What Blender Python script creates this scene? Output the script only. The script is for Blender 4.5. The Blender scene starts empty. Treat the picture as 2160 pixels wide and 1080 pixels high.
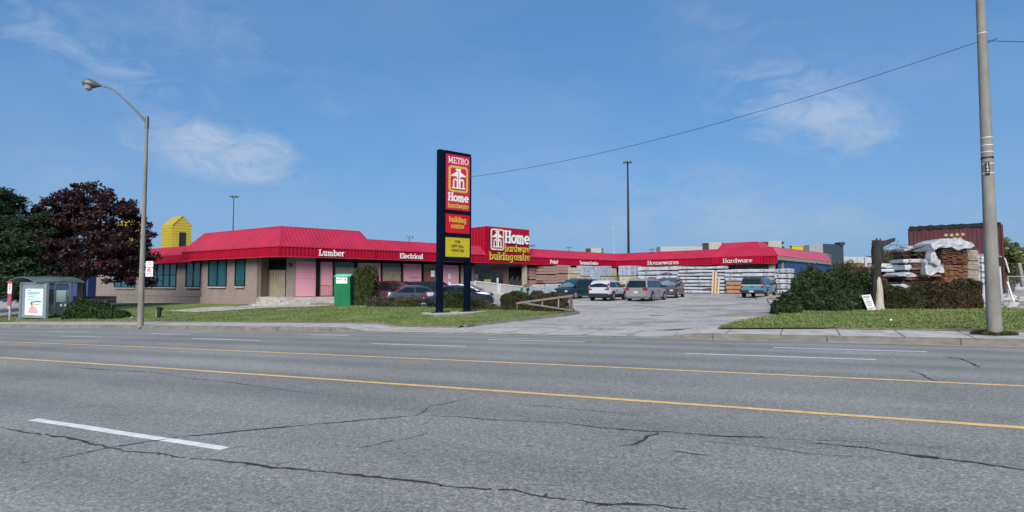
import bpy, bmesh, math, random
import numpy as np
from mathutils import Vector, Matrix
random.seed(7); RNG = np.random.default_rng(7)
C = bpy.context.scene.collection
sc = bpy.context.scene
# ------------------------------------------------------------------ camera, sky, sun, exposure
F = 1175.; HOR = 598.; PH = math.atan((HOR-540)/F); CZ = 1.6
cam = bpy.data.cameras.new('camera'); co = bpy.data.objects.new('camera', cam); C.objects.link(co)
co.location = (0, 0, CZ); co.rotation_euler = (math.pi/2+PH, 0, 0)
cam.sensor_width = 36; cam.lens = 36*F/2160; cam.clip_end = 3000; cam.clip_start = .05
sc.camera = co
SUN_EL, SUN_AZ = math.radians(34), math.radians(188)     # azimuth clockwise from +Y
sd = bpy.data.lights.new('sun', 'SUN'); sd.energy = 3.4; sd.angle = math.radians(45); sd.color = (1, .94, .86)
so = bpy.data.objects.new('sun', sd); C.objects.link(so)
sv = Vector((math.sin(SUN_AZ)*math.cos(SUN_EL), math.cos(SUN_AZ)*math.cos(SUN_EL), math.sin(SUN_EL)))
so.rotation_euler = sv.to_track_quat('Z', 'Y').to_euler(); so.location = (0, -20, 40)
vs = sc.view_settings; vs.view_transform = 'Standard'; vs.look = 'None'; vs.gamma = 1; vs.exposure = .78; vs.use_curve_mapping = False

def ray(px, py):
    X = (px-1080)/F; z = (540-py)/F
    return X, math.cos(PH)-z*math.sin(PH), math.sin(PH)+z*math.cos(PH)

W = bpy.data.worlds.new('World'); sc.world = W; W.use_nodes = True
nt = W.node_tree; N = nt.nodes; Lk = nt.links; N.clear()
out = N.new('ShaderNodeOutputWorld'); bg = N.new('ShaderNodeBackground'); Lk.new(bg.outputs[0], out.inputs[0])
sky = N.new('ShaderNodeTexSky'); sky.sky_type = 'NISHITA'; sky.sun_disc = False
sky.sun_elevation = SUN_EL; sky.sun_rotation = SUN_AZ; sky.air_density = 1.0; sky.dust_density = .6; sky.ozone_density = 1.6; sky.altitude = 100
tc = N.new('ShaderNodeTexCoord')
def mth(op, a, b=None, c=None, clamp=False):
    n = N.new('ShaderNodeMath'); n.operation = op; n.use_clamp = clamp
    for i, v in enumerate((a, b, c)):
        if v is None: continue
        if isinstance(v, (int, float)): n.inputs[i].default_value = v
        else: Lk.new(v, n.inputs[i])
    return n.outputs[0]
def dotv(v):
    n = N.new('ShaderNodeVectorMath'); n.operation = 'DOT_PRODUCT'; Lk.new(tc.outputs['Generated'], n.inputs[0]); n.inputs[1].default_value = v
    return n.outputs['Value']
def wnoise(scale, det, rough, stretch=(1, 1, 1), dist=0.):
    mp = N.new('ShaderNodeMapping'); mp.inputs['Scale'].default_value = stretch; Lk.new(tc.outputs['Generated'], mp.inputs[0])
    n = N.new('ShaderNodeTexNoise'); n.inputs['Scale'].default_value = scale; n.inputs['Detail'].default_value = det
    n.inputs['Roughness'].default_value = rough; n.inputs['Distortion'].default_value = dist; Lk.new(mp.outputs[0], n.inputs['Vector'])
    return n.outputs['Fac']
nA = wnoise(13, 12, .68, (1, 1, 2.0), .9); nB = wnoise(3.2, 6, .55, (1, 1, 1.8), .4)
total = None
# wisps: centre px, half sizes px, tilt, strength
for (cx, cy, rx, ry, tl, st) in [(470,325,180,62,-.12,1.5),(545,335,100,52,.35,1.1),(440,300,60,40,0,.6),(1690,240,200,90,-.45,1.),(1800,280,90,60,-.6,.5),(80,55,260,60,-.35,.42),(520,140,330,50,-.2,.25),
                                 (420,20,240,45,-.25,.32),(1460,385,190,50,-.1,.45),(690,250,80,24,.1,.25),(1050,425,60,26,0,.35),(1480,480,380,70,0,.8),
                                 (650,430,90,70,0,.3),(2120,440,90,50,0,.4),(1550,40,150,35,-.2,.22),(1200,420,420,110,0,.35),(1800,460,300,60,0,.4),(300,180,260,60,-.3,.4),(60,400,160,80,0,.35),(1650,130,300,50,-.2,.18)]:
    d = Vector(ray(cx, cy)).normalized(); r = Vector((d.y, -d.x, 0)).normalized(); u = r.cross(d)
    ru = r*math.cos(tl)+u*math.sin(tl); uu = u*math.cos(tl)-r*math.sin(tl)
    a = mth('DIVIDE', dotv(ru), rx/F); b = mth('DIVIDE', dotv(uu), ry/F)
    # directions are centred on the patch: subtract nothing as ru, uu are orthogonal to d
    m = mth('SUBTRACT', 1., mth('ADD', mth('MULTIPLY', a, a), mth('MULTIPLY', b, b)), clamp=True)
    m = mth('MULTIPLY', m, mth('GREATER_THAN', dotv(d), 0.))
    m = mth('MULTIPLY', m, st)
    total = m if total is None else mth('ADD', total, m)
tot = mth('MINIMUM', total, 1.5); nn_ = mth('ADD', mth('MULTIPLY', nA, .75), mth('MULTIPLY', nB, .5))
cl = mth('MULTIPLY', mth('MULTIPLY', mth('SUBTRACT', mth('ADD', nn_, mth('MULTIPLY', tot, .095)), .61), 4.4, clamp=True), mth('POWER', tot, .8))
cl = mth('MULTIPLY', cl, .62)
sep = N.new('ShaderNodeSeparateXYZ'); Lk.new(tc.outputs['Generated'], sep.inputs[0])
veil = mth('MULTIPLY', mth('SUBTRACT', nB, .42, clamp=True), .42)
el = mth('MAXIMUM', sep.outputs[2], 0.)
low = mth('POWER', mth('SUBTRACT', 1., mth('MULTIPLY', el, 2.3), clamp=True), 2.4)
mask = mth('ADD', cl, veil, clamp=True)
tint = N.new('ShaderNodeMix'); tint.data_type = 'RGBA'; tint.blend_type = 'MULTIPLY'; tint.inputs[0].default_value = 1
SKYTINT = tint.inputs[7]; SKYTINT.default_value = (.56, .89, 1.16, 1)
Lk.new(sky.outputs[0], tint.inputs[6])
mx = N.new('ShaderNodeMix'); mx.data_type = 'RGBA'; Lk.new(mask, mx.inputs[0]); flat = N.new('ShaderNodeMix'); flat.data_type = 'RGBA'; flat.inputs[0].default_value = .6; Lk.new(tint.outputs[2], flat.inputs[6]); flat.inputs[7].default_value = (.98, 2.45, 4.85, 1)
Lk.new(flat.outputs[2], mx.inputs[6]); mx.inputs[7].default_value = (3.8, 4.7, 6.2, 1)
hz = N.new('ShaderNodeMix'); hz.data_type = 'RGBA'; Lk.new(low, hz.inputs[0]); Lk.new(mx.outputs[2], hz.inputs[6]); hz.inputs[7].default_value = (2.1, 3.35, 5.3, 1)
Lk.new(hz.outputs[2], bg.inputs[0]); bg.inputs[1].default_value = .07
# ------------------------------------------------------------------ ground shape (world: camera looks along +Y; s runs along the road, p across it)
TH = math.radians(25); CT, ST = math.cos(TH), math.sin(TH)
def sp(x, y): return x*CT-y*ST, x*ST+y*CT
def xy(s, p): return s*CT+p*ST, -s*ST+p*CT
def cf(v, a, b): return max(a, min(b, v))
def roadz(s, p):
    s = cf(s, -110, 60); return .0185*s-1.23e-4*s*s-.0122*(cf(p, -6, 18.45)-10)
def TZ(s, p):
    s = cf(s, -75, 40); p = cf(p, 0, 75); return -.15+.009*s+.012*p-.006*max(0, -s-30)
PK = 18.45; P0 = 20.8; S1, S2 = -15.5, -3.2
def kh(s):
    if S1 < s < S2: return .025
    d = min(abs(s-S1), abs(s-S2)); return .165 if d > .9 else .025+.14*d/.9
def g(x, y):
    s, p = sp(x, y)
    if p <= PK: return roadz(s, p)
    e = roadz(s, PK)+kh(s)
    if p <= P0: return e+.015*(p-PK)
    e += .015*(P0-PK); k = cf((p-P0)/11., 0, 1); return e+(TZ(s, p)-e)*k
def at_z(px, py, z):
    r = ray(px, py); t = (z-CZ)/r[2]; return Vector((r[0]*t, r[1]*t, z))
def at_Y(px, py, Y):
    r = ray(px, py); t = Y/r[1]; return Vector((r[0]*t, Y, CZ+r[2]*t))
def zat(Y, py):
    r = ray(1080, py); return CZ+Y*r[2]/r[1]
def xat(px, Y, py=590): r = ray(px, py); return Y*r[0]/r[1]
def gnd(px, py):
    r = ray(px, py); t = 1.
    while t < 400:
        if CZ+r[2]*t <= g(r[0]*t, r[1]*t):
            a, b = t*.99, t
            for _ in range(30):
                m = (a+b)/2
                if CZ+r[2]*m <= g(r[0]*m, r[1]*m): b = m
                else: a = m
            return Vector((r[0]*b, r[1]*b, g(r[0]*b, r[1]*b)))
        t *= 1.01
def pxline(px, P, u):
    """point where the vertical plane of image column px meets the line P+t*u (plan)"""
    k = ray(px, 590)[0]/ray(px, 590)[1]; t = (k*P.y-P.x)/(u.x-k*u.y); return Vector((P.x+u.x*t, P.y+u.y*t, 0))
# ------------------------------------------------------------------ materials
def newmat(name):
    m = bpy.data.materials.new(name); m.use_nodes = True; return m, m.node_tree, m.node_tree.nodes['Principled BSDF']
def nd(t, kind, **kw):
    n = t.nodes.new(kind)
    for k, v in kw.items():
        if k in n.inputs: n.inputs[k].default_value = v
        else: setattr(n, k, v)
    return n
def ramp(t, fac, stops, interp='LINEAR'):
    r = t.nodes.new('ShaderNodeValToRGB'); r.color_ramp.interpolation = interp
    e = r.color_ramp.elements
    while len(e) < len(stops): e.new(.5)
    for i, (p, c) in enumerate(stops): e[i].position = p; e[i].color = (c[0], c[1], c[2], 1)
    t.links.new(fac, r.inputs[0]); return r.outputs[0]
def mixc(t, fac, a, b, mode='MIX'):
    m = t.nodes.new('ShaderNodeMix'); m.data_type = 'RGBA'; m.blend_type = mode
    for i, v in ((0, fac), (6, a), (7, b)):
        if isinstance(v, (int, float)): m.inputs[i].default_value = v
        elif isinstance(v, tuple): m.inputs[i].default_value = (*v[:3], 1)
        else: t.links.new(v, m.inputs[i])
    return m.outputs[2]
def noise(t, scale, det=4, rough=.55, vec=None, dist=0):
    n = nd(t, 'ShaderNodeTexNoise', Scale=scale, Detail=det, Roughness=rough, Distortion=dist)
    if vec is None:
        c = t.nodes.new('ShaderNodeTexCoord'); vec = c.outputs['Object']
    t.links.new(vec, n.inputs['Vector']); return n.outputs['Fac']
def mapv(t, scale, rot=(0, 0, 0)):
    c = t.nodes.new('ShaderNodeTexCoord'); m = t.nodes.new('ShaderNodeMapping'); m.inputs['Scale'].default_value = scale; m.inputs['Rotation'].default_value = rot
    t.links.new(c.outputs['Object'], m.inputs[0]); return m.outputs[0]
def bump(t, b, h, strength=.4, dist=.02):
    n = nd(t, 'ShaderNodeBump', Strength=strength, Distance=dist); t.links.new(h, n.inputs['Height']); t.links.new(n.outputs[0], b.inputs['Normal'])
def pm(name, col, rough=.6, var=.18, scale=3, metal=0, bmp=0, bscale=30, coat=0, spec=.3, dirt=0, stretch=(1, 1, 1)):
    m, t, b = newmat(name)
    f = noise(t, scale, 5, .6, mapv(t, stretch))
    lo = tuple(c*(1-var) for c in col); hi = tuple(min(1, c*(1+var)) for c in col)
    c = ramp(t, f, [(.3, lo), (.7, hi)])
    if dirt:
        f2 = noise(t, scale*.35, 6, .65, mapv(t, (1, 1, .35)))
        c = mixc(t, ramp(t, f2, [(.48, (0, 0, 0)), (.75, (dirt,)*3)]), c, tuple(x*.35+.03 for x in col))
    t.links.new(c, b.inputs['Base Color']); b.inputs['Roughness'].default_value = rough; b.inputs['Metallic'].default_value = metal
    b.inputs['Specular IOR Level'].default_value = spec
    if coat: b.inputs['Coat Weight'].default_value = coat; b.inputs['Coat Roughness'].default_value = .06
    if bmp: bump(t, b, noise(t, bscale, 5, .6), bmp)
    return m
def leafmat(name, cols, rough=.6, trans=.25):
    m, t, b = newmat(name)
    gi = t.nodes.new('ShaderNodeNewGeometry')
    c = ramp(t, gi.outputs['Random Per Island'], [(i/max(1, len(cols)-1), c) for i, c in enumerate(cols)])
    big = noise(t, 1.1, 3, .6)
    c = mixc(t, .5, c, ramp(t, big, [(.35, cols[0]), (.65, cols[-1])]))
    t.links.new(c, b.inputs['Base Color']); b.inputs['Roughness'].default_value = rough
    b.inputs['Specular IOR Level'].default_value = .25
    tr = t.nodes.new('ShaderNodeBsdfTranslucent'); t.links.new(c, tr.inputs[0]); ms = t.nodes.new('ShaderNodeMixShader'); ms.inputs[0].default_value = trans
    t.links.new(b.outputs[0], ms.inputs[1]); t.links.new(tr.outputs[0], ms.inputs[2]); t.links.new(ms.outputs[0], t.nodes['Material Output'].inputs[0])
    return m
def asphalt(name, base, patch=.2, lot=False):
    m, t, b = newmat(name)
    c = t.nodes.new('ShaderNodeTexCoord'); rot = t.nodes.new('ShaderNodeMapping'); rot.inputs['Rotation'].default_value = (0, 0, TH)
    t.links.new(c.outputs['Object'], rot.inputs[0]); v = rot.outputs[0]
    sc2 = t.nodes.new('ShaderNodeMapping'); sc2.inputs['Scale'].default_value = (.06, 1, 1); t.links.new(v, sc2.inputs[0])
    fine = noise(t, 60, 3, .9, v); mid = noise(t, 17, 3, .7, v)
    streak = noise(t, .8, 5, .6, sc2.outputs[0]); big = noise(t, .18, 5, .6, v)
    vo = nd(t, 'ShaderNodeTexVoronoi', Scale=75); t.links.new(v, vo.inputs['Vector'])
    col = ramp(t, fine, [(.28, tuple(x*.45 for x in base)), (.5, base), (.75, tuple(min(1, x*1.8) for x in base))])
    col = mixc(t, .55, col, ramp(t, vo.outputs['Color'], [(.1, tuple(x*.45 for x in base)), (.85, tuple(x*1.35 for x in base)), (.97, tuple(x*2.6 for x in base))]))
    col = mixc(t, .7, col, ramp(t, mid, [(.3, (.72,)*3), (.7, (1.28,)*3)]), 'MULTIPLY')
    g3 = noise(t, 34, 2, .8, v); col = mixc(t, 1., col, ramp(t, g3, [(.32, (.76,)*3), (.5, (1.,)*3), (.68, (1.25,)*3)]), 'MULTIPLY')
    col = mixc(t, 1., col, ramp(t, streak, [(.3, (.86, .86, .88)), (.7, (1.12, 1.12, 1.1))]), 'MULTIPLY')
    if not lot:
        sx = t.nodes.new('ShaderNodeSeparateXYZ'); t.links.new(v, sx.inputs[0]); wv = t.nodes.new('ShaderNodeMath'); wv.operation = 'MULTIPLY_ADD'; wv.inputs[1].default_value = 3.7; t.links.new(sx.outputs[1], wv.inputs[0]); t.links.new(streak, wv.inputs[2])
        sn0 = t.nodes.new('ShaderNodeMath'); sn0.operation = 'SINE'; t.links.new(wv.outputs[0], sn0.inputs[0]); mr = t.nodes.new('ShaderNodeMapRange'); mr.inputs[1].default_value = -1; t.links.new(sn0.outputs[0], mr.inputs[0])
        col = mixc(t, 1., col, ramp(t, mr.outputs[0], [(.1, (.9, .905, .91)), (.9, (1.08, 1.075, 1.07))]), 'MULTIPLY')
        oil = noise(t, .55, 7, .72, v, 1.); col = mixc(t, ramp(t, oil, [(.60, (0,)*3), (.72, (.38,)*3)]), col, tuple(x*.45 for x in base))
    col = mixc(t, 1., col, ramp(t, big, [(.3, (1-patch,)*3), (.7, (1+patch,)*3)]), 'MULTIPLY')
    if lot:
        w = noise(t, .35, 7, .65, mapv(t, (.8, 1, 1), (0, 0, TH)), 1.2)
        col = mixc(t, ramp(t, w, [(.5, (0, 0, 0)), (.56, (.75,)*3)]), col, tuple(x*.55 for x in base))
        w2 = noise(t, .5, 8, .7, mapv(t, (.9, 1.1, 1), (0, 0, .2)), 2.)
        col = mixc(t, ramp(t, w2, [(.485, (0,)*3), (.495, (.55,)*3), (.505, (.55,)*3), (.515, (0,)*3)]), col, tuple(x*.3 for x in base))
    t.links.new(col, b.inputs['Base Color']); b.inputs['Roughness'].default_value = .85; b.inputs['Specular IOR Level'].default_value = .3
    bump(t, b, fine, .35, .01); return m
def grassmat():
    m, t, b = newmat('lawn grass')
    f = noise(t, 14, 5, .75); bg_ = noise(t, .45, 5, .65); md = noise(t, 2.2, 5, .65); pt = noise(t, .9, 6, .7)
    c = ramp(t, f, [(.3, (.065, .095, .028)), (.55, (.135, .185, .06)), (.8, (.26, .28, .115))])
    c = mixc(t, ramp(t, bg_, [(.42, (0, 0, 0)), (.66, (.6,)*3)]), c, (.25, .25, .105))
    c = mixc(t, ramp(t, md, [(.5, (0, 0, 0)), (.72, (.5,)*3)]), c, (.045, .1, .025))
    c = mixc(t, ramp(t, pt, [(.6, (0, 0, 0)), (.74, (.6,)*3)]), c, (.25, .2, .11))
    t.links.new(c, b.inputs['Base Color']); b.inputs['Roughness'].default_value = .9; b.inputs['Specular IOR Level'].default_value = .1
    bump(t, b, f, .8, .05); return m
def wallmat(name, u, col, mort=.8, bw=.4, bh=.2):
    m, t, b = newmat(name)
    gp = t.nodes.new('ShaderNodeNewGeometry'); d = t.nodes.new('ShaderNodeVectorMath'); d.operation = 'DOT_PRODUCT'; d.inputs[1].default_value = (u.x, u.y, 0)
    t.links.new(gp.outputs['Position'], d.inputs[0]); s_ = t.nodes.new('ShaderNodeSeparateXYZ'); t.links.new(gp.outputs['Position'], s_.inputs[0])
    cb = t.nodes.new('ShaderNodeCombineXYZ'); t.links.new(d.outputs['Value'], cb.inputs[0]); t.links.new(s_.outputs[2], cb.inputs[1])
    br = nd(t, 'ShaderNodeTexBrick', Scale=1.); br.inputs['Brick Width'].default_value = bw; br.inputs['Row Height'].default_value = bh; br.inputs['Mortar Size'].default_value = .008
    br.inputs['Color1'].default_value = (*[x*.93 for x in col], 1); br.inputs['Color2'].default_value = (*[x*1.07 for x in col], 1); br.inputs['Mortar'].default_value = (*[x*mort for x in col], 1)
    t.links.new(cb.outputs[0], br.inputs[0])
    st = noise(t, 1.2, 6, .65, mapv(t, (1, 1, .25))); c = mixc(t, ramp(t, st, [(.45, (0,)*3), (.8, (.45,)*3)]), br.outputs[0], tuple(x*.6 for x in col))
    t.links.new(c, b.inputs['Base Color']); b.inputs['Roughness'].default_value = .85; return m
def glassmat(name, col, rough=.08, alpha=None):
    m, t, b = newmat(name); f = noise(t, .8, 3)
    t.links.new(ramp(t, f, [(.3, tuple(x*.7 for x in col)), (.7, tuple(x*1.25 for x in col))]), b.inputs['Base Color'])
    b.inputs['Roughness'].default_value = rough; b.inputs['Specular IOR Level'].default_value = .6
    if alpha: b.inputs['Alpha'].default_value = alpha
    return m
M = dict(
 road=asphalt('road asphalt', (.214, .212, .198), .17), lot=asphalt('parking lot asphalt', (.36, .345, .325), .1, True),
 grass=grassmat(), soil=pm('terrain soil', (.16, .15, .1), .95, .4, .3),
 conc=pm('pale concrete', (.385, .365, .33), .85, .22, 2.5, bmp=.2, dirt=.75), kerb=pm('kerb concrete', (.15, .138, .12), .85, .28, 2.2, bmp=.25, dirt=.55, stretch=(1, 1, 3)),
 gutter=pm('gutter concrete', (.30, .285, .26), .85, .25, 2., dirt=.6),
 yellow=pm('yellow road paint', (.70, .44, .16), .7, .16, 9, dirt=.3), white=pm('white road paint', (.66, .66, .64), .7, .14, 8, dirt=.25), faded=pm('faded paint', (.4, .42, .42), .7, .25, 6),
 crack=pm('crack tar', (.034, .035, .04), .7, .4, 20), roofred=pm('red roof steel', (.325, .019, .053), .55, .13, .7, spec=.15, dirt=.18, stretch=(1, 1, .3)), fasred=pm('red fascia steel', (.275, .002, .018), .55, .14, .8, spec=.12, dirt=.15, stretch=(1, 1, .3)),
 trimred=pm('red trim', (.33, .018, .045), .5, .1, 1), pink=pm('pink painted board', (.55, .26, .315), .6, .07, .8, dirt=.15), deck=pm('roof deck', (.12, .12, .12), .9), dark=pm('dark trim', (.008, .008, .01), .7, .2, 3, spec=.1),
 soffit=pm('soffit', (.03, .028, .03), .8), teal=glassmat('teal window film', (.014, .075, .092), .25), glass=glassmat('dark glass', (.01, .015, .018), .1), frame=pm('dark blue frame', (.006, .014, .024), .6, spec=.15),
 sill=pm('beige sill', (.38, .32, .27), .8), wood=pm('weathered wood', (.25, .21, .15), .85, .35, 3, bmp=.3, stretch=(6, 6, .5), dirt=.4), greywood=pm('grey wood', (.2, .19, .165), .85, .35, 3, stretch=(6, 6, .6), dirt=.4), brownwood=pm('brown slat wood', (.15, .09, .065), .8, .4, 3, stretch=(6, 6, .5)),
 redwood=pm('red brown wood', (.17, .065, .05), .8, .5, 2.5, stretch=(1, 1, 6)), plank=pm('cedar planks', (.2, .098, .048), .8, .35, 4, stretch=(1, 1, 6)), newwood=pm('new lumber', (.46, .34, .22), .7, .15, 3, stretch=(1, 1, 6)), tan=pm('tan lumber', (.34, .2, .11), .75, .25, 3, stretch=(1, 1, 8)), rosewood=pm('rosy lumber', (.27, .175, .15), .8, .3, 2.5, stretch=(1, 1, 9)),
 wrap=pm('white wrap', (.36, .385, .43), .5, .14, 2, bmp=.5, bscale=6), wrapgrey=pm('grey wrap', (.30, .33, .38), .45, .2, 2, bmp=.5, bscale=8), beigebag=pm('beige wrapped bags', (.38, .36, .28), .6, .25, 3, bmp=.7, bscale=5), bluegrey=pm('shrink wrapped blocks', (.30, .34, .41), .4, .18, 3, bmp=.4, bscale=8),
 tarp=pm('white tarp', (.34, .355, .38), .5, .2, 1.5, bmp=.8, bscale=4, dirt=.3), blacktarp=pm('black tarp', (.01, .011, .012), .7, .3, 3, spec=.15, bmp=.6, bscale=6), strap=pm('orange strap', (.2, .12, .08), .6),
 navy=pm('navy painted steel', (.001, .004, .014), .7, .3, 2, dirt=.03, spec=.08), signred=pm('sign red face', (.42, .018, .055), .5, .07, 1, spec=.12, dirt=.08), signred2=pm('sign lower red face', (.43, .008, .02), .5, .07, 1, spec=.12, dirt=.08), signyel=pm('sign yellow face', (.40, .335, .018), .5, .07, 2, spec=.12, dirt=.1), lwhite=pm('white letters', (.62, .62, .6), .5, .05, 3), lyellow=pm('yellow letters', (.46, .37, .05), .5, .05, 3), lblack=pm('black letters', (.012, .012, .012), .5), lgrey=pm('cream frame', (.5, .47, .38), .5),
 pole=pm('concrete pole', (.19, .182, .165), .85, .25, 3, bmp=.3, bscale=60, dirt=.4, stretch=(1, 1, .3)), lamp=pm('lamp metal', (.12, .125, .12), .5, .2, 3, metal=.4), steel=pm('galvanised steel', (.36, .37, .38), .45, .2, 4, metal=.5), blackmetal=pm('black metal', (.012, .012, .013), .5),
 green=pm('green painted steel', (.0, .13, .05), .55, .14, 1.5, dirt=.15, spec=.2), greenlid=pm('pale green lid', (.12, .55, .36), .4, .08, 2), label=pm('white label', (.72, .78, .76), .5, .04), shel=pm('shelter aluminium', (.24, .27, .3), .4, .1, 3, metal=.3), shelglass=glassmat('shelter glass', (.25, .36, .38), .05, .16), shelroof=glassmat('shelter roof glass', (.2, .3, .3), .2, .34), poster=pm('poster paper', (.55, .7, .7), .5, .05, 1),
 skin=pm('skin', (.42, .24, .18), .6, .1, 5), hair=pm('hair', (.08, .06, .05), .8), greyhair=pm('grey hair', (.3, .29, .27), .8), jacket=pm('olive jacket', (.11, .11, .085), .85), trousers=pm('navy trousers', (.012, .016, .035), .85), pinkcloth=pm('pink print', (.6, .3, .32), .6),
 bark=pm('bark', (.085, .07, .055), .95, .5, 6, bmp=.8, bscale=25, stretch=(1, 1, .25)), greybark=pm('grey bark', (.027, .025, .023), .95, .45, 5, bmp=1., bscale=20, stretch=(1, 1, .25)), barewood=pm('stripped wood', (.36, .32, .26), .8, .25, 5, stretch=(3, 3, .3)), twig=pm('twigs', (.045, .04, .025), .95, .4, 6), cartw=pm('tyre', (.016, .016, .017), .85), rim=pm('alloy rim', (.42, .43, .45), .35, .1, 6, metal=.7), carglass=glassmat('car glass', (.007, .012, .015), .05), lgglass=glassmat('pale car glass', (.12, .17, .19), .05), redlight=pm('red lamp lens', (.26, .008, .02), .2, .1, 8), headl=pm('head lamp lens', (.42, .43, .4), .15, .1, 8), plate=pm('number plate', (.38, .41, .46), .4), chrome=pm('chrome', (.6, .6, .62), .2, .05, 4, metal=.8), undert=pm('black plastic', (.02, .02, .022), .6),
 blue=pm('blue sheet', (.015, .045, .16), .5, .15, 1), bluewall=pm('blue wall', (.02, .06, .16), .6, .15, 1), ysiding=pm('yellow siding', (.35, .275, .03), .5, .08, 1), hvac=pm('grey cabinet', (.3, .3, .27), .6, .12, 2, dirt=.2), hvacdark=pm('dark louvre', (.02, .025, .022), .7), trailer=pm('ribbed pale steel', (.3, .32, .33), .5, .1, 2), cont=pm('maroon container steel', (.078, .024, .032), .7, .2, 1, dirt=.4, spec=.2), concfar=pm('far concrete', (.34, .35, .33), .85, .15, .5, dirt=.4), stone=pm('rubble stone', (.33, .32, .3), .9, .3, 3, bmp=.4), ramp=pm('ramp panel grey', (.36, .355, .35), .7, .08, 2), redbin=pm('red bin', (.5, .03, .07), .5),
)
M['verge'] = pm('verge soil', (.17, .135, .09), .95, .5, 12, bmp=.6)
M['purple'] = leafmat('purple maple leaves', [(.012, .006, .01), (.03, .011, .018), (.06, .018, .024), (.045, .024, .02)], .5, .2)
M['pine'] = leafmat('pine needles', [(.008, .02, .012), (.018, .04, .02), (.04, .06, .022)], .6, .1)
M['juniper'] = leafmat('juniper leaves', [(.01, .027, .01), (.022, .055, .016), (.055, .09, .025)], .6, .15)
M['yew'] = leafmat('dark evergreen leaves', [(.004, .015, .006), (.008, .027, .01), (.022, .05, .015), (.06, .08, .025)], .6, .12)
M['privet'] = leafmat('privet leaves', [(.018, .04, .01), (.045, .08, .02), (.12, .15, .04), (.07, .065, .03)], .6, .25)
M['brownhedge'] = leafmat('brown hedge leaves', [(.03, .032, .018), (.08, .07, .042), (.15, .12, .075), (.06, .07, .03)], .7, .2)
M['mixhedge'] = leafmat('mixed hedge leaves', [(.014, .028, .009), (.04, .058, .018), (.085, .055, .032), (.06, .075, .022)], .7, .2)
M['farleaf'] = leafmat('far tree leaves', [(.05, .075, .02), (.12, .15, .04), (.2, .21, .07)], .7, .25)
M['redhedge'] = leafmat('reddish hedge leaves', [(.025, .026, .013), (.07, .045, .028), (.04, .06, .018), (.10, .055, .035)], .7, .2)
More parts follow.
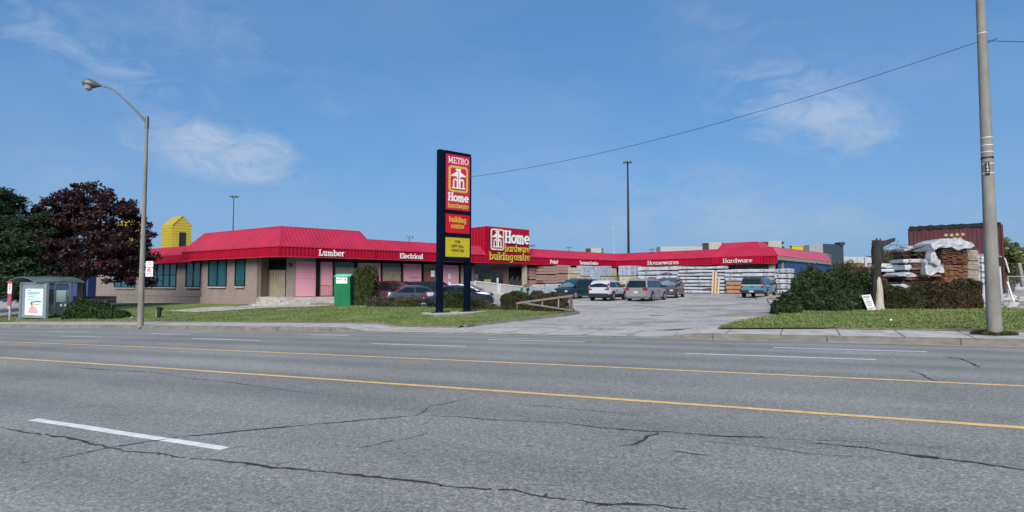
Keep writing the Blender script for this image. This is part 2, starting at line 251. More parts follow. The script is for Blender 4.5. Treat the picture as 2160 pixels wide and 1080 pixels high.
# ------------------------------------------------------------------ mesh builder
def V3(*a): return Vector(a)
class MB:
    def __init__(s): s.v = []; s.f = []
    def add(s, vs_, fs): o = len(s.v); s.v += [tuple(v) for v in vs_]; s.f += [tuple(i+o for i in f) for f in fs]; return s
    def box(s, x0, x1, y0, y1, z0, z1, m=None):
        vs_ = [V3(x, y, z) for z in (z0, z1) for y in (y0, y1) for x in (x0, x1)]
        if m is not None: vs_ = [m @ v for v in vs_]
        return s.add(vs_, [(0,2,3,1), (4,5,7,6), (0,1,5,4), (1,3,7,5), (3,2,6,7), (2,0,4,6)])
    def beam(s, a, b, w, h, up=V3(0,0,1)):
        a = Vector(a); b = Vector(b); d = (b-a).normalized(); r = d.cross(up)
        if r.length < 1e-4: r = V3(1,0,0)
        r.normalize(); u = r.cross(d); vs_ = [p+r*x*w/2+u*z*h/2 for p in (a, b) for (x, z) in ((-1,-1), (1,-1), (1,1), (-1,1))]
        return s.add(vs_, [(3,2,1,0), (4,5,6,7), (0,1,5,4), (1,2,6,5), (2,3,7,6), (3,0,4,7)])
    def cyl(s, a, b, r0, r1=None, n=12, cap=True):
        if r1 is None: r1 = r0
        return s.tube([a, b], [r0, r1], n, cap)
    def tube(s, pts, rs, n=8, cap=True):
        pts = [Vector(p) for p in pts]
        if isinstance(rs, (int, float)): rs = [rs]*len(pts)
        vs_ = []; fs = []; prev = None
        for i, p in enumerate(pts):
            d = (pts[min(i+1, len(pts)-1)]-pts[max(i-1, 0)]).normalized()
            if prev is None: r = d.orthogonal().normalized()
            else: r = (prev-d*prev.dot(d)).normalized()
            prev = r; u = d.cross(r)
            for k in range(n):
                a = 2*math.pi*k/n; vs_.append(p+(r*math.cos(a)+u*math.sin(a))*rs[i])
        for i in range(len(pts)-1):
            for k in range(n): fs.append((i*n+k, i*n+(k+1) % n, (i+1)*n+(k+1) % n, (i+1)*n+k))
        if cap: fs += [tuple(reversed(range(n))), tuple(range((len(pts)-1)*n, len(pts)*n))]
        return s.add(vs_, fs)
    def prism(s, poly, z0, z1):
        n = len(poly); vs_ = [(p[0], p[1], z) for z in (z0, z1) for p in poly]
        return s.add(vs_, [tuple(reversed(range(n))), tuple(range(n, 2*n))]+[(i, (i+1) % n, n+(i+1) % n, n+i) for i in range(n)])
    def slab(s, pts, d):
        """planar 3D polygon pts given thickness vector d"""
        n = len(pts); vs_ = [Vector(p) for p in pts]+[Vector(p)+d for p in pts]
        return s.add(vs_, [tuple(range(n)), tuple(reversed(range(n, 2*n)))]+[(i, (i+1) % n, n+(i+1) % n, n+i) for i in range(n)])
    def loft(s, rings, cap=True):
        n = len(rings[0]); vs_ = [v for r in rings for v in r]
        fs = [(i*n+k, i*n+(k+1) % n, (i+1)*n+(k+1) % n, (i+1)*n+k) for i in range(len(rings)-1) for k in range(n)]
        if cap: fs += [tuple(reversed(range(n))), tuple(range((len(rings)-1)*n, len(rings)*n))]
        return s.add(vs_, fs)
    def build(s, name, mat, parent=None, smooth=False, bevel=0, world=False, sub=0):
        me = bpy.data.meshes.new(name); off = Vector((0, 0, 0))
        if world and parent is not None:
            q = parent
            while q is not None: off -= q.location; q = q.parent
        me.from_pydata([tuple(Vector(v)+off) for v in s.v], [], s.f)
        bm = bmesh.new(); bm.from_mesh(me); bmesh.ops.recalc_face_normals(bm, faces=bm.faces)
        if bevel: bmesh.ops.bevel(bm, geom=[e for e in bm.edges if len(e.link_faces) == 2 and e.calc_face_angle(0) > .6], offset=bevel, segments=1, affect='EDGES', clamp_overlap=True)
        bm.to_mesh(me); bm.free()
        if smooth:
            for p in me.polygons: p.use_smooth = True
            try: me.set_sharp_from_angle(angle=math.radians(38))
            except Exception: pass
        me.materials.append(mat if not isinstance(mat, str) else M[mat])
        o = bpy.data.objects.new(name, me); C.objects.link(o); o.parent = parent
        if sub:
            md = o.modifiers.new('subsurf', 'SUBSURF'); md.levels = sub; md.render_levels = sub
        return o
def tag(o, label, cat, group=None):
    o['label'] = label; o['category'] = cat
    if group: o['group'] = group
    return o
def thing(name, label, cat, loc=(0, 0, 0), rz=0, group=None):
    o = bpy.data.objects.new(name, None); C.objects.link(o); o.location = loc; o.rotation_euler = (0, 0, rz); o.empty_display_size = .3
    return tag(o, label, cat, group)
def struct(o): o['kind'] = 'structure'; return o
def dup(root, loc=None, rz=None, label=None):
    def cp(o, par):
        c = o.copy(); C.objects.link(c); c.parent = par
        for ch in list(o.children): cp(ch, c)
        return c
    r = cp(root, None)
    if loc is not None: r.location = loc
    if rz is not None: r.rotation_euler = (0, 0, rz)
    if label: r['label'] = label
    return r
# flat sheets that follow the ground
def sheet(name, poly, mat, dz=0., step=2., hf=None):
    bm = bmesh.new(); f = bm.faces.new([bm.verts.new((p[0], p[1], 0)) for p in poly]); bmesh.ops.triangulate(bm, faces=[f])
    for ax in (0, 1):
        e = (V3(CT, -ST, 0), V3(ST, CT, 0))[ax]; ds = [v.co.dot(e) for v in bm.verts]; lo, hi = min(ds), max(ds); k = math.ceil(lo/step)
        cuts = [i*step for i in range(k, int(hi//step)+1)]
        if ax == 1: cuts = sorted(set(cuts+[PK, PK+.001, P0, P0+11]))
        for c_ in cuts:
            if lo < c_ < hi: bmesh.ops.bisect_plane(bm, geom=bm.verts[:]+bm.edges[:]+bm.faces[:], plane_co=e*c_, plane_no=e, dist=1e-5)
    h = hf or g
    for v in bm.verts: v.co.z = h(v.co.x, v.co.y)+dz
    me = bpy.data.meshes.new(name); bmesh.ops.recalc_face_normals(bm, faces=bm.faces); bm.to_mesh(me); bm.free()
    if len(me.polygons) and me.polygons[0].normal.z < 0: me.flip_normals()
    me.materials.append(M[mat]); o = bpy.data.objects.new(name, me); C.objects.link(o); return struct(o)
def strip(name, s0, s1, profile, mat, step=1.):
    """profile(s) -> list of (p, z); lofted along the road"""
    n = max(1, int(math.ceil((s1-s0)/step))); mb = MB(); rows = []
    for i in range(n+1):
        s_ = s0+(s1-s0)*i/n; rows.append([(*xy(s_, p), z) for p, z in profile(s_)])
    k = len(rows[0]); mb.add([v for r in rows for v in r], [(i*k+j, i*k+j+1, (i+1)*k+j+1, (i+1)*k+j) for i in range(n) for j in range(k-1)])
    return struct(mb.build(name, mat))
# ------------------------------------------------------------------ setting: terrain, road, kerb, pavement, lot, lawns
far = [xy(-420, -260), xy(420, -260), xy(420, 520), xy(-420, 520)]
def hterr(x, y):
    s, p = sp(x, y)
    return (roadz(s, p)-.30 if p < P0+.6 else g(x, y)-.14)
sheet('ground', far, 'soil', 0, 20., hterr)
strip('road', -200, 120, lambda s: [(p, roadz(s, p)) for p in (-.4, 3, 6, 9, 12, 15, 18.12)], 'road', 2.)
strip('gutter', -120, 60, lambda s: [(18.12, roadz(s, 18.12)+.003), (PK, roadz(s, PK)-.004)], 'gutter', 1.)
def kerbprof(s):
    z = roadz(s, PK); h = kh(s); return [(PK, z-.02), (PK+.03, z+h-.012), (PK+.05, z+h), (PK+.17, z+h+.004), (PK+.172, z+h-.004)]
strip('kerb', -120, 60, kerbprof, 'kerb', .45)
def walkprof(s):
    e = roadz(s, PK)+kh(s); return [(PK+.17, e+.001), (P0-.9, e+.015*(P0-.9-PK)), (P0, e+.015*(P0-PK))]
strip('sidewalk', -120, 60, walkprof, 'conc', .45)
strip('opposite_kerb', -60, 40, lambda s: [(-.4, roadz(s, -.4)-.01), (-.43, roadz(s, -.4)+.12), (-.6, roadz(s, -.4)+.13), (-2.8, roadz(s, -.4)+.15)], 'kerb', 2.)
def line(name, p, w, s0, s1, mat, seed=0):
    rr = random.Random(seed); n = max(2, int((s1-s0)/.5))
    ph = [rr.random()*6 for _ in range(4)]
    def pr(s):
        a = w/2*(1+.1*math.sin(s*3+ph[0])+.08*math.sin(s*11+ph[1])); b = w/2*(1+.1*math.sin(s*4+ph[2])+.08*math.sin(s*9+ph[3]))
        return [(p-a, roadz(s, p-a)+.004), (p+b, roadz(s, p+b)+.004)]
    return strip(name, s0, s1, pr, mat, (s1-s0)/n)
line('lane_marking', 7.72, .125, -170, 60, 'yellow', 1); line('lane_marking', 10.98, .125, -170, 60, 'yellow', 2)
def dash(px0, py0, px1, py1, w, mat='white'):
    a = sp(*gnd(px0, py0)[:2]); b = sp(*gnd(px1, py1)[:2]); line('lane_marking', (a[1]+b[1])/2, w, a[0], b[0], mat, int(px0))
dash(65, 886, 478, 946, .12)
for q in [(119,709.5,222,710.8),(402,714.5,551,718),(780,725.5,988,730.2),(1447,746,1848,758.6)]: dash(*q, .11)
for q in [(105,698.7,190,700.5),(320,703.5,398,705.3),(655,706,735,708),(1028,716.5,1234,721.3),(1632,733.5,1955,741.8)]: dash(*q, .11, 'white')
# cracks: jagged tarry ribbons lying on the road
def crack(pts, w0, w1, seed):
    rr = random.Random(seed); P = [gnd(*q) for q in pts]; fine = []
    for a, b in zip(P[:-1], P[1:]):
        n = max(2, int((b-a).length/.05))
        for i in range(n): fine.append(a.lerp(b, i/n))
    fine.append(P[-1]); mb = MB(); L = len(fine); vs_ = []; ph = rr.random()*9; off = 0
    for i, p in enumerate(fine):
        d = (fine[min(i+1, L-1)]-fine[max(i-1, 0)]); nrm = V3(-d.y, d.x, 0).normalized(); off = off*.85+rr.gauss(0, .009)
        t = i/L; w = (w0+(w1-w0)*t)*(.35+.9*abs(math.sin(i*.13+ph)*math.sin(i*.041+ph)))*rr.uniform(.5, 1.4)*min(1, 8*min(t, 1-t)+.15)
        for k in (-1, 1):
            q = p+nrm*(off+k*w/2); vs_.append((q.x, q.y, roadz(*sp(q.x, q.y))+.0065))
    mb.add(vs_, [(2*i, 2*i+1, 2*i+3, 2*i+2) for i in range(L-1) if rr.random() > .012])
    for i in range(3, L-3):
        if rr.random() < .30:      # crumbled bits and short spurs beside the crack
            c0_ = Vector(vs_[2*i])*.5+Vector(vs_[2*i+1])*.5; a_ = rr.uniform(0, 6.28); l_ = rr.uniform(.015, .075)*(w0+w1)*18; wd_ = rr.uniform(.15, .4)*(w0+w1)*.5
            d_ = V3(math.cos(a_), math.sin(a_), 0)*l_; n_ = V3(-d_.y, d_.x, 0).normalized()*wd_; q_ = [c0_-n_, c0_+n_, c0_+d_+n_*.2, c0_+d_-n_*.2]
            mb.add([(v_.x, v_.y, roadz(*sp(v_.x, v_.y))+.0072+.0001*(i % 5)) for v_ in q_], [(0, 1, 2, 3)])
    struct(mb.build('road_crack', 'crack'))
CR = [([(905,858),(960,846),(1010,838),(1040,834)], .01, .008), ([(1240,1062),(1330,1066),(1450,1074)], .02, .02), ([(140,924),(330,916),(450,912)], .006, .006), ([(1480,930),(1600,944),(1700,958),(1850,968)], .01, .012), ([(560,983),(640,972),(700,966)], .008, .004), ([(1640,926),(1760,930),(1900,940),(2000,948)], .014, .01),
      ([(0,902),(80,914),(140,924),(220,945),(260,953),(330,956),(380,966),(480,975),(560,983),(660,993),(760,1004),(860,1014),(980,1030),(1080,1034),(1150,1048),(1240,1062),(1330,1076)], .022, .03),
      ([(0,986),(90,972),(180,958),(225,946),(300,934),(400,920),(540,907),(640,898),(760,886),(880,878),(900,868),(903,858)], .024, .02),
      ([(880,878),(960,880),(1040,886),(1110,888),(1190,892),(1260,902),(1340,908),(1440,914),(1560,922),(1640,926)], .018, .022),
      ([(1310,942),(1340,936),(1365,921),(1390,914)], .02, .02), ([(1420,952),(1480,960),(1530,965)], .012, .012),
      ([(1690,932),(1760,938),(1830,946),(1880,955),(1960,966),(2040,975),(2160,990)], .012, .026), ([(1900,958),(1940,962),(1980,966)], .05, .04),
      ([(1920,782),(1950,792),(1965,800),(1982,806)], .03, .025), ([(1990,752),(2030,758),(2050,766),(2064,775)], .03, .03),
      ([(90,770),(200,779),(330,786),(400,798),(480,806),(560,818),(700,836)], .02, .01), ([(830,932),(880,920),(905,914)], .012, .01), ([(760,945),(800,935),(830,928)], .01, .008),
      ([(1100,855),(1150,857),(1250,866),(1400,880)], .012, .01), ([(230,878),(260,872),(280,866)], .01, .01)]
for i, (pp, a, b) in enumerate(CR): crack([(x, y) for x, y in pp], a*1.3, b*1.3, i)
# curved edge of the left lawn along the driveway, from the photograph's kerb line
LE = [gnd(x, y) for x, y in [(978,691.5),(1000,688),(1030,685),(1070,680),(1110,676),(1150,671.5),(1190,667),(1220,662)]]
for _p in LE:
    _s, _q = sp(_p.x, _p.y)
    if _q < P0+.04: _p.x, _p.y = xy(_s, P0+.04); _p.z = g(_p.x, _p.y)
lawnL = [xy(-60, P0), *[xy(s, P0) for s in (-45, -30, -20)], *[(p.x, p.y) for p in LE], (3.3, 30.3), tuple(gnd(1150, 651)[:2]), tuple(gnd(1060, 649)[:2]), tuple(gnd(1000, 648)[:2]), tuple(gnd(900, 646)[:2]), tuple(gnd(742, 646)[:2]), tuple(gnd(690, 645)[:2]), tuple(gnd(560, 647.5)[:2]), tuple(gnd(440, 652)[:2]),
         tuple(gnd(330, 653)[:2]), xy(-50, 30.5)]
sheet('parking_lot', [xy(-90, P0), xy(60, P0), xy(60, 130), xy(-90, 130)], 'lot', 0., 2.)
sheet('lawn', lawnL, 'grass', .055, .6)
sheet('lawn', [tuple(gnd(480, 650)[:2]), tuple(gnd(350, 655)[:2]), xy(-50.5, 31), xy(-70, 31), xy(-70, 36.5), (-30., 53.), (-22.2, 47.4)], 'grass', .035, 1.)
sheet('lawn', [tuple(gnd(1512, 695)[:2]), xy(2, P0), xy(7, P0), xy(40, P0), xy(40, 33), xy(12.2, 33), tuple(gnd(2120, 652)[:2]), tuple(gnd(2000, 650)[:2]), tuple(gnd(1900, 648)[:2]), tuple(gnd(1750, 650)[:2]), tuple(gnd(1640, 662)[:2]), tuple(gnd(1645, 668)[:2]), tuple(gnd(1600, 675)[:2]), tuple(gnd(1550, 682)[:2])], 'grass', .05, 1.)
rv = random.Random(4)
def soiledge(s0, s1, p, w):
    f = [rv.random()*6 for _ in range(4)]
    def pr(s):
        a = w*(.6+.5*abs(math.sin(s*1.7+f[0]))*abs(math.sin(s*5.3+f[1]))+.25*math.sin(s*13+f[2])); return [(p-.02-.3*a, g(*xy(s, p-.05))+.012), (p+.02, g(*xy(s, p+.02))+.05), (p+a, g(*xy(s, p+a))+.064)]
    return strip('verge_soil', s0, s1, pr, 'verge', .12)
soiledge(-48, -12.2, P0, .16); soiledge(-1.6, 16, P0, .2)
# kerb of the driveway lawn
mb = MB()
for a, b in zip(LE[:-1], LE[1:]):
    mb.beam(a+V3(0, 0, .04), b+V3(0, 0, .04), .17, .17)
mb.beam(LE[-1]+V3(0, 0, .04), V3(3.3, 30.6, .07), .17, .17)
struct(mb.build('driveway_kerb', 'kerb'))
# concrete path to the building and apron strips
sheet('path', [tuple(gnd(*q)[:2]) for q in [(350,658),(410,661),(470,658),(560,652),(690,648),(700,645),(560,646.5),(430,651)]], 'conc', .09, 1.)
for (q, w) in [([(1320,693.5),(1365,693.2)], .1), ([(1545,672.5),(1582,671)], .13)]:
    a, b = [gnd(*k) for k in q]; mb = MB(); n = V3(0, 1, 0)*w*3
    mb.add([(v.x, v.y, g(v.x, v.y)+.006) for v in (a, b, b+n, a+n)], [(0, 1, 2, 3)]); struct(mb.build('lot_marking', 'yellow'))
# joints in pavement
mb = MB()
for s_ in [x*1.55-46.3 for x in range(46)]:
    h = lambda p: roadz(s_, PK)+kh(s_)+.015*(p-PK)+.005
    a = V3(*xy(s_, PK+.2), h(PK+.2)); b = V3(*xy(s_+.1, P0), h(P0)); d = V3(*xy(.012, 0), 0)
    mb.add([a-d, a+d, b+d, b-d], [(0, 1, 2, 3)])
struct(mb.build('sidewalk_joints', 'crack'))
mb = MB()
for s_ in [x*3.1-48.2 for x in range(24)]:
    z = roadz(s_, PK); h = kh(s_)
    for (p0, z0, p1, z1) in ((PK-.004, z, PK+.027, z+h-.01), (PK+.045, z+h+.004, PK+.17, z+h+.008)):
        d = V3(*xy(.014, 0), 0); a = V3(*xy(s_, p0), z0); b = V3(*xy(s_, p1), z1); mb.add([a-d, a+d, b+d, b-d], [(0, 1, 2, 3)])
struct(mb.build('kerb_joints', 'crack'))
# tufts and grass blades
def quads(cent, size, flat=0., aspect=.6, tilt=None):
    n = len(cent); a = RNG.normal(size=(n, 3)); a[:, 2] *= (1-flat); a /= np.linalg.norm(a, axis=1)[:, None]+1e-9
    b = RNG.normal(size=(n, 3)); b -= (b*a).sum(1)[:, None]*a; b /= np.linalg.norm(b, axis=1)[:, None]+1e-9
    sz = size*RNG.uniform(.6, 1.4, (n, 1)); a = a*sz; b = b*sz*aspect
    v = np.stack([cent-a, cent-b*.9, cent+a, cent+b*.9], 1).reshape(-1, 3); return v
def quadmesh(name, v, mat, parent=None):
    n = len(v)//4; me = bpy.data.meshes.new(name); me.vertices.add(len(v)); me.vertices.foreach_set('co', np.ascontiguousarray(v, dtype=np.float32).ravel())
    me.loops.add(4*n); me.loops.foreach_set('vertex_index', np.arange(4*n, dtype=np.int32)); me.polygons.add(n)
    me.polygons.foreach_set('loop_start', np.arange(n, dtype=np.int32)*4); me.update(calc_edges=True); me.validate()
    me.materials.append(M[mat]); o = bpy.data.objects.new(name, me); C.objects.link(o); o.parent = parent; return o
def blades(poly, n, name, h0=.05, h1=.13, mat='grass', dz=.04):
    xs = [p[0] for p in poly]; ys = [p[1] for p in poly]; P = np.array(poly); out_ = []
    while len(out_) < n:
        q = RNG.uniform((min(xs), min(ys)), (max(xs), max(ys)), (4000, 2)); ins = np.zeros(4000, bool); j = len(P)-1
        for i in range(len(P)):
            c = ((P[i, 1] > q[:, 1]) != (P[j, 1] > q[:, 1])) & (q[:, 0] < (P[j, 0]-P[i, 0])*(q[:, 1]-P[i, 1])/(P[j, 1]-P[i, 1]+1e-12)+P[i, 0]); ins ^= c; j = i
        out_ += list(q[ins])
    out_ = np.array(out_[:n]); z = np.array([g(a, b)+dz for a, b in out_]); base = np.column_stack([out_, z])
    hh = RNG.uniform(h0, h1, (n, 1)); an = RNG.uniform(0, 6.28, n); d = np.column_stack([np.cos(an), np.sin(an), np.zeros(n)])*.022
    ln = RNG.normal(size=(n, 3))*.03; ln[:, 2] = 0; top = base+ln+np.column_stack([np.zeros((n, 2)), hh[:, 0]])
    v = np.stack([base-d, base+d, top+d*.3, top-d*.3], 1).reshape(-1, 3); o = quadmesh(name, v, mat); o['kind'] = 'stuff'; return tag(o, {'grass': 'short grass blades standing over the mown lawns'}[mat], 'grass')
bl = blades(lawnL, 42000, 'grass', .02, .05, dz=.06)
bl2 = blades([tuple(gnd(1512, 695)[:2]), xy(2, P0), xy(14, P0), xy(14, 33), tuple(gnd(2000, 650)[:2]), tuple(gnd(1750, 650)[:2]), tuple(gnd(1640, 664)[:2]), tuple(gnd(1550, 682)[:2])], 36000, 'grass', .02, .06, dz=.06)
bl2['label'] = 'grass blades of the lawn right of the driveway'; bl['label'] = 'grass blades of the lawn under the tall sign'
# ------------------------------------------------------------------ slab-serif lettering built from strokes
XH = .70; SW = .15
def A(cx, cy, rx, ry, a0, a1, n=14): return [(cx+rx*math.cos(math.radians(a0+(a1-a0)*i/n)), cy+ry*math.sin(math.radians(a0+(a1-a0)*i/n))) for i in range(n+1)]
def sf(x, y, w=.3): return [(x-w/2, y), (x+w/2, y)]
h_ = SW/2
def bowl(cx=.36, r=.27): return A(cx, XH/2, r, XH/2-h_, 0, 360, 20)
GL = {
'H': (.92, [[(.2,0),(.2,1)],[(.72,0),(.72,1)],[(.2,.5),(.72,.5)],sf(.2,h_,.36),sf(.2,1-h_,.36),sf(.72,h_,.36),sf(.72,1-h_,.36)]),
'L': (.72, [[(.2,0),(.2,1)],[(.03,h_),(.66,h_)],[(.62,0),(.62,.28)],sf(.2,1-h_,.36)]),
'E': (.78, [[(.2,0),(.2,1)],[(.03,h_),(.7,h_)],[(.03,1-h_),(.68,1-h_)],[(.2,.5),(.56,.5)],[(.66,0),(.66,.27)],[(.64,.74),(.64,1)]]),
'P': (.76, [[(.2,0),(.2,1)],sf(.2,h_,.36),[(.03,1-h_),(.42,1-h_)],[(.42,1-h_)]+A(.42,.7,.22,.3-h_,90,-90)+[(.2,.4+h_)]]),
'R': (.82, [[(.2,0),(.2,1)],sf(.2,h_,.34),[(.03,1-h_),(.42,1-h_)],[(.42,1-h_)]+A(.42,.72,.22,.28-h_,90,-90)+[(.2,.44+h_)],[(.42,.48),(.68,.05)],sf(.7,h_,.22)]),
'S': (.64, [A(.32,.73,.22,.2,20,270)+A(.32,.3,.24,.22,90,-160)]),
'C': (.80, [A(.42,.5,.34,.43,45,315)]),
'M': (1.08, [[(.2,0),(.2,1)],[(.86,0),(.86,1)],[(.2,.95),(.53,.2)],[(.53,.2),(.86,.95)],sf(.2,h_,.3),sf(.86,h_,.3),sf(.12,1-h_,.22),sf(.94,1-h_,.22)]),
'T': (.76, [[(.38,0),(.38,1)],[(.04,1-h_),(.72,1-h_)],sf(.38,h_,.36),[(.09,.75),(.09,1)],[(.67,.75),(.67,1)]]),
'O': (.90, [A(.45,.5,.37,.43,0,360,24)]),
'a': (.76, [bowl(),[(.62,0),(.62,XH)],sf(.68,h_,.18)]), 'd': (.78, [bowl(),[(.63,0),(.63,1)],sf(.68,h_,.18),sf(.56,1-h_,.2)]),
'b': (.76, [bowl(.4),[(.14,0),(.14,1)],sf(.08,1-h_,.2)]), 'g': (.76, [bowl(),[(.62,XH)]+[(.62,-.05)]+A(.37,-.06,.25,.17,0,-150,8),sf(.68,XH-h_,.18)]),
'c': (.62, [A(.36,XH/2,.28,XH/2-h_,45,315)]), 'e': (.70, [A(.36,XH/2,.28,XH/2-h_,0,310),[(.08,XH/2),(.64,XH/2)]]), 'o': (.72, [bowl(.36,.28)]),
'h': (.82, [[(.2,0),(.2,1)],sf(.14,1-h_,.24),sf(.2,h_,.3),[(.2,.3)]+A(.4,.4,.2,.23,180,0)+[(.6,0)],sf(.62,h_,.3)]),
'n': (.82, [[(.2,0),(.2,XH)],sf(.14,XH-h_,.24),sf(.2,h_,.3),[(.2,.3)]+A(.4,.4,.2,.23,180,0)+[(.6,0)],sf(.62,h_,.3)]),
'm': (1.16, [[(.2,0),(.2,XH)],sf(.14,XH-h_,.24),sf(.2,h_,.28),[(.2,.3)]+A(.37,.42,.17,.2,180,0)+[(.54,0)],[(.54,.3)]+A(.72,.42,.18,.2,180,0)+[(.9,0)],sf(.56,h_,.26),sf(.92,h_,.28)]),
'r': (.56, [[(.2,0),(.2,XH)],sf(.14,XH-h_,.24),sf(.2,h_,.32),[(.2,.35)]+A(.42,.42,.22,.21,180,70)]), 'u': (.80, [[(.2,XH)]+[(.2,.3)]+A(.4,.29,.2,.22,180,360)+[(.6,XH)],[(.6,0),(.6,XH)],sf(.14,XH-h_,.24),sf(.54,XH-h_,.24),sf(.66,h_,.2)]),
'i': (.38, [[(.2,0),(.2,XH)],sf(.14,XH-h_,.24),sf(.2,h_,.34),[(.2,.84),(.2,1)]]), 'l': (.38, [[(.2,0),(.2,1)],sf(.14,1-h_,.24),sf(.2,h_,.34)]),
't': (.52, [[(.2,.95)]+[(.2,.25)]+A(.34,.22,.14,.15,180,300),[(.04,XH-h_),(.44,XH-h_)]]), 's': (.56, [A(.28,.5,.18,.13,20,270)+A(.28,.22,.2,.15,90,-160)]),
'w': (1.04, [[(.14,XH),(.34,.04)],[(.34,.04),(.54,XH-.05)],[(.54,XH-.05),(.74,.04)],[(.74,.04),(.94,XH)],sf(.16,XH-h_,.28),sf(.92,XH-h_,.26),sf(.54,XH-h_,.2)]), ' ': (.3, [])}
def word(mb, text, org, u, up, n, h, width=None, depth=.05, sw=1., track=.0):
    tw = sum(GL[c][0]+track for c in text)*1.; kx = (width/tw if width else h); x = 0; k = 0
    for c in text:
        wd, st = GL[c]
        for pl in st:
            k += 1; dd = depth+.0009*(k % 7); S = SW*sw
            for (x0, y0), (x1, y1) in zip(pl[:-1], pl[1:]):
                ax, ay, bx, by = (x+x0)*kx, y0*h, (x+x1)*kx, y1*h; L = math.hypot(bx-ax, by-ay)
                if L < 1e-6: continue
                horiz = abs(by-ay) < 1e-6; ex = 0 if (horiz or len(pl) == 2) else S*h*.16; dx, dy = (bx-ax)/L, (by-ay)/L; ax -= dx*ex; ay -= dy*ex; bx += dx*ex; by += dy*ex
                wv = S*(h*.5+min(kx, h)*.5)/2*(.82 if horiz else 1); px_, py_ = -dy*wv, dx*wv
                pts = [(ax+px_, ay+py_), (bx+px_, by+py_), (bx-px_, by-py_), (ax-px_, ay-py_)]
                dd += .0002; mb.slab([org+u*a+up*b for a, b in pts], n*dd)
        x += wd+track
    return tw*kx
UP = V3(0, 0, 1)
def btext(text, org, u, up, n, h, mat, parent, name='lettering', width=None, depth=.004, world=True):
    cu = bpy.data.curves.new(name, 'FONT'); cu.body = text; cu.size = 1; cu.extrude = 0; cu.offset = .028
    o = bpy.data.objects.new(name, cu); C.objects.link(o); bpy.context.view_layer.update(); dg = bpy.context.evaluated_depsgraph_get()
    me = bpy.data.meshes.new_from_object(o.evaluated_get(dg)); vs_ = [v.co.copy() for v in me.vertices]; fs = [tuple(p.vertices) for p in me.polygons]
    bpy.data.objects.remove(o); bpy.data.curves.remove(cu)
    x0 = min(v.x for v in vs_); x1 = max(v.x for v in vs_); y0 = min(v.y for v in vs_); y1 = max(v.y for v in vs_)
    nl = text.count('\n')+1; k = h/(y1-y0); kx = width/(x1-x0) if width else k
    mb = MB(); mb.add([org+u*((v.x-(x0+x1)/2)*kx)+up*((v.y-(y0+y1)/2)*k)+n*depth for v in vs_], fs); bpy.data.meshes.remove(me)
    return mb.build(name, mat, parent, world=world)
def rrect(w, h, r, n=5):
    pts = []
    for cx, cy, a in ((w/2-r, h/2-r, 0), (-w/2+r, h/2-r, 90), (-w/2+r, -h/2+r, 180), (w/2-r, -h/2+r, 270)):
        pts += [(cx+r*math.cos(math.radians(a+90*i/n)), cy+r*math.sin(math.radians(a+90*i/n))) for i in range(n+1)]
    return pts
def emblem(org, u, up, n, w, h, parent, framemat, facemat, d=.02, box=0):
    """rounded square frame with the twin-h house mark; org is the centre"""
    P = lambda q, k=0.: [org+u*a+up*b+n*k for a, b in q]
    if box: MB().slab(P(rrect(w*1.0, h*1.0, w*.14), -.01), -n*box).build('emblem_box', 'dark', parent, world=True)
    MB().slab(P(rrect(w, h, w*.14)), n*d).build('emblem_frame', framemat, parent, world=True)
    MB().slab(P(rrect(w*.80, h*.84, w*.07)), n*(d+.012)).build('emblem_face', facemat, parent, world=True)
    mb = MB(); k = d+.012; w_ = w*.62; h2 = h*.6
    def R(x0, x1, y0, y1, e): mb.slab([org+u*a*w_+up*b*h2+n*k for a, b in ((x0, y0), (x1, y0), (x1, y1), (x0, y1))], n*(.012+e))
    R(-.15, -.03, -.55, .66, 0); R(.03, .15, -.55, .66, .001); R(-.24, .02, .55, .66, .0015); R(.0, .24, .55, .66, .002) if False else None
    R(-.2, -.02, .56, .66, .002); R(.02, .2, .56, .66, .0025)
    for sgn in (-1, 1):
        mb.slab([org+u*a*w_*sgn+up*b*h2+n*k for a, b in ((.14, .48), (.14, .16), (.62, .16), (.62, .22))], n*(.0135+.001*sgn))
        pl = [(sgn*(.15+.3*0), .0)]
        arc = [(sgn*(.30+.15*math.cos(math.radians(a))), -.14+.18*math.sin(math.radians(a))) for a in range(0, 181, 20)]
        for j, ((x0, y0), (x1, y1)) in enumerate(zip(arc[:-1], arc[1:])):
            mb.beam(org+u*x0*w_+up*y0*h2+n*(k+.006+.0003*j), org+u*x1*w_+up*y1*h2+n*(k+.006+.0003*j), .012, w_*.12, up=n) if False else mb.slab([org+u*a*w_+up*b*h2+n*k for a, b in ((x0*1.0, y0), (x1, y1), ((x1-sgn*.30)*.45+sgn*.30, (y1+.14)*.45-.14), ((x0-sgn*.30)*.45+sgn*.30, (y0+.14)*.45-.14))], n*(.0145+.0003*j+.0001*sgn))
        a_, b_ = sorted((sgn*.36, sgn*.46)); R(a_, b_, -.55, -.12, .004); a_, b_ = sorted((sgn*.28, sgn*.54)); R(a_, b_, -.62, -.53, .005)
        a_, b_ = sorted((sgn*.0, sgn*.22)); R(a_+.01*sgn, b_, -.62, -.53, .006)
    mb.build('emblem_mark', 'lwhite', parent, world=True)
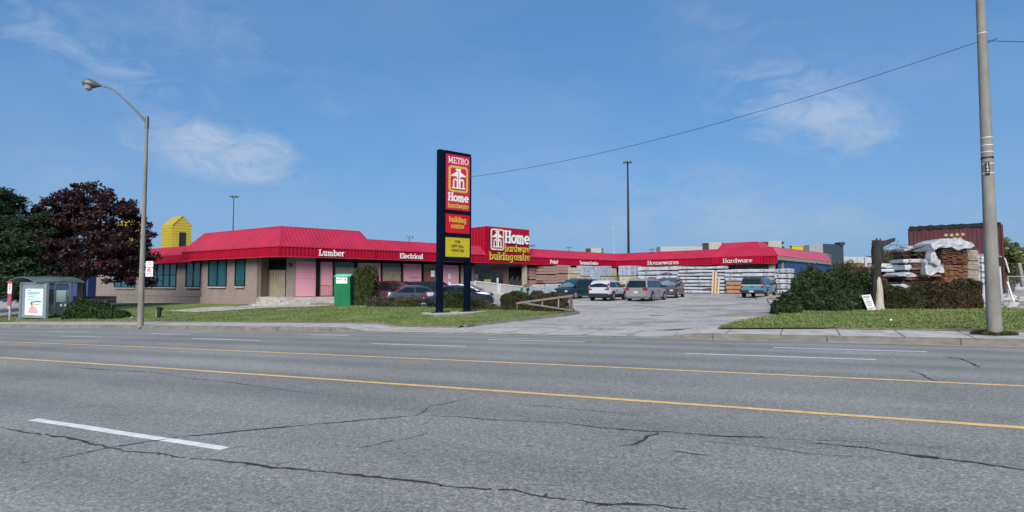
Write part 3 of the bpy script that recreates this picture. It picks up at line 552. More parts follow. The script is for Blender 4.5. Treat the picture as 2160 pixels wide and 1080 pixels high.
# ------------------------------------------------------------------ corrugated panels
def corr(name, e0, e1, r1, r0, mat, parent, pitch=.28, amp=.03, world=True):
    e0, e1, r0, r1 = map(Vector, (e0, e1, r0, r1)); u = (e1-e0).normalized(); nrm = u.cross(r0-e0)
    if nrm.length < 1e-6: nrm = u.cross(r1-e0)
    nrm.normalize(); v = nrm.cross(u)
    if nrm.dot(Vector((0, 0, CZ))-e0) < 0: nrm = -nrm
    poly = [((q-e0).dot(u), (q-e0).dot(v)) for q in (e0, e1, r1, r0)]; us = [q[0] for q in poly]; a, b = min(us), max(us)
    br = set(us); k = math.floor(a/pitch)
    while k*pitch < b:
        for f in (0, .34, .46, .88): br.add(k*pitch+f*pitch)
        k += 1
    br = sorted(x for x in br if a <= x <= b); fine = []
    for x in br:
        if not fine or x-fine[-1] > 1e-4: fine.append(x)
    def off(x):
        f = (x/pitch) % 1
        return amp if f <= .341 else (0 if .459 <= f <= .881 else (amp*(1-(f-.34)/.12) if f < .46 else amp*(f-.88)/.12))
    def vr(x):
        hits = []
        for i in range(4):
            (x0, y0), (x1, y1) = poly[i], poly[(i+1) % 4]
            if min(x0, x1)-1e-6 <= x <= max(x0, x1)+1e-6 and abs(x1-x0) > 1e-9: hits.append(y0+(y1-y0)*cf((x-x0)/(x1-x0), 0, 1))
        return (min(hits), max(hits)) if hits else (0, 0)
    vs_ = []
    for x in fine:
        lo, hi = vr(x); o = nrm*off(x); vs_ += [e0+u*x+v*lo+o, e0+u*x+v*hi+o]
    mb = MB(); mb.add(vs_, [(2*i, 2*i+2, 2*i+3, 2*i+1) for i in range(len(fine)-1)])
    back = [e0-nrm*.01, e1-nrm*.01, r1-nrm*.01, r0-nrm*.01]
    mb.slab(back, -nrm*.04); return mb.build(name, mat, parent, world=world)
# ------------------------------------------------------------------ the store
ZB, ZT, ZR, ZL = 3.7, 4.5, 5.45, 6.2
pC = at_z(589.5, 540.6, ZB); pL = at_z(383.5, 550, ZB); pR = at_z(792, 546.7, ZB); pI = at_z(1301, 563.3, ZB); pJ = at_z(1640, 555, ZB)
u1 = (pL-pC).normalized(); u2 = (pR-pC).normalized(); u3 = (pI-pR).normalized(); u4 = (pJ-pI).normalized()
n1 = V3(-u1.y, u1.x, 0); n1 = n1 if n1.y > 0 else -n1
def inw(u):
    n = V3(-u.y, u.x, 0); return n if n.y > 0 else -n
n1, n2, n3, n4 = map(inw, (u1, u2, u3, u4))
pW0 = at_z(383.5, 554, ZB); pW1 = pxline(200, pW0, u1); pW1.z = ZB; pW0 = pxline(402, pW0, u1); pW0.z = ZB
def lz(p, z): return V3(p.x, p.y, z)
def isect(P, u, Q, v):
    d = u.x*(-v.y)+v.x*u.y; t = ((Q.x-P.x)*(-v.y)+v.x*(Q.y-P.y))/d; return V3(P.x+u.x*t, P.y+u.y*t, 0)
store = thing('store_building', 'long low building supply store with red steel roof, red fascia and pink boarded windows', 'building', lz(pC, 0))
def fascia(a, b, n, mat='fasred'): corr('fascia', lz(a, ZB), lz(b, ZB), lz(b, ZT), lz(a, ZT), mat, store, .3, .022)
def trim(a, b, w=.07, h=.09, mat='trimred'): MB().beam(a, b, w, h).build('trim', mat, store, world=True)
k12 = lambda a, b: isect(pC+n1*a, u1, pC+n2*b, u2)
hipC = k12(1.2, 2.0); hipL = pL-u1*1.6+n1*1.2; hipR = pR-u2*.6+n2*2.0
backL = pL+n1*4; backR = pR+n2*6
fascia(pC, pL, n1); fascia(pC, pR, n2); fascia(pL, pL+n1*2.6, n1); fascia(pR, pR+n2*.2, n1)
corr('roof_panel', lz(pC, ZT), lz(pL, ZT), lz(hipL, ZL), lz(hipC, ZL), 'roofred', store, .31, .05)
corr('roof_panel', lz(pC, ZT), lz(pR, ZT), lz(hipR, ZL), lz(hipC, ZL), 'roofred', store, .31, .05)
corr('roof_panel', lz(pL, ZT), lz(backL, ZT), lz(hipL+n1*6, ZL), lz(hipL, ZL), 'roofred', store, .31, .05)
corr('roof_panel', lz(pR, ZT), lz(backR, ZT), lz(hipR+n2*6, ZL), lz(hipR, ZL), 'roofred', store, .31, .05)
for a, b in ((lz(pC, ZT), lz(hipC, ZL)), (lz(pL, ZT), lz(hipL, ZL)), (lz(pR, ZT), lz(hipR, ZL)), (lz(hipC, ZL), lz(hipL, ZL)), (lz(hipC, ZL), lz(hipR, ZL))): trim(a, b, .12, .1)
for a, b in ((pC, pL), (pC, pR)): trim(lz(a, ZT), lz(b, ZT), .16, .09); trim(lz(a, ZB), lz(b, ZB), .12, .07)
MB().prism([hipC[:2], hipL[:2], (hipL+n1*9)[:2], (hipC+n1*12+n2*6)[:2], (hipR+n2*9)[:2], hipR[:2]], ZT, ZL-.06).build('roof_deck', 'deck', store, world=True)
# left wing roof
fascia(pW0, pW1, n1); corr('roof_panel', lz(pW0-u1*1.5, ZT), lz(pW1, ZT), lz(pW1+n1*1.1, ZR), lz(pW0-u1*1.5+n1*1.1, ZR), 'roofred', store, .31, .05)
trim(lz(pW0, ZR)+n1*1.1, lz(pW1, ZR)+n1*1.1, .1, .08); trim(lz(pW0, ZT), lz(pW1, ZT), .07, .06)
# long wing roof (two runs, either side of the sign block) with valley at the inner corner
bL = pxline(1026, pR, u3); bR = pxline(1115.5, pR, u3); vI = isect(pR+n3*1.1, u3, pI+n4*1.1, u4)
aR = pR+u3*.05
fascia(aR, bL, n3); fascia(bR, pI, n3); fascia(pI, pJ, n4)
corr('roof_panel', lz(aR, ZT), lz(bL+n3*0, ZT), lz(bL+n3*1.1, ZR), lz(pR-u3*.36+n3*1.1, ZR), 'roofred', store, .31, .05)
corr('roof_panel', lz(bR, ZT), lz(pI, ZT), lz(vI, ZR), lz(bR+n3*1.1, ZR), 'roofred', store, .31, .05)
hH0 = pxline(1527, pI+n4*2.0, u4); hH1 = pxline(1598, pI+n4*2.0, u4); eH0 = pxline(1502, pI, u4); eH1 = pxline(1613, pI, u4)
jR = pJ+n4*1.1-u4*.9
corr('roof_panel', lz(pI, ZT), lz(eH0, ZT), lz(pxline(1514, pI+n4*1.1, u4), ZR), lz(vI, ZR), 'roofred', store, .31, .05)
pr0 = eH0-n4*.12; pr1 = eH1-n4*.12
corr('fascia', lz(pr0, ZB-.03), lz(pr1, ZB-.03), lz(pr1, ZT), lz(pr0, ZT), 'fasred', store, .3, .022)
corr('roof_panel', lz(pr0, ZT), lz(pr1, ZT), lz(hH1, 6.15), lz(hH0, 6.15), 'roofred', store, .31, .05)
corr('roof_panel', lz(pr0, ZT), lz(pr0+n4*5, ZT), lz(hH0+n4*5, 6.15), lz(hH0, 6.15), 'roofred', store); corr('roof_panel', lz(pr1, ZT), lz(pr1+n4*5, ZT), lz(hH1+n4*5, 6.15), lz(hH1, 6.15), 'roofred', store, .31, .05)
for a, b in ((pr0, hH0), (pr1, hH1)): trim(lz(a, ZT), lz(b, 6.15), .1, .1)
trim(lz(hH0, 6.15), lz(hH1, 6.15), .1, .1)
corr('roof_panel', lz(eH1, ZT), lz(pJ, ZT), lz(jR, ZR), lz(pxline(1605, pI+n4*1.1, u4), ZR), 'roofred', store, .31, .05)
pJ2 = pJ+u3*16.; jR2 = jR+u3*15.4
corr('roof_panel', lz(pJ, ZT), lz(pJ2, ZT-.2), lz(jR2+u4*.2, ZR-.12), lz(jR, ZR), pm('faded pink roof steel', (.38, .06, .10), .5, .05, .6), store)
trim(lz(pJ, ZT), lz(jR, ZR), .1, .1); trim(lz(jR, ZR), lz(jR2, ZR-.1), .08, .08); trim(lz(vI, ZR), lz(pI, ZT), .05, .05)
for a, b in ((vI, pR-u3*.36+n3*1.1), (vI, jR)): trim(lz(a, ZR), lz(b, ZR), .09, .08)
for a, b in ((aR, bL), (bR, pI), (pI, eH0), (eH1, pJ)): trim(lz(a, ZT), lz(b, ZT), .16, .08); trim(lz(a, ZB), lz(b, ZB), .12, .06)
MB().prism([(vI+n3*.05)[:2], (pR-u3*1+n3*1.2)[:2], (pR+n3*24)[:2], (vI+n3*24+u3*10)[:2], (jR2+n4*3)[:2], (jR2-n4*0+n4*.1)[:2], (jR+n4*.1+u3*.2)[:2]], ZT+.1, ZR-.08).build('roof_deck', 'deck', store, world=True)
MB().prism([(pW0+n1*1.15)[:2], (pW1+n1*1.15)[:2], (pW1+n1*20)[:2], (pW0+n1*20)[:2]], ZT+.1, ZR-.08).build('roof_deck', 'deck', store, world=True)
# soffits
for a, b, n in ((pC, pL, n1), (pC, pR, n2), (pR, pI, n3), (pI, pJ, n4), (pW0-u1*3, pW1, n1)):
    w = 2.6; MB().slab([lz(a, ZB+.12), lz(b, ZB+.12), lz(b+n*w, ZB+.12), lz(a+n*w, ZB+.12)], V3(0, 0, .05)).build('soffit', 'soffit', store, world=True)
# red sign block
bz0, bz1 = ZB-.04, 7.45; bl0 = bL-n3*.02; br0 = bR-n3*.02
corr('sign_block', lz(bl0, bz0), lz(br0, bz0), lz(br0, bz1), lz(bl0, bz1), 'fasred', store, .22, .02)
corr('sign_block', lz(bl0, bz0), lz(bl0+n3*2.6, bz0), lz(bl0+n3*2.6, bz1), lz(bl0, bz1), 'fasred', store, .5, .05)
corr('sign_block', lz(br0, bz0), lz(br0+n3*2.6, bz0), lz(br0+n3*2.6, bz1), lz(br0, bz1), 'fasred', store, .5, .05)
corr('sign_block', lz(bl0+n3*2.6, bz0), lz(br0+n3*2.6, bz0), lz(br0+n3*2.6, bz1), lz(bl0+n3*2.6, bz1), 'fasred', store, .5, .03)
# walls
def wall(name, a, b, z0, z1, n, mat, th=.25): MB().slab([lz(a, z0), lz(b, z0), lz(b, z1), lz(a, z1)], n*th).build(name, mat, store, world=True)
w1P = pC+n1*1.0; wq = pxline(545, w1P, u1); wl = pxline(424, w1P, u1)
wmL = wallmat('taupe block wall', u1, (.215, .165, .15)); wmL2 = wallmat('grey block wall', u1, (.205, .17, .152)); wmR = wallmat('taupe block wall right', u3, (.2, .17, .155))
wall('wall', wq, wl, -.6, ZB+.12, n1, wmL)
w2P = pL+n1*3.3; wr = pxline(430, w2P, u1); we = pxline(203, w2P, u1)
wall('wall', wr, we, -.8, ZB+.12, n1, wmL2); wall('wall', we, we+n1*18, -.8, ZB+.12, -u1, wmL2)
wall('wall', wl, wl+n1*3.2, -.6, ZB+.12, -u1, wmL)
MB().slab([lz(wq, .36)-n1*.03, lz(wl, .36)-n1*.03, lz(wl, -.6)-n1*.03, lz(wq, -.6)-n1*.03], -n1*.001).build('plinth', wmL, store, world=True)
MB().beam(lz(wq, .37)-n1*.03, lz(wl, .37)-n1*.03, .05, .025).build('plinth_ledge', 'sill', store, world=True)
MB().beam(lz(wr, .33)-n1*.03, lz(we, .33)-n1*.03, .05, .025).build('plinth_ledge', 'sill', store, world=True)
# porch, door wall
p2 = pC+n2*1.6; dB = pxline(622, p2, u2); dA = V3(xat(567, 47.6), 47.6, 0); dn = inw((dB-dA).normalized()); du = (dB-dA).normalized()
wall('wall', wq, dA, -.6, ZB+.12, u1, wmL, .2); wall('wall', dA, dB, -.6, ZB+.12, dn, wmL, .2)
def onw(px, P, u): return pxline(px, P, u)
def wbox(name, px0, px1, z0, z1, P, u, n, mat, proud=.03, th=.06, parent=None):
    a = onw(px0, P, u); b = onw(px1, P, u); return MB().slab([lz(a, z0)-n*proud, lz(b, z0)-n*proud, lz(b, z1)-n*proud, lz(a, z1)-n*proud], n*th).build(name, mat, parent or store, world=True)
# plank door
def planks(px0, px1, z0, z1, P, u, n, mat, cnt, parent, name='plank_door', proud=.05):
    a = onw(px0, P, u); b = onw(px1, P, u); mb = MB(); rr = random.Random(int(px0))
    for i in range(cnt):
        q0 = a.lerp(b, (i+.06)/cnt); q1 = a.lerp(b, (i+.94)/cnt); pr = proud+rr.uniform(0, .015); dz = rr.uniform(-.03, .02)
        mb.slab([lz(q0, z0)-n*pr, lz(q1, z0)-n*pr, lz(q1, z1+dz)-n*pr, lz(q0, z1+dz)-n*pr], n*.03)
    return mb.build(name, mat, parent, world=True)
ydr = (dA.y+dB.y)/2
d = planks(568, 603, .5, zat(ydr, 569), dA, du, dn, 'wood', 7, store); wbox('door_opening', 567.5, 603.5, zat(ydr, 569)-.05, zat(ydr, 545), dA, du, dn, 'dark', .03, .03)
wbox('door_backing', 567.5, 603.5, .45, zat(ydr, 569)-.04, dA, du, dn, 'dark', .02, .02)
# steps and walkway
pf = pC+n2*.35
MB().prism([wq[:2], dA[:2], dB[:2], (pxline(1000, p2, u3))[:2], (pxline(1000, pR+n3*.3, u3))[:2], (pC+n2*.35)[:2]], -.6, .5).build('walkway', 'conc', store, world=True)
for i, (o, z) in enumerate(((.35, .33), (.7, .16), (1.1, -.0))):
    MB().prism([(wq-n1*.15+u2*.1*i)[:2], (pC+u1*2.2-n1*(o-.35)+n2*.3)[:2], (pC-n1*(o-.4)-u1*.1)[:2], (pC-n2*(o-.35)+u2*.3)[:2], (pC-n2*(o-.35)+u2*3.2)[:2], (pC+n2*.36+u2*3.2)[:2], (pC+n2*1+u2*.2)[:2]], -.6, z).build('step', 'conc', store, world=True)
# right-hand facade: wall, pink panels, posts, gates
wall('wall', dB-u2*.1, onw(800, p2, u2), -.6, ZB+.12, n2, wmR); p3 = pR+n3*1.6
wall('wall', onw(795, p3, u3), isect(p3, u3, pI+n4*1.6, u4), -.6, ZB+.12, n3, wmR)
wall('wall', isect(p3, u3, pI+n4*1.6, u4), pJ+n4*1.6, -.6, ZB+.12, n4, wmR)
for px0, px1 in ((624, 666), (675, 702), (754, 802)): wbox('pink_panel', px0, px1, .55, 3.42, p2, u2, n2, 'pink', .04, .05)
for px0, px1 in ((850, 889), (933, 968)): wbox('pink_panel', px0, px1, .3, 3.42, p3, u3, n3, 'pink', .04, .05)
wbox('panel_joint', 624, 666, 1.98, 2.0, p2, u2, n2, 'trimred', .044, .004)
for px0, px1 in ((667, 674), (702.5, 705), (749, 753)): wbox('post', px0, px1, .5, ZB+.1, p2-n2*.15, u2, n2, 'dark', .05, .2)
for px0, px1 in ((802.5, 805.5), (846, 849.5), (889.5, 893), (922, 926), (968.5, 971), (990, 994)): wbox('post', px0, px1, .2, ZB+.1, p3-n3*.1, u3, n3, 'dark', .05, .15)
wbox('header', 667, 800, 3.42, ZB+.1, p2, u2, n2, 'dark', .03, .05); wbox('header', 805, 1000, 3.44, ZB+.1, p3, u3, n3, 'dark', .03, .05)
wbox('boarded_gate', 705, 749, .5, 3.0, p2, u2, n2, 'greywood', .03, .04); planks(706, 748, .5, 2.55, p2, u2, n2, 'wood', 12, store, 'picket_gate', .09); wbox('window', 705, 749, 3.02, 3.42, p2, u2, n2, 'glass', .03, .03)
wbox('boarded_gate', 806, 846, .3, 3.05, p3, u3, n3, 'greywood', .03, .04); wbox('window', 806, 846, 3.1, 3.44, p3, u3, n3, 'glass', .03, .03)
mb = MB(); a = onw(807, p3, u3); b = onw(845, p3, u3); wdt = (b-a).length
for i in range(12):
    for sg in (0, 1):
        x0 = wdt/2*(i/12); z0 = .35; x1 = max(0, x0-1.3*.0)
        q0 = (a+u3*(wdt/2-x0*1.) if sg else a+u3*(wdt/2+x0*1.)); q1 = q0+u3*(-.55 if sg else .55)*1.
        lim = lambda q: a+u3*cf((q-a).dot(u3), 0, wdt)
        mb.beam(lz(lim(q0), 2.45)-n3*(.05+.003*(i % 3)), lz(lim(q1), .6)-n3*(.05+.003*(i % 3)), .1, .02, up=n3)
mb.build('diagonal_boards', 'wood', store, world=True); wbox('gate_rail', 806, 846, 2.4, 2.62, p3, u3, n3, 'wood', .09, .05); wbox('gate_rail', 806, 846, 3.0, 3.06, p3, u3, n3, 'sill', .09, .05)
planks(893, 922, .3, 2.7, p3, u3, n3, 'redwood', 9, store, 'shed_boards', .06); wbox('gable_board', 893, 922, 2.7, 3.1, p3, u3, n3, 'brownwood', .03, .04); nb = wbox('notice', 907, 915, 2.25, 2.85, p3, u3, n3, 'label', .16, .02)
planks(971, 990, .3, 3.3, p3, u3, n3, 'wood', 6, store, 'slat_gate', .06); wbox('gate_backing', 971, 990, .3, 3.3, p3, u3, n3, 'dark', .02, .02)
wbox('notice', 945.5, 950, 1.5, 2.55, p3, u3, n3, 'label', .05, .01); wbox('notice_symbol', 946.6, 949, 1.75, 2.1, p3, u3, n3, 'bluewall', .056, .005); wbox('notice_symbol', 947.1, 948.6, 2.25, 2.45, p3, u3, n3, 'redbin', .056, .005); wbox('hatch', 941, 958, .3, 1.5, p3, u3, n3, pm('rose louvre', (.4, .12, .16)), .05, .02)
btext('NO LOADING', lz(onw(873, p3, u3), 2.15)-n3*.046, u3, UP, -n3, .1, 'redwood', store, width=1.0)
# railing on the walkway
rl = thing('railing', 'low maroon metal railing beside the concrete steps of the store porch', 'railing', lz(pC+u2*3.4, .5))
ra, rb = pxline(676, pC+n2*.5, u2), pxline(703, pC+n2*.5, u2); mb = MB(); mb.beam(lz(ra, 1.45), lz(rb, 1.38), .05, .05); mb.beam(lz(ra, .62), lz(rb, .62), .04, .04); mb.build('rail', 'redwood', rl, world=True)
mb = MB()
for i in range(9): q = ra.lerp(rb, i/8); mb.beam(lz(q, .5), lz(q, 1.41), .025, .025)
mb.build('balusters', 'redwood', rl, world=True)
# entrance under the sign block
for px0, px1, z0, z1, mt, nm in ((1000, 1007, 2.6, 3.45, 'glass', 'window'), (1009, 1034, 2.05, 3.4, 'glass', 'window'), (1037, 1059, 3.0, 3.4, 'redwood', 'entrance_sign'), (1036, 1060, .4, 2.95, 'glass', 'entrance_door')):
    wbox(nm, px0, px1, z0, z1, p3, u3, n3, mt, .05, .04)
for px in (1000, 1008, 1035, 1048, 1060.5): wbox('door_frame', px-.6, px+.6, .3, 3.44, p3, u3, n3, 'lamp', .07, .03)
wbox('counter_panel', 1000, 1034, .4, 2.0, p3, u3, n3, 'dark', .04, .04); ps = wbox('poster', 1021, 1034, .7, 2.0, p3, u3, n3, 'label', .06, .01); wbox('poster_heading', 1021.4, 1033.6, 1.55, 1.98, p3, u3, n3, 'signyel', .066, .006); wbox('poster', 1010, 1015, 1.0, 1.9, p3, u3, n3, 'green', .06, .01)
wbox('door_notice', 1046.5, 1050.5, 1.7, 2.2, p3, u3, n3, 'label', .09, .01); wbox('recess', 1073, 1104, .2, 3.4, p3, u3, n3, 'dark', .05, .04); wbox('wood_wall', 1061, 1072, .2, 3.44, p3, u3, n3, 'brownwood', .06, .05)
wbox('column', 1106, 1112, .1, ZB+.1, pR+n3*.45, u3, n3, pm('beige column', (.34, .3, .24), .8), .0, .4)
mb = MB()
for i in range(8): q = onw(1074+i*3.6, p3-n3*.8, u3); mb.box(q.x-.07, q.x+.07, q.y-.05, q.y+.05, .2, 1.9+.5*((i*7) % 3)/2)
mb.build('display_racks', 'blackmetal', store, world=True)
wbox('display_goods', 1088, 1102, .9, 1.5, p3-n3*.7, u3, n3, 'redbin', .02, .1)
wbox('header', 1112, 1300, 3.3, ZB+.1, p3, u3, n3, 'dark', .03, .05); wbox('shop_window', 1117, 1290, .6, 3.3, p3, u3, n3, 'glass', .03, .04)
p4 = pI+n4*1.6; wbox('shop_window', 1315, 1620, .6, 3.3, p4, u4, n4, 'glass', .03, .04)
wbox('column', 1622, 1634, .3, ZB+.1, pI+n4*.6, u4, n4, 'sill', 0, .4)
# side wall of the right end
sw0 = pJ+n4*.7+u4*(-.2); MB().slab([lz(sw0, .2), lz(sw0+u3*15.5, .2), lz(sw0+u3*15.5, ZT-.05), lz(sw0, ZT-.05)], n4*.3).build('side_wall', 'bluewall', store, world=True)
MB().slab([lz(pJ-u4*.04, ZB+.35), lz(pJ2-u4*.04, ZB+.2), lz(pJ2-u4*.04, ZT-.22), lz(pJ-u4*.04, ZT-.02)], -u4*.06).build('barge_board', 'greywood', store, world=True)
# windows of the left walls
def window(px0, px1, y0, y1, P, nmull, split=None):
    Y = (onw((px0+px1)/2, P, u1)).y; z0, z1 = zat(Y, y1), zat(Y, y0)
    w = wbox('window', px0, px1, z0, z1, P, u1, n1, 'teal', .015, .03); a = onw(px0, P, u1)-n1*.05; b = onw(px1, P, u1)-n1*.05; mb = MB()
    for i in range(nmull+2): q = a.lerp(b, i/(nmull+1)); mb.beam(lz(q, z0), lz(q, z1), .09, .07, up=n1)
    mb.beam(lz(a, z0), lz(b, z0), .08, .09); mb.beam(lz(a, z1), lz(b, z1), .08, .12)
    if split: mb.beam(lz(a.lerp(b, .35), z0+(z1-z0)*.5), lz(b, z0+(z1-z0)*.5), .06, .06)
    mb.build('frame', 'frame', w, world=True); MB().beam(lz(a, z0-.1)-n1*.05+u1*-.1, lz(b, z0-.1)-n1*.05, .16, .1).build('sill', 'sill', w, world=True)
window(440.5, 478, 549, 603.5, w1P, 1); window(497, 517, 547, 603, w1P, 0); window(393, 423, 552, 605, w2P, 1); window(306, 372, 555, 605, w2P, 4, True); window(242, 286, 560, 606, w2P, 2)
lmp = onw(617, dA, du); mb = MB(); mb.tube([lz(lmp, 3.0)-dn*.1, lz(lmp, 3.12)-dn*.25, lz(lmp, 3.3)-dn*.22], [.06, .09, .05], 8); mb.build('porch_lamp', 'blackmetal', store, world=True, smooth=True)
# fascia words
def fword(text, px0, px1, ybase, ycap, P, u, n, mat='lwhite', sw=1.0, Z=None, depth=.07, back=False):
    a = pxline(px0, P, u); b = pxline(px1, P, u); z0 = zat(a.y, ybase); z1 = zat(a.y, ycap); uu = (b-a).normalized(); mb = MB()
    word(mb, text, lz(a, z0)-n*.03, uu, UP, -n, z1-z0, (b-a).length, depth, sw); o = mb.build('lettering', mat, store, world=True)
    if back: mb = MB(); word(mb, text, lz(a, z0)-n*.012-UP*.03+uu*.02, uu, UP, -n, z1-z0, (b-a).length, .05, sw*1.45); mb.build('drawn_letter_shadow', 'dark', store, world=True)  # dark, wider copy offset behind the letters draws their shadow outline
    return o
fword('Lumber', 671, 725, 539.5, 526, pC, u2, n2); fword('Electrical', 842, 891, 545, 534, pR, u3, n3)
fword('Paint', 1160, 1176.5, 556, 548, pR, u3, n3, sw=.68); fword('Season', 1222.5, 1243, 558, 550, pR, u3, n3, sw=.68); fword('Centre', 1244, 1261, 558.6, 551, pR, u3, n3, sw=.68)
fword('Housewares', 1366.5, 1433, 559, 550.5, pI, u4, n4, sw=.68); fword('Hardware', 1525.5, 1588, 555, 546, pI-n4*.14, u4, n4, sw=.68)
sbP = bl0-n3*.03
fword('Home', 1063, 1115, 513, 485.5, sbP, u3, n3, sw=1.15, depth=.1, back=True); fword('hardware', 1063, 1116, 531, 515, sbP, u3, n3, 'lyellow', .72, depth=.08, back=True); fword('building', 1031.5, 1081, 548, 531, sbP, u3, n3, 'lyellow', .72, depth=.08, back=True); fword('centre', 1083.5, 1116, 549.5, 533, sbP, u3, n3, 'lyellow', .72, depth=.08, back=True)
ea = pxline(1032, sbP, u3); eb = pxline(1061.5, sbP, u3); ec = (ea+eb)/2; ez0, ez1 = zat(ec.y, 528), zat(ec.y, 483)
emblem(lz(ec, (ez0+ez1)/2)-n3*.16, u3, UP, -n3, (eb-ea).length*.97, ez1-ez0, store, 'lgrey', 'fasred', .02, .15)
# rooftop gear
def on_roof(px, Y): return V3(xat(px, Y), Y, ZR-.08)
def floodlight(px, py, Y, label):
    b = on_roof(px, Y); t = thing('floodlight', label, 'floodlight', b, group='small floodlights along the red roof edge'); z = zat(Y, py)-b.z
    MB().beam((0, 0, 0), (0, 0, z-.1), .05, .05).build('bracket', 'blackmetal', t); mb = MB(); mb.box(-.30, -.03, -.1, .12, z-.06, z+.14); mb.box(.03, .30, -.1, .12, z-.05, z+.15); mb.build('lamp_head', 'hvacdark', t, bevel=.03); MB().box(-.26, -.07, -.105, -.1, z-.03, z+.05).build('lamp_lens', 'steel', t); MB().box(.07, .26, -.105, -.1, z-.02, z+.06).build('lamp_lens', 'steel', t)
for q in ((863, 502, 52.6, 'twin floodlight on the roof edge above the second fascia word'), (1124, 519.5, 62.5, 'twin floodlight just right of the red sign block'), (1200, 524, 66.5, 'twin floodlight on the roof left of the low dark air unit'), (1376, 527.5, 68.5, 'twin floodlight beside the pale rooftop trailer')): floodlight(*q)
def hvac(px0, px1, y0, y1, Y, label, lou=True, depth=2.2, rz=.0, louvre_side=1):
    x0, x1 = xat(px0, Y), xat(px1, Y); t = thing('rooftop_air_unit', label, 'air unit', ((x0+x1)/2, Y+depth/2, zat(Y, y1)), group='air units on the store roof', rz=-math.atan2(x0, Y)*.9); w = x1-x0; h = zat(Y, y0)-zat(Y, y1)
    MB().box(-w/2+.25*w*(not lou), w/2-.12*w, -depth/2, depth/2, 0, h).build('cabinet', 'hvac', t, bevel=.03); MB().box(-w/2+.02, -w/2+w*.28, -depth/2-.03, -depth/2+.02, h*.1, h*.95).build('louvre', 'hvacdark', t)
    mb = MB()
    for zc in (.3, .75): mb.add([(w/2-.12*w, -depth/2+.1, h*(zc-.2)), (w/2-.12*w, depth/2-.1, h*(zc-.2)), (w/2-.12*w, depth/2-.1, h*(zc+.2)), (w/2-.12*w, -depth/2+.1, h*(zc+.2)), (w/2+.02, -depth/2+.1, h*(zc+.12)), (w/2+.02, depth/2-.1, h*(zc+.12))], [(0, 1, 2, 3), (3, 2, 5, 4), (0, 3, 4), (1, 5, 2)])
    mb.build('hood', 'hvacdark', t)
    MB().box(-w/2+w*.3, -w/2+w*.305, -depth/2-.01, -depth/2, 0.02, h*.98).build('panel_seam', 'hvacdark', t)
hvac(1238, 1276, 523, 536, 74, 'low dark air unit on the roof above the inner corner'); hvac(1491, 1534, 511, 530, 66, 'grey air unit peeking over the roof left of the raised mansard'); hvac(1619, 1663, 508, 530, 62, 'grey air unit with two dark hoods right of the raised mansard')
tr = thing('rooftop_trailer', 'long pale ribbed trailer box standing beyond the red roof', 'trailer', (xat(1440, 82), 82, 3)); mb = MB(); x0, x1 = xat(1394, 82)-tr.location.x, xat(1484, 82)-tr.location.x
corr('box_side', V3(x0, 0, 0), V3(x1, 0, 0), V3(x1, 0, zat(82, 519)-3), V3(x0, 0, zat(82, 520.5)-3), 'trailer', tr, .5, .05, world=False); MB().box(x0, x1, .1, 2.5, 0, zat(82, 520)-3).build('box_body', 'trailer', tr); MB().box(x1+.05, x1+.7, 0, 2.5, 0, zat(82, 517)-3).build('end_panel', 'redbin', tr)
yb = thing('yellow_container', 'yellow skip container sitting beyond the pink end roof', 'container', (xat(1684, 80), 80, 3), 0); w = xat(1696, 80)-xat(1672, 80); z = zat(80, 518)-3; MB().box(-w/2, w/2, 0, .6, 0, z).build('box_body', 'signyel', yb, bevel=.04); mb = MB(); mb.box(-w/2-.04, w/2+.04, -.05, .65, z-.12, z+.02); mb.build('rim', 'ysiding', yb); btext('BINS', V3(0, -.01, z*.72)+yb.location, V3(1, 0, 0), UP, V3(0, -1, 0), .2, 'lblack', yb, width=w*.5)
db = thing('dark_roof_screen', 'black rooftop box with one pale side panel right of the yellow container', 'roof box', (xat(1750, 84), 84, 3)); X = lambda px: xat(px, 84)-db.location.x; Zz = lambda py: zat(84, py)-3
MB().slab([(X(1738), 0, 0), (X(1781), 0, 0), (X(1781), 0, Zz(516)), (X(1738), 0, Zz(514))], V3(0, 4, 0)).build('dark_panel', pm('slate panel', (.02, .035, .05), .5), db); MB().slab([(X(1721), 1.6, 0), (X(1737.8), 0, 0), (X(1737.8), 0, Zz(514)), (X(1721), 1.6, Zz(514.5))], V3(0, 2, 0)).build('pale_panel', 'trailer', db); MB().box(X(1772), X(1783), -.2, 1.2, Zz(517), Zz(511)).build('vent_box', 'hvacdark', db); MB().box(X(1738), X(1790), .1, 4, 0, Zz(541)).build('base', 'concfar', db)
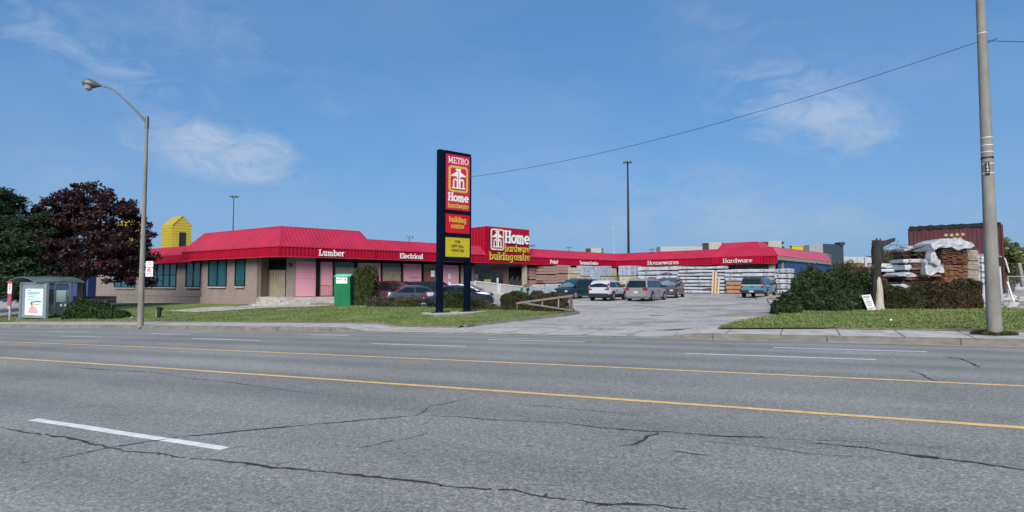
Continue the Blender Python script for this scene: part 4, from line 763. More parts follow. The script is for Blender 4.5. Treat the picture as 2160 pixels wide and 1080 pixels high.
# yellow gabled towers on the roof
def ytower(px, label, k=1.):
    Y = 61; A0 = V3(xat(px, Y), Y, 0); B0 = pxline(px+41*k, A0, u2); C0 = pxline(px-22*k, A0, u1); D0 = B0+(C0-A0); t = thing('roof_tower', label, 'roof tower', lz((A0+D0)/2, 5.3), group='yellow gabled towers on the roof')
    ze, zp = zat(61, 475), zat(61, 455); mab = (A0+B0)/2; mcd = (C0+D0)/2; mb = MB()
    mb.slab([lz(A0, 5.3), lz(B0, 5.3), lz(B0, ze), lz(mab, zp), lz(A0, ze)], C0-A0); mb.build('tower_body', 'ysiding', t, world=True)
    mb = MB(); z = 5.4
    nn = -n2
    while z < zp-.1:
        f = 1 if z < ze else max(0, (zp-z)/(zp-ze)); a = mab.lerp(A0, f); b = mab.lerp(B0, f); mb.beam(lz(a, z)+nn*.015, lz(b, z)+nn*.008, .03, .24)
        if z < ze: mb.beam(lz(A0, z)-n1*.015, lz(C0, z)-n1*.008, .03, .24)
        z += .3
    mb.build('siding', pm('yellow siding boards', (.38, .3, .032), .5, .08, 1), t, world=True); ov = (A0-C0).normalized()*.1
    mb = MB(); mb.slab([lz(A0, ze)+ov, lz(mab, zp)+ov, lz(mcd, zp), lz(C0, ze)], V3(0, 0, .07)); mb.slab([lz(B0, ze)+ov, lz(mab, zp)+ov, lz(mcd, zp), lz(D0, ze)], V3(0, 0, .072)); mb.build('tower_roof', 'ysiding', t, world=True)
    MB().slab([lz(A0.lerp(B0, .36), 5.4)+nn*.09, lz(A0.lerp(B0, .70), 5.4)+nn*.09, lz(A0.lerp(B0, .70), zat(61, 489))+nn*.09, lz(A0.lerp(B0, .36), zat(61, 489))+nn*.09], n2*.04).build('window', 'glass', t, world=True)
ytower(360, 'yellow gabled tower in the clear right of the concrete street lamp'); ytower(262, 'yellow gabled tower half hidden behind the purple tree')
# ------------------------------------------------------------------ pylon sign
sa, sb = gnd(927, 664), gnd(985, 660.5); su = (sb-sa); su.z = 0; sw_ = su.length; su.normalize(); sn = inw(su); zs = (sa.z+sb.z)/2
sg = thing('pylon_sign', 'tall navy two post sign with red store panels and a yellow letter board', 'sign', (*((sa+sb)/2)[:2], zs)); ztopA = zat(sa.y, 316)
pyl = lambda py, Y=sa.y: zat(Y, py)
for p_ in (sa, sb):
    MB().slab([lz(p_, zs-.1)-su*.14-sn*.15, lz(p_, zs-.1)+su*.14-sn*.15, lz(p_, ztopA)+su*.14-sn*.15, lz(p_, ztopA)-su*.14-sn*.15], sn*.32).build('post', 'navy', sg, world=True, bevel=.01)
    mb = MB(); q = lz(p_, zs+.14); mb.beam(q-su*.55-sn*.1, q+su*.55-sn*.1, .3, .025)
    for k in (-.42, -.12, .14, .42): mb.cyl(q+su*k-sn*.22+V3(0, 0, -.1), q+su*k-sn*.22+V3(0, 0, .1), .025, n=6)
    mb.build('base_plate', 'blackmetal', sg, world=True)
fa = lz(sa, 0)+su*.145-sn*.2; fb = lz(sb, 0)+su*.085-sn*.2; fw = (fb-fa).length; fc = (fa+fb)/2
def panel(z0, z1, mat, name): return MB().slab([lz(fa, z0), lz(fb, z0), lz(fb, z1), lz(fa, z1)], sn*.02).build(name, mat, sg, world=True)
Z = [pyl(y, fa.y) for y in (322, 441, 449, 490, 499, 541)]
panel(Z[1], Z[0], 'signred', 'store_panel'); panel(Z[3], Z[2], 'signred2', 'lower_panel'); panel(Z[5], Z[4], 'signyel', 'letter_board')
mb = MB()
for z0, z1 in ((Z[0], ztopA-.02), (Z[2], Z[1]), (Z[4], Z[3]), (Z[5]-.28, Z[5])): MB().slab([lz(fa, z0)-sn*.03, lz(fb, z0)-sn*.03, lz(fb, z1)-sn*.03, lz(fa, z1)-sn*.03], sn*.07).build('crossbar', 'navy', sg, world=True)
mb = MB()
for p_, s_ in ((fa, 1), (fb, -1)): mb.slab([lz(p_-su*s_*.03, Z[5])-sn*.03, lz(p_+su*s_*.06, Z[5])-sn*.03, lz(p_+su*s_*.06, Z[0])-sn*.03, lz(p_-su*s_*.03, Z[0])-sn*.03], sn*.08)
mb.build('face_frame', 'navy', sg, world=True); MB().slab([lz(fa, Z[5]-.2)+sn*.05, lz(fb-su*.3, Z[5]-.2)+sn*.05, lz(fb-su*.3, ztopA-.05)+sn*.05, lz(fa, ztopA-.05)+sn*.05], sn*.25).build('cabinet', 'navy', sg, world=True)
H1 = Z[0]-Z[1]
def sword(text, cx, zb, h, wf, mat, sw=1.):
    mb = MB(); wd = fw*wf; o = fc-su*wd/2+su*fw*cx; word(mb, text, lz(o, zb)-sn*.004, su, UP, -sn, h, wd, .012, sw); mb.build('lettering', mat, sg, world=True)
sword('METRO', .02, Z[0]-H1*.165, H1*.115, .78, 'lwhite', .75); sword('Home', .02, Z[0]-H1*.845, H1*.155, .78, 'lwhite', 1.35); sword('hardware', .02, Z[0]-H1*.965, H1*.095, .78, 'lyellow', .9)
emblem(lz(fc+su*fw*.02, Z[0]-H1*.44)-sn*.0, su, UP, -sn, fw*.74, H1*.47, sg, 'lyellow', 'signred', .012)
H2 = Z[2]-Z[3]; sword('building', .0, Z[2]-H2*.44, H2*.3, .64, 'lyellow', .95); sword('centre', .0, Z[2]-H2*.76, H2*.28, .5, 'lyellow', .95)
H3 = Z[4]-Z[5]
for i, (t_, w_) in enumerate((('15%', .2), ('OFF ALL', .48), ('VANITIES', .5))): btext(t_, lz(fc, Z[4]-H3*(.22+.22*i))-sn*.004, su, UP, -sn, H3*.16, 'lblack', sg, width=fw*w_)
mb = MB()
for i in range(4): mb.beam(lz(fa, Z[4]-H3*(.14+.235*i))-sn*.003, lz(fb, Z[4]-H3*(.14+.235*i))-sn*.003, .012, .018)
mb.build('letter_rail', 'lyellow', sg, world=True)
ft = MB(); e = .9; ft.slab([lz(sa, zs-.15)-su*.75-sn*.75, lz(sb, zs-.15)+su*1.0-sn*.55, lz(sb, zs-.15)+su*1.0+sn*.6, lz(sa, zs-.15)-su*.75+sn*.6], V3(0, 0, .26)); ft.build('footing', 'stone', sg, world=True, bevel=.02)
# ------------------------------------------------------------------ poles, lamp and wire
def street_lamp():
    b = gnd(296, 688.5); Y = b.y; top = at_Y(311, 244, Y); zt = top.z; t = thing('street_lamp', 'concrete street lamp with curved arm at the kerb left of the store', 'street lamp', b)
    MB().cyl((0, 0, -.1), (0, 0, zt-b.z), .152, .072, 14).build('pole', 'pole', t, smooth=True); s_ = zt-b.z
    dv = V3(-.94, -.34, 0)
    def P(px, py):
        r = ray(px, py); k = r[0]/r[1]; tt = (k*b.y-b.x)/(dv.x-k*dv.y); yy = b.y+dv.y*tt; return V3(dv.x*tt, dv.y*tt, CZ+yy*r[2]/r[1]-b.z)
    pts = [P(311, 261), P(296, 243), P(275, 222), P(255, 203), P(240, 190), P(226, 184), P(212, 181)]
    MB().tube(pts, [.06, .055, .05, .045, .04, .038, .035], 8).build('arm', 'lamp', t, smooth=True); mb = MB(); mb.cyl((0, 0, pts[0].z-.25), (0, 0, pts[0].z+.35), .10, .095, 12); mb.build('collar', 'lamp', t, smooth=True)
    a, c = P(212, 181), P(173, 173); dd = (c-a); mb = MB(); mb.tube([a+dd*k for k in (-.05, .12, .35, .65, .9, 1.)], [.04, .1, .2, .24, .17, .05], 12); o = mb.build('lamp_head', 'lamp', t, smooth=True)
    mb = MB(); q = a+dd*.64; mb.tube([q+V3(0, 0, -.1), q+V3(0, 0, -.3), q+V3(0, 0, -.4)], [.2, .16, .04], 12); mb.build('lamp_lens', pm('lamp bowl', (.25, .26, .24), .3), t, smooth=True)
    mb = MB(); mb.cyl((0, 0, 2.9), (0, 0, 2.93), .14, .14, 14); mb.cyl((0, 0, 5.2), (0, 0, 5.22), .122, .122, 14); mb.build('band', 'steel', t, smooth=True); return b
lb = street_lamp()
def psign(py0, py1, kind, label):
    Y = lb.y-.16; x0, x1 = xat(306.5, Y), xat(322, Y); z0, z1 = zat(Y, py1), zat(Y, py0); t = thing('traffic_sign', label, 'sign', ((x0+x1)/2, Y, z0)); w = x1-x0; h = z1-z0
    MB().slab([(a, 0, b+h/2) for a, b in rrect(w, h, .04, 3)], V3(0, .02, 0)).build('plate', 'lwhite', t); o = t.location; U = V3(1, 0, 0); nn = V3(0, -1, 0)
    if kind == 0:
        btext('NO', o+V3(0, 0, h*.8), U, UP, nn, h*.15, 'redwood', t, width=w*.35); btext('STOPPING', o+V3(0, 0, h*.5), U, UP, nn, h*.16, 'redbin', t, width=w*.8); btext('<', o+V3(-w*.3, 0, h*.2), U, UP, nn, h*.14, 'lblack', t)
    else:
        mb = MB(); cz = h*.72; R_ = w*.3
        for i in range(20):
            a0, a1 = math.tau*i/20, math.tau*(i+1)/20; mb.add([V3(R_*k*math.cos(a), -.004, cz+R_*k*math.sin(a)) for a, k in ((a0, 1), (a1, 1), (a1, .76), (a0, .76))], [(0, 1, 2, 3)])
        mb.add([V3(a, -.005, cz+b) for a, b in ((-.6*R_, .75*R_), (-.75*R_, .6*R_), (.6*R_, -.75*R_), (.75*R_, -.6*R_))], [(0, 1, 2, 3)]); mb.build('ring', 'redbin', t)
        btext('P', o+V3(0, 0, cz), U, UP, nn, R_*1.1, 'lblack', t, depth=.003); btext('7am-9am', o+V3(0, 0, h*.36), U, UP, nn, h*.07, 'lblack', t, width=w*.8); btext('4pm-6pm', o+V3(0, 0, h*.26), U, UP, nn, h*.07, 'lblack', t, width=w*.8); btext('<   >', o+V3(0, 0, h*.1), U, UP, nn, h*.07, 'lblack', t, width=w*.7)
    MB().box(-w/2-.12, -w/2+.05, .02, .05, h*.5, h*.5+.03).build('bracket', 'steel', t)
psign(551, 564, 0, 'small white no stopping plate, the upper sign on the concrete street lamp'); psign(565, 583.5, 1, 'white parking rule plate with red ring, the lower sign on the concrete street lamp')
# utility pole right
ub = gnd(2098, 706); Yu = ub.y; up_ = thing('utility_pole', 'thick concrete utility pole with steel bands on the right pavement', 'utility pole', ub)
topz = zat(Yu, -260)-ub.z; rB = 13.2/F*Yu; rT = .074
MB().cyl((0, 0, -.15), (0, 0, topz), rB, rT*1.05, 18).build('pole', 'pole', up_, smooth=True)
rad = lambda z: rB+(rT*1.05-rB)*z/topz
mb = MB()
for py in (292, 308, 322, 347, 367, 72, 1): z = zat(Yu, py)-ub.z; mb.cyl((0, 0, z), (0, 0, z+.018), rad(z)+.006, n=18)
mb.build('band', 'lwhite', up_, smooth=True); z = zat(Yu, 335)-ub.z; mb = MB(); mb.cyl((0, 0, z), (0, 0, z+.04), rad(z)+.01, n=18); mb.build('dark_band', 'blackmetal', up_)
z = zat(Yu, 357)-ub.z; nd_ = V3(-ub.x, -ub.y, 0).normalized(); nu_ = V3(-nd_.y, nd_.x, 0)
MB().slab([nd_*(rad(z)+.004)+nu_*a+V3(0, 0, z+b) for a, b in ((-.045, -.19), (.045, -.19), (.045, .19), (-.045, .19))], nd_*.012).build('number_plate', 'lblack', up_)
for i, ch in enumerate('1549'): btext(ch, ub+nd_*(rad(z)+.017)+V3(0, 0, z+.14-.09*i), nu_, UP, nd_, .065, 'lwhite', up_)
zb_ = zat(Yu, 552)-ub.z; MB().box(rad(zb_)-.06, rad(zb_)+.08, -.14, .06, zb_-.13, zb_+.13).build('junction_box', 'blackmetal', up_, bevel=.01)
mb = MB(); mb.tube([(rad(zb_)+.03, -.05, zb_+.13), (rad(zb_)+.1, -.05, zb_+.12), (rad(zb_)+.18, -.05, zb_+.08), (rad(zb_)+.3, -.02, zb_-.3)], .018, 6); mb.build('conduit', 'lwhite', up_)
wz = zat(Yu, 88)
def cable(name, P, Q, sag, r, mat='blackmetal', parent=None, n=40):
    pts = []
    for i in range(n+1): t = i/n; p = P.lerp(Q, t); p.z -= sag*4*t*(1-t); pts.append(p)
    return MB().tube(pts, r, 5).build(name, mat, parent, world=bool(parent))
w0 = V3(ub.x-rad(wz-ub.z), ub.y, wz); w1 = at_Y(925, 381, sa.y-.22); 
best = min(((abs(0), 0),)); tag(cable('overhead_wire', w0, V3(w1.x, w1.y, w1.z), .62, .009), 'twisted black wire running from the utility pole to the tall store sign', 'cable')
tag(cable('overhead_wire', V3(ub.x+.12, ub.y, zat(Yu, 86)), V3(ub.x+14, ub.y-1., zat(Yu, 96)), .2, .009), 'short black wire leaving the utility pole to the right', 'cable')
mb = MB(); mb.tube([V3(ub.x+.1, ub.y-.02, zat(Yu, 92)), V3(ub.x+.42, ub.y-.02, zat(Yu, 81))], .01, 5); tag(mb.build('guy_link', 'blackmetal'), 'short link rising from the utility pole to the right wire', 'cable')
# light masts far behind
def mast(px, ytop, ybase, Y, label, wd, r):
    b = V3(xat(px, Y), Y, g(xat(px, Y), Y)); t = thing('light_mast', label, 'light mast', b, group='tall light masts behind the store'); zt = zat(Y, ytop)-b.z
    MB().cyl((0, 0, 0), (0, 0, zt), r, r*.5, 8).build('pole', 'blackmetal', t); mb = MB(); mb.tube([(0, 0, zt-.2), (0, 0, zt+.15)], [wd*.3, wd*.25], 10); mb.build('crown_ring', 'lamp', t)
    for k in range(6): a = k*math.pi/3+.3; q = V3(math.cos(a)*wd*.75, math.sin(a)*wd*.75, zt); mb = MB(); mb.box(q.x-wd*.22, q.x+wd*.22, q.y-wd*.22, q.y+wd*.22, zt-.22, zt+.05); mb.beam(V3(0, 0, zt), q, .08, .08); mb.build('lamp_head', 'lamp', t)
mast(1326.5, 341, 533, 110, 'tall dark light mast behind the inner corner of the store', 1.0, .3); mast(489, 414, 485, 140, 'slender light mast behind the left mansard roof', 1.1, .18)
an = thing('antenna_mast', 'thin roof antenna with small crossbar left of the tall light mast', 'antenna', (xat(1295.5, 80), 80, 5)); mb = MB(); mb.cyl((0, 0, 0), (0, 0, zat(80, 478)-5), .06, .03, 6); mb.build('rod', 'steel', an); MB().box(-.25, .25, -.02, .02, zat(80, 480)-5, zat(80, 479.4)-5).build('crossbar', 'steel', an)
# ------------------------------------------------------------------ foliage
def lump(n, fn): return np.array([fn() for _ in range(n)])
def shell_points(n, rx, ry, rz, nb=26, seed=0, depth=.35, low=.0, boxy=False):
    """points spread through a lumpy crown: many sub-clumps over an ellipsoid or rounded box"""
    r = np.random.default_rng(seed); d = r.normal(size=(nb, 3)); d /= np.linalg.norm(d, axis=1)[:, None]
    if boxy: d = d/np.abs(d).max(1)[:, None]**.75
    d[:, 2] = np.where(d[:, 2] < low, np.abs(d[:, 2])*.6+low, d[:, 2]) if low > -1 else d[:, 2]
    cc = d*np.array([rx, ry, rz])*r.uniform(1-depth, 1.0, (nb, 1))*.85; cr = r.uniform(.16, .3, nb)*(rx*ry*rz)**(1/3)
    k = r.integers(0, nb, n); q = r.normal(size=(n, 3)); q /= np.linalg.norm(q, axis=1)[:, None]; rad_ = cr[k][:, None]*r.uniform(.55, 1.08, (n, 1))
    return cc[k]+q*rad_*np.array([1, 1, .8])
def hedge(name, a, b, depth, h, leaf, label, n=9000, size=.07, group=None, cat='hedge', rough=.12, core='twig', taper=0, seed=1, hfun=None):
    """hedge along plan line a-b"""
    u = (b-a); u.z = 0; L = u.length; u.normalize(); nn = V3(-u.y, u.x, 0); r = np.random.default_rng(seed); t = thing(name, label, cat, lz((a+b)/2, g(*((a+b)/2)[:2])), group=group)
    base = t.location
    x = r.uniform(0, L, n); face = r.uniform(0, 1, n); dd = np.abs(r.normal(0, .08, n)); ph = r.uniform(0, 6.28, 8)
    hx = h*(1+.07*np.sin(x*2.3+ph[0])+.05*np.sin(x*5.1+ph[1])+.04*np.sin(x*11+ph[2]))
    if hfun: hx = hx*np.array([hfun(v/L) for v in x])
    endt = np.clip(np.minimum(x, L-x)/.35, 0, 1)**.5; hx = hx*(.82+.18*endt); y = np.zeros(n); z = np.zeros(n); dpt = depth*(.5+.5*endt)
    top = face < .3; fr = (face >= .3) & (face < .8); bk = face >= .8
    bul = .06*np.sin(x*3+ph[3])+.05*np.sin(x*7+ph[4])
    y[top] = r.uniform(-1, 1, top.sum())*dpt[top]/2; z[top] = hx[top]-dd[top]*.8+r.normal(0, .035, top.sum())
    for m_, sg_ in ((fr, -1), (bk, 1)):
        zz = r.uniform(.02, 1, m_.sum()); z[m_] = zz*hx[m_]; y[m_] = sg_*(dpt[m_]/2-dd[m_]*.9+bul[m_]+.05*np.sin(zz*9+x[m_]*2))*(1-.25*np.clip((zz-.8)/.2, 0, 1))
    P = np.column_stack([u.x*(x-L/2)+nn.x*y, u.y*(x-L/2)+nn.y*y, z]); quadmesh('foliage', quads(P, size, aspect=.6), leaf, t)
    mb = MB(); segs = max(3, int(L/.4)); rings = []
    for i in range(segs+1):
        xx = L*(i+.0)/segs; k = (.78+.22*min(1, min(xx, L-xx)/.35)); hh = h*(hfun(xx/L) if hfun else 1)*k*.86; c = u*(cf(xx, .34, L-.34)-L/2); dp = depth*k*.28
        rings.append([c-nn*dp, c-nn*dp+V3(0, 0, hh), c+nn*dp+V3(0, 0, hh), c+nn*dp])
    mb.loft(rings).build('branches', core, t)
    return t
def G2(px, py): return gnd(px, py)
hl_ = 'clipped hedges around the lawn'
bush_a = hedge('tall_bush', G2(748, 645.5)+V3(0, .4, 0), G2(790, 645.5)+V3(0, .4, 0), 1.2, zat(39.5, 568)-.0, 'privet', 'tall green rounded bush beside the green donation bin', 15000, .075, cat='bush', seed=3)
hedge('low_hedge', G2(776, 649)+V3(0, .4, 0), G2(884, 650)+V3(0, .4, 0), .8, .62, 'brownhedge', 'low dry brown hedge in front of the grey sedan', 9000, .055, hl_, seed=4)
hedge('low_hedge', G2(932, 652)+V3(0, .4, 0), G2(986, 653)+V3(0, .4, 0), .8, .98, 'privet', 'green hedge seen between the two posts of the tall sign', 8000, .06, hl_, seed=5)
hedge('low_hedge', G2(988, 654)+V3(0, .4, 0), G2(1052, 655)+V3(0, .4, 0), .8, .8, 'brownhedge', 'scruffy brown shrub sloping down right of the tall sign', 7000, .055, hl_, seed=6, hfun=lambda t: 1.05-.85*t)
hedge('low_hedge', G2(1061, 655)+V3(0, .4, 0), G2(1122, 657)+V3(0, .4, 0), .8, .95, 'mixhedge', 'green and rust hedge behind the barrier gate, its left half', 9000, .06, hl_, seed=7)
hedge('low_hedge', G2(1124, 658)+V3(0, .5, 0), G2(1197, 660)+V3(0, .5, 0), .9, 1.05, 'redhedge', 'dark reddish hedge behind the barrier gate, its right half', 10000, .06, hl_, seed=8, hfun=lambda t: 1.05-.25*t*t)
hedge('hedge', G2(1862, 654)+V3(0, .5, 0), G2(1965, 655)+V3(0, .5, 0), 1.2, 1.15, 'mixhedge', 'loose green and brown hedge right behind the split trunk', 14000, .065, seed=9, hfun=lambda t: .85+.2*t)
hedge('hedge', G2(1955, 655)+V3(0, .5, 0), G2(2082, 654)+V3(0, .5, 0), 1.2, 1.3, 'redhedge', 'taller reddish hedge in front of the stacked cedar planks', 17000, .065, seed=10)
def bush(name, loc, rx, ry, rz, leaf, label, n, size, nb=30, seed=0, cat='bush', low=.05):
    """lumpy dome of leaf sprays over a dark inner mass"""
    t = thing(name, label, cat, loc); r = np.random.default_rng(seed)
    k = np.arange(n)+.5; ph = math.pi*(1+5**.5)*k; cz = r.uniform(0, 1, n)**.8; sr = np.sqrt(1-cz**2); d = np.column_stack([np.cos(ph)*sr, np.sin(ph)*sr, cz])
    c = r.normal(size=(nb, 3)); c[:, 2] = np.abs(c[:, 2]); c /= np.linalg.norm(c, axis=1)[:, None]; amp = r.uniform(.06, .2, nb); dist = 1-d@c.T; lump = (np.exp(-dist/.035)*amp).max(1)
    low_ = np.clip(.30-d[:, 2], 0, .3)*.25
    rad_ = (.86+lump-low_)*(1-np.abs(r.normal(0, .06, n)))+np.where(r.uniform(size=n) < .06, r.uniform(0, .12, n), 0)
    P = d*rad_[:, None]*np.array([rx, ry, rz]); P[:, 2] = np.maximum(P[:, 2], .02); quadmesh('foliage', quads(P, size, aspect=.5), leaf, t)
    mb = MB(); rings = []
    for q in range(7): a = q/6*math.pi/2; rings.append([V3(math.cos(a)*rx*.74*math.cos(b*math.tau/14), math.cos(a)*ry*.74*math.sin(b*math.tau/14), math.sin(a)*rz*.76) for b in range(14)])
    mb.loft(rings, cap=False).build('inner_foliage', leaf if leaf not in ('privet', 'twig') else 'yew', t, smooth=True); return t
# big evergreen mass right of the driveway: several bushes
for i, (px, yt, dy, r_, sd_) in enumerate(((1690, 604, 1.6, 1.0, 21), (1712, 560, 2.6, 1.25, 22), (1768, 563, 2.6, 1.35, 23), (1822, 574, 4.2, 1.2, 24), (1738, 606, 1.4, 1.3, 25), (1786, 614, 2.2, 1.05, 26))):
    b0 = G2(px, 661); Y = b0.y+dy; q = V3(xat(px, Y), Y, 0); q.z = g(q.x, q.y)-.05
    bush('evergreen_bush', q, r_, 1.2, zat(Y, yt)-q.z, 'yew', ['leftmost dark evergreen bush beside the driveway', 'tallest dark evergreen bush in front of the pallet stack', 'broad dark evergreen bush at the back of the clump', 'dark evergreen bush just left of the split trunk', 'low dark evergreen bush at the front of the clump', 'low evergreen bush right behind the tilted notice board'][i], 17000, .075, 46, sd_)
b0 = G2(1668, 664); q = b0+V3(.1, .6, 0); q.z = g(q.x, q.y)-.05; bush('evergreen_bush', q, .72, .7, zat(q.y, 614)-q.z, 'yew', 'low rounded evergreen bush at the lawn corner by the barrier gate', 10000, .07, 34, 30)
for i, (px, yt, dy, r_) in enumerate(((170, 630, .9, 1.1), (208, 634, 1.2, 1.25), (245, 652, .7, 1.0))):
    b0 = G2(px, 674); Y = b0.y+dy; q = V3(xat(px, Y), Y, 0); q.z = g(q.x, q.y)-.05
    bush('juniper_shrub', q, r_, .9, zat(Y, yt)-q.z, 'juniper', ['tallest juniper shrub right of the black litter bin', 'middle spreading juniper shrub under the purple tree', 'low juniper shrub at the right end of the clump'][i], 12000, .08, 40, 40+i, 'shrub')
def branches(base, h, spread, seed, nl=10, r0=.2, fork=.35):
    rr = random.Random(seed); mb = MB(); tips = []
    mb.tube([(0, 0, -.2), (rr.uniform(-.1, .1), rr.uniform(-.1, .1), h*fork*.6), (rr.uniform(-.2, .2), rr.uniform(-.2, .2), h*fork*1.3)], [r0*1.2, r0, r0*.75], 9)
    for i in range(nl):
        a = i*2.4+rr.random(); z0 = h*fork*(.6+.7*i/nl); L = spread*rr.uniform(.55, .95); el_ = rr.uniform(.35, 1.2); p0 = V3(0, 0, z0); pts = [p0]; p = p0.copy(); d = V3(math.cos(a)*math.cos(el_), math.sin(a)*math.cos(el_), math.sin(el_))
        for k in range(5): p = p+d*L/5*1.25; d = (d+V3(rr.uniform(-.2, .2), rr.uniform(-.2, .2), rr.uniform(-.05, .2))).normalized(); pts.append(p.copy())
        mb.tube(pts, [r0*.5, r0*.36, r0*.26, r0*.18, r0*.11, r0*.05], 6); tips.append(pts)
        for k in (2, 3, 4):
            d2 = (pts[k]-pts[k-1]).normalized()+V3(rr.uniform(-.8, .8), rr.uniform(-.8, .8), rr.uniform(-.1, .6)); mb.tube([pts[k], pts[k]+d2*L*.18, pts[k]+d2*L*.33+V3(0, 0, .1)], [r0*.14, r0*.09, r0*.03], 5)
    return mb
def tree(name, loc, h, rx, ry, label, leaf, n, size, seed, cz=.62, rz=.42, nb=60, bark='bark', r0=.22, cat='tree', group=None, fork=.35, low=-2, asp=.65):
    t = thing(name, label, cat, loc, group=group); branches(loc, h, rx, seed, 12, r0, fork).build('trunk', bark, t, smooth=True)
    P = shell_points(n, rx, ry, h*rz, nb, seed, .6, low); P[:, 2] += h*cz; quadmesh('crown', quads(P, size, aspect=asp), leaf, t); return t
# purple maple and pine on the left
Ym = 46.5; pmb = V3(xat(174, Ym), Ym, 0); pmb.z = g(pmb.x, pmb.y); mh = zat(Ym, 378)-pmb.z
t = thing('purple_maple', 'wide dark purple maple behind the bus shelter', 'tree', pmb); branches(pmb, mh*.9, 3.9, 51, 18, .3, .36).build('trunk', 'bark', t, smooth=True)
def crown(nb, n, rx, ry, z0, z1, seed, r0, r1, low=-.35, inner=.35):
    r = np.random.default_rng(seed); d = r.normal(size=(nb*3, 3)); d /= np.linalg.norm(d, axis=1)[:, None]; d = d[d[:, 2] > low][:nb]; nb = len(d); rz = (z1-z0)/(1-low)
    zc = z1-rz; cc = d*np.array([rx, ry, rz])*(r.uniform(inner**3, 1, (nb, 1))**(1/3))*.9; cc[:, 2] += zc; cr = r.uniform(r0, r1, nb); k = r.integers(0, nb, n); q = r.normal(size=(n, 3)); q /= np.linalg.norm(q, axis=1)[:, None]
    return cc[k]+q*cr[k][:, None]*r.uniform(.3, 1.12, (n, 1))*np.array([1.15, 1.15, .62])
P = crown(560, 68000, 6.5, 3.4, 2.0, mh+.3, 57, .25, .66, inner=.45); quadmesh('crown', quads(P, .1, aspect=.8), 'purple', t)
pt_ = V3(xat(8, 44), 44, 0); pt_.z = g(pt_.x, pt_.y)
def pine(loc, h, rx, label, seed, n=40000):
    t = thing('pine_tree', label, 'tree', loc); mb = MB(); mb.tube([(0, 0, -.2), (.1, 0, h*.5), (0, 0, h)], [.28, .2, .04], 9); rr = random.Random(seed); P = []
    for i in range(70):
        z = h*(.16+.8*(i/70)); L = rx*(1.05-.6*max(0, z/h-.3)**1.3)*rr.uniform(.6, 1.1); a = i*2.399; d = V3(math.cos(a), math.sin(a), rr.uniform(-.15, .25)); mb.tube([(0, 0, z), d*L*.5+V3(0, 0, z), d*L+V3(0, 0, z+.1)], [.06, .035, .01], 5)
        k = n//70; tt = RNG.uniform(.3, 1.04, (k, 1)); sd2 = V3(-d.y, d.x, 0); w = RNG.normal(0, .42, (k, 1))*(1.1-tt*.4)*1.1; q = np.array(d*L)[None, :]*tt+np.array(sd2)[None, :]*w+RNG.normal(0, .17, (k, 3))+np.array([0, 0, z+.12]); q[:, 2] += .1*tt[:, 0]; P.append(q)
    mb.build('trunk', 'bark', t, smooth=True); quadmesh('crown', quads(np.concatenate(P), .15, flat=.3, aspect=.3), 'pine', t); return t
pine(pt_+V3(-1.5, 0, 0), zat(44, 398)-pt_.z, 2.7, 'tall dark pine at the left edge beside the bus stop pole', 61)
q = V3(xat(62, 44.5), 44.5, 0); q.z = g(q.x, q.y); pine(q, zat(46, 462)-q.z, 2.5, 'shorter dark pine behind the bus shelter', 62, 40000)
q = V3(xat(-50, 50), 50, 0); q.z = g(q.x, q.y); pine(q, 9.5, 3.4, 'pine at the very left edge behind the taller pine', 63, 16000)
# ------------------------------------------------------------------ split trunk and branches, notice
tb = G2(1850, 656); st_ = thing('broken_tree', 'broken leafless tree trunk with a pale stripped strip and dead limbs', 'tree', tb); Yt = tb.y
T3 = lambda px, py, dy=0: at_Y(px, py, Yt+dy)
pts = [T3(1849, 660), T3(1850, 640), T3(1849, 600), T3(1849, 560), T3(1850, 530), T3(1852, 508)]; rs = [.29, .22, .195, .195, .25, .23]
mb = MB(); mb.tube(pts, rs, 14)
for q_ in ((1839, 506, 1845, 516), (1849, 502, 1849, 512), (1858, 503, 1853, 514)): mb.tube([T3(q_[2], q_[3]), T3(q_[0], q_[1])], [.1, .015], 6)
mb.tube([T3(1860, 540, .0), T3(1858, 530, -.1), T3(1855, 520, -.05)], [.06, .13, .08], 8); mb.tube([T3(1840, 575, -.05), T3(1841, 566, -.12), T3(1843, 558, -.05)], [.04, .1, .04], 7); mb.tube([T3(1852, 519), T3(1862, 514), T3(1872, 511), T3(1884, 506)], [.2, .15, .12, .09], 8); mb.tube([T3(1884, 506), T3(1888, 502)], [.1, .02], 6); mb.tube([T3(1847, 522), T3(1841, 518), T3(1838, 514)], [.06, .035, .01], 6)
mb.tube([T3(1845, 546), T3(1838, 542), T3(1826, 540)], [.05, .03, .015], 6); mb.tube([T3(1856, 548), T3(1868, 536), T3(1882, 531), T3(1908, 532), T3(1935, 524), T3(1952, 518)], [.1, .08, .07, .06, .04, .02], 7)
mb.build('trunk', 'greybark', st_, smooth=True, world=True)
mb = MB(); cs = T3(1856, 656, -.16); mb.tube([T3(1855, 660, -.16), T3(1855, 640, -.15), T3(1855, 612, -.13), T3(1853, 592, -.12), T3(1852, 576, -.12)], [.25, .185, .15, .12, .03], 10); mb.build('stripped_wood', 'barewood', st_, smooth=True, world=True)
mb = MB(); rr = random.Random(5)
for i in range(46):
    x = rr.uniform(1862, 1950); y = rr.uniform(515, 540); a = T3(x, y, rr.uniform(-.4, .4)); b = a+V3(rr.uniform(-.7, .7), rr.uniform(-.4, .4), rr.uniform(-.35, .3)); mb.tube([a, (a+b)/2+V3(0, 0, .05), b], [.014, .01, .004], 4)
mb.build('twigs', 'bark', st_, world=True)
mb = MB(); mb.tube([T3(1858, 652, -.5), T3(1867, 660, -.6), T3(1874, 665, -.6)], [.06, .05, .045], 7); tag(mb.build('fallen_limb', 'bark'), 'short dark limb lying on the grass at the foot of the broken tree', 'branch')
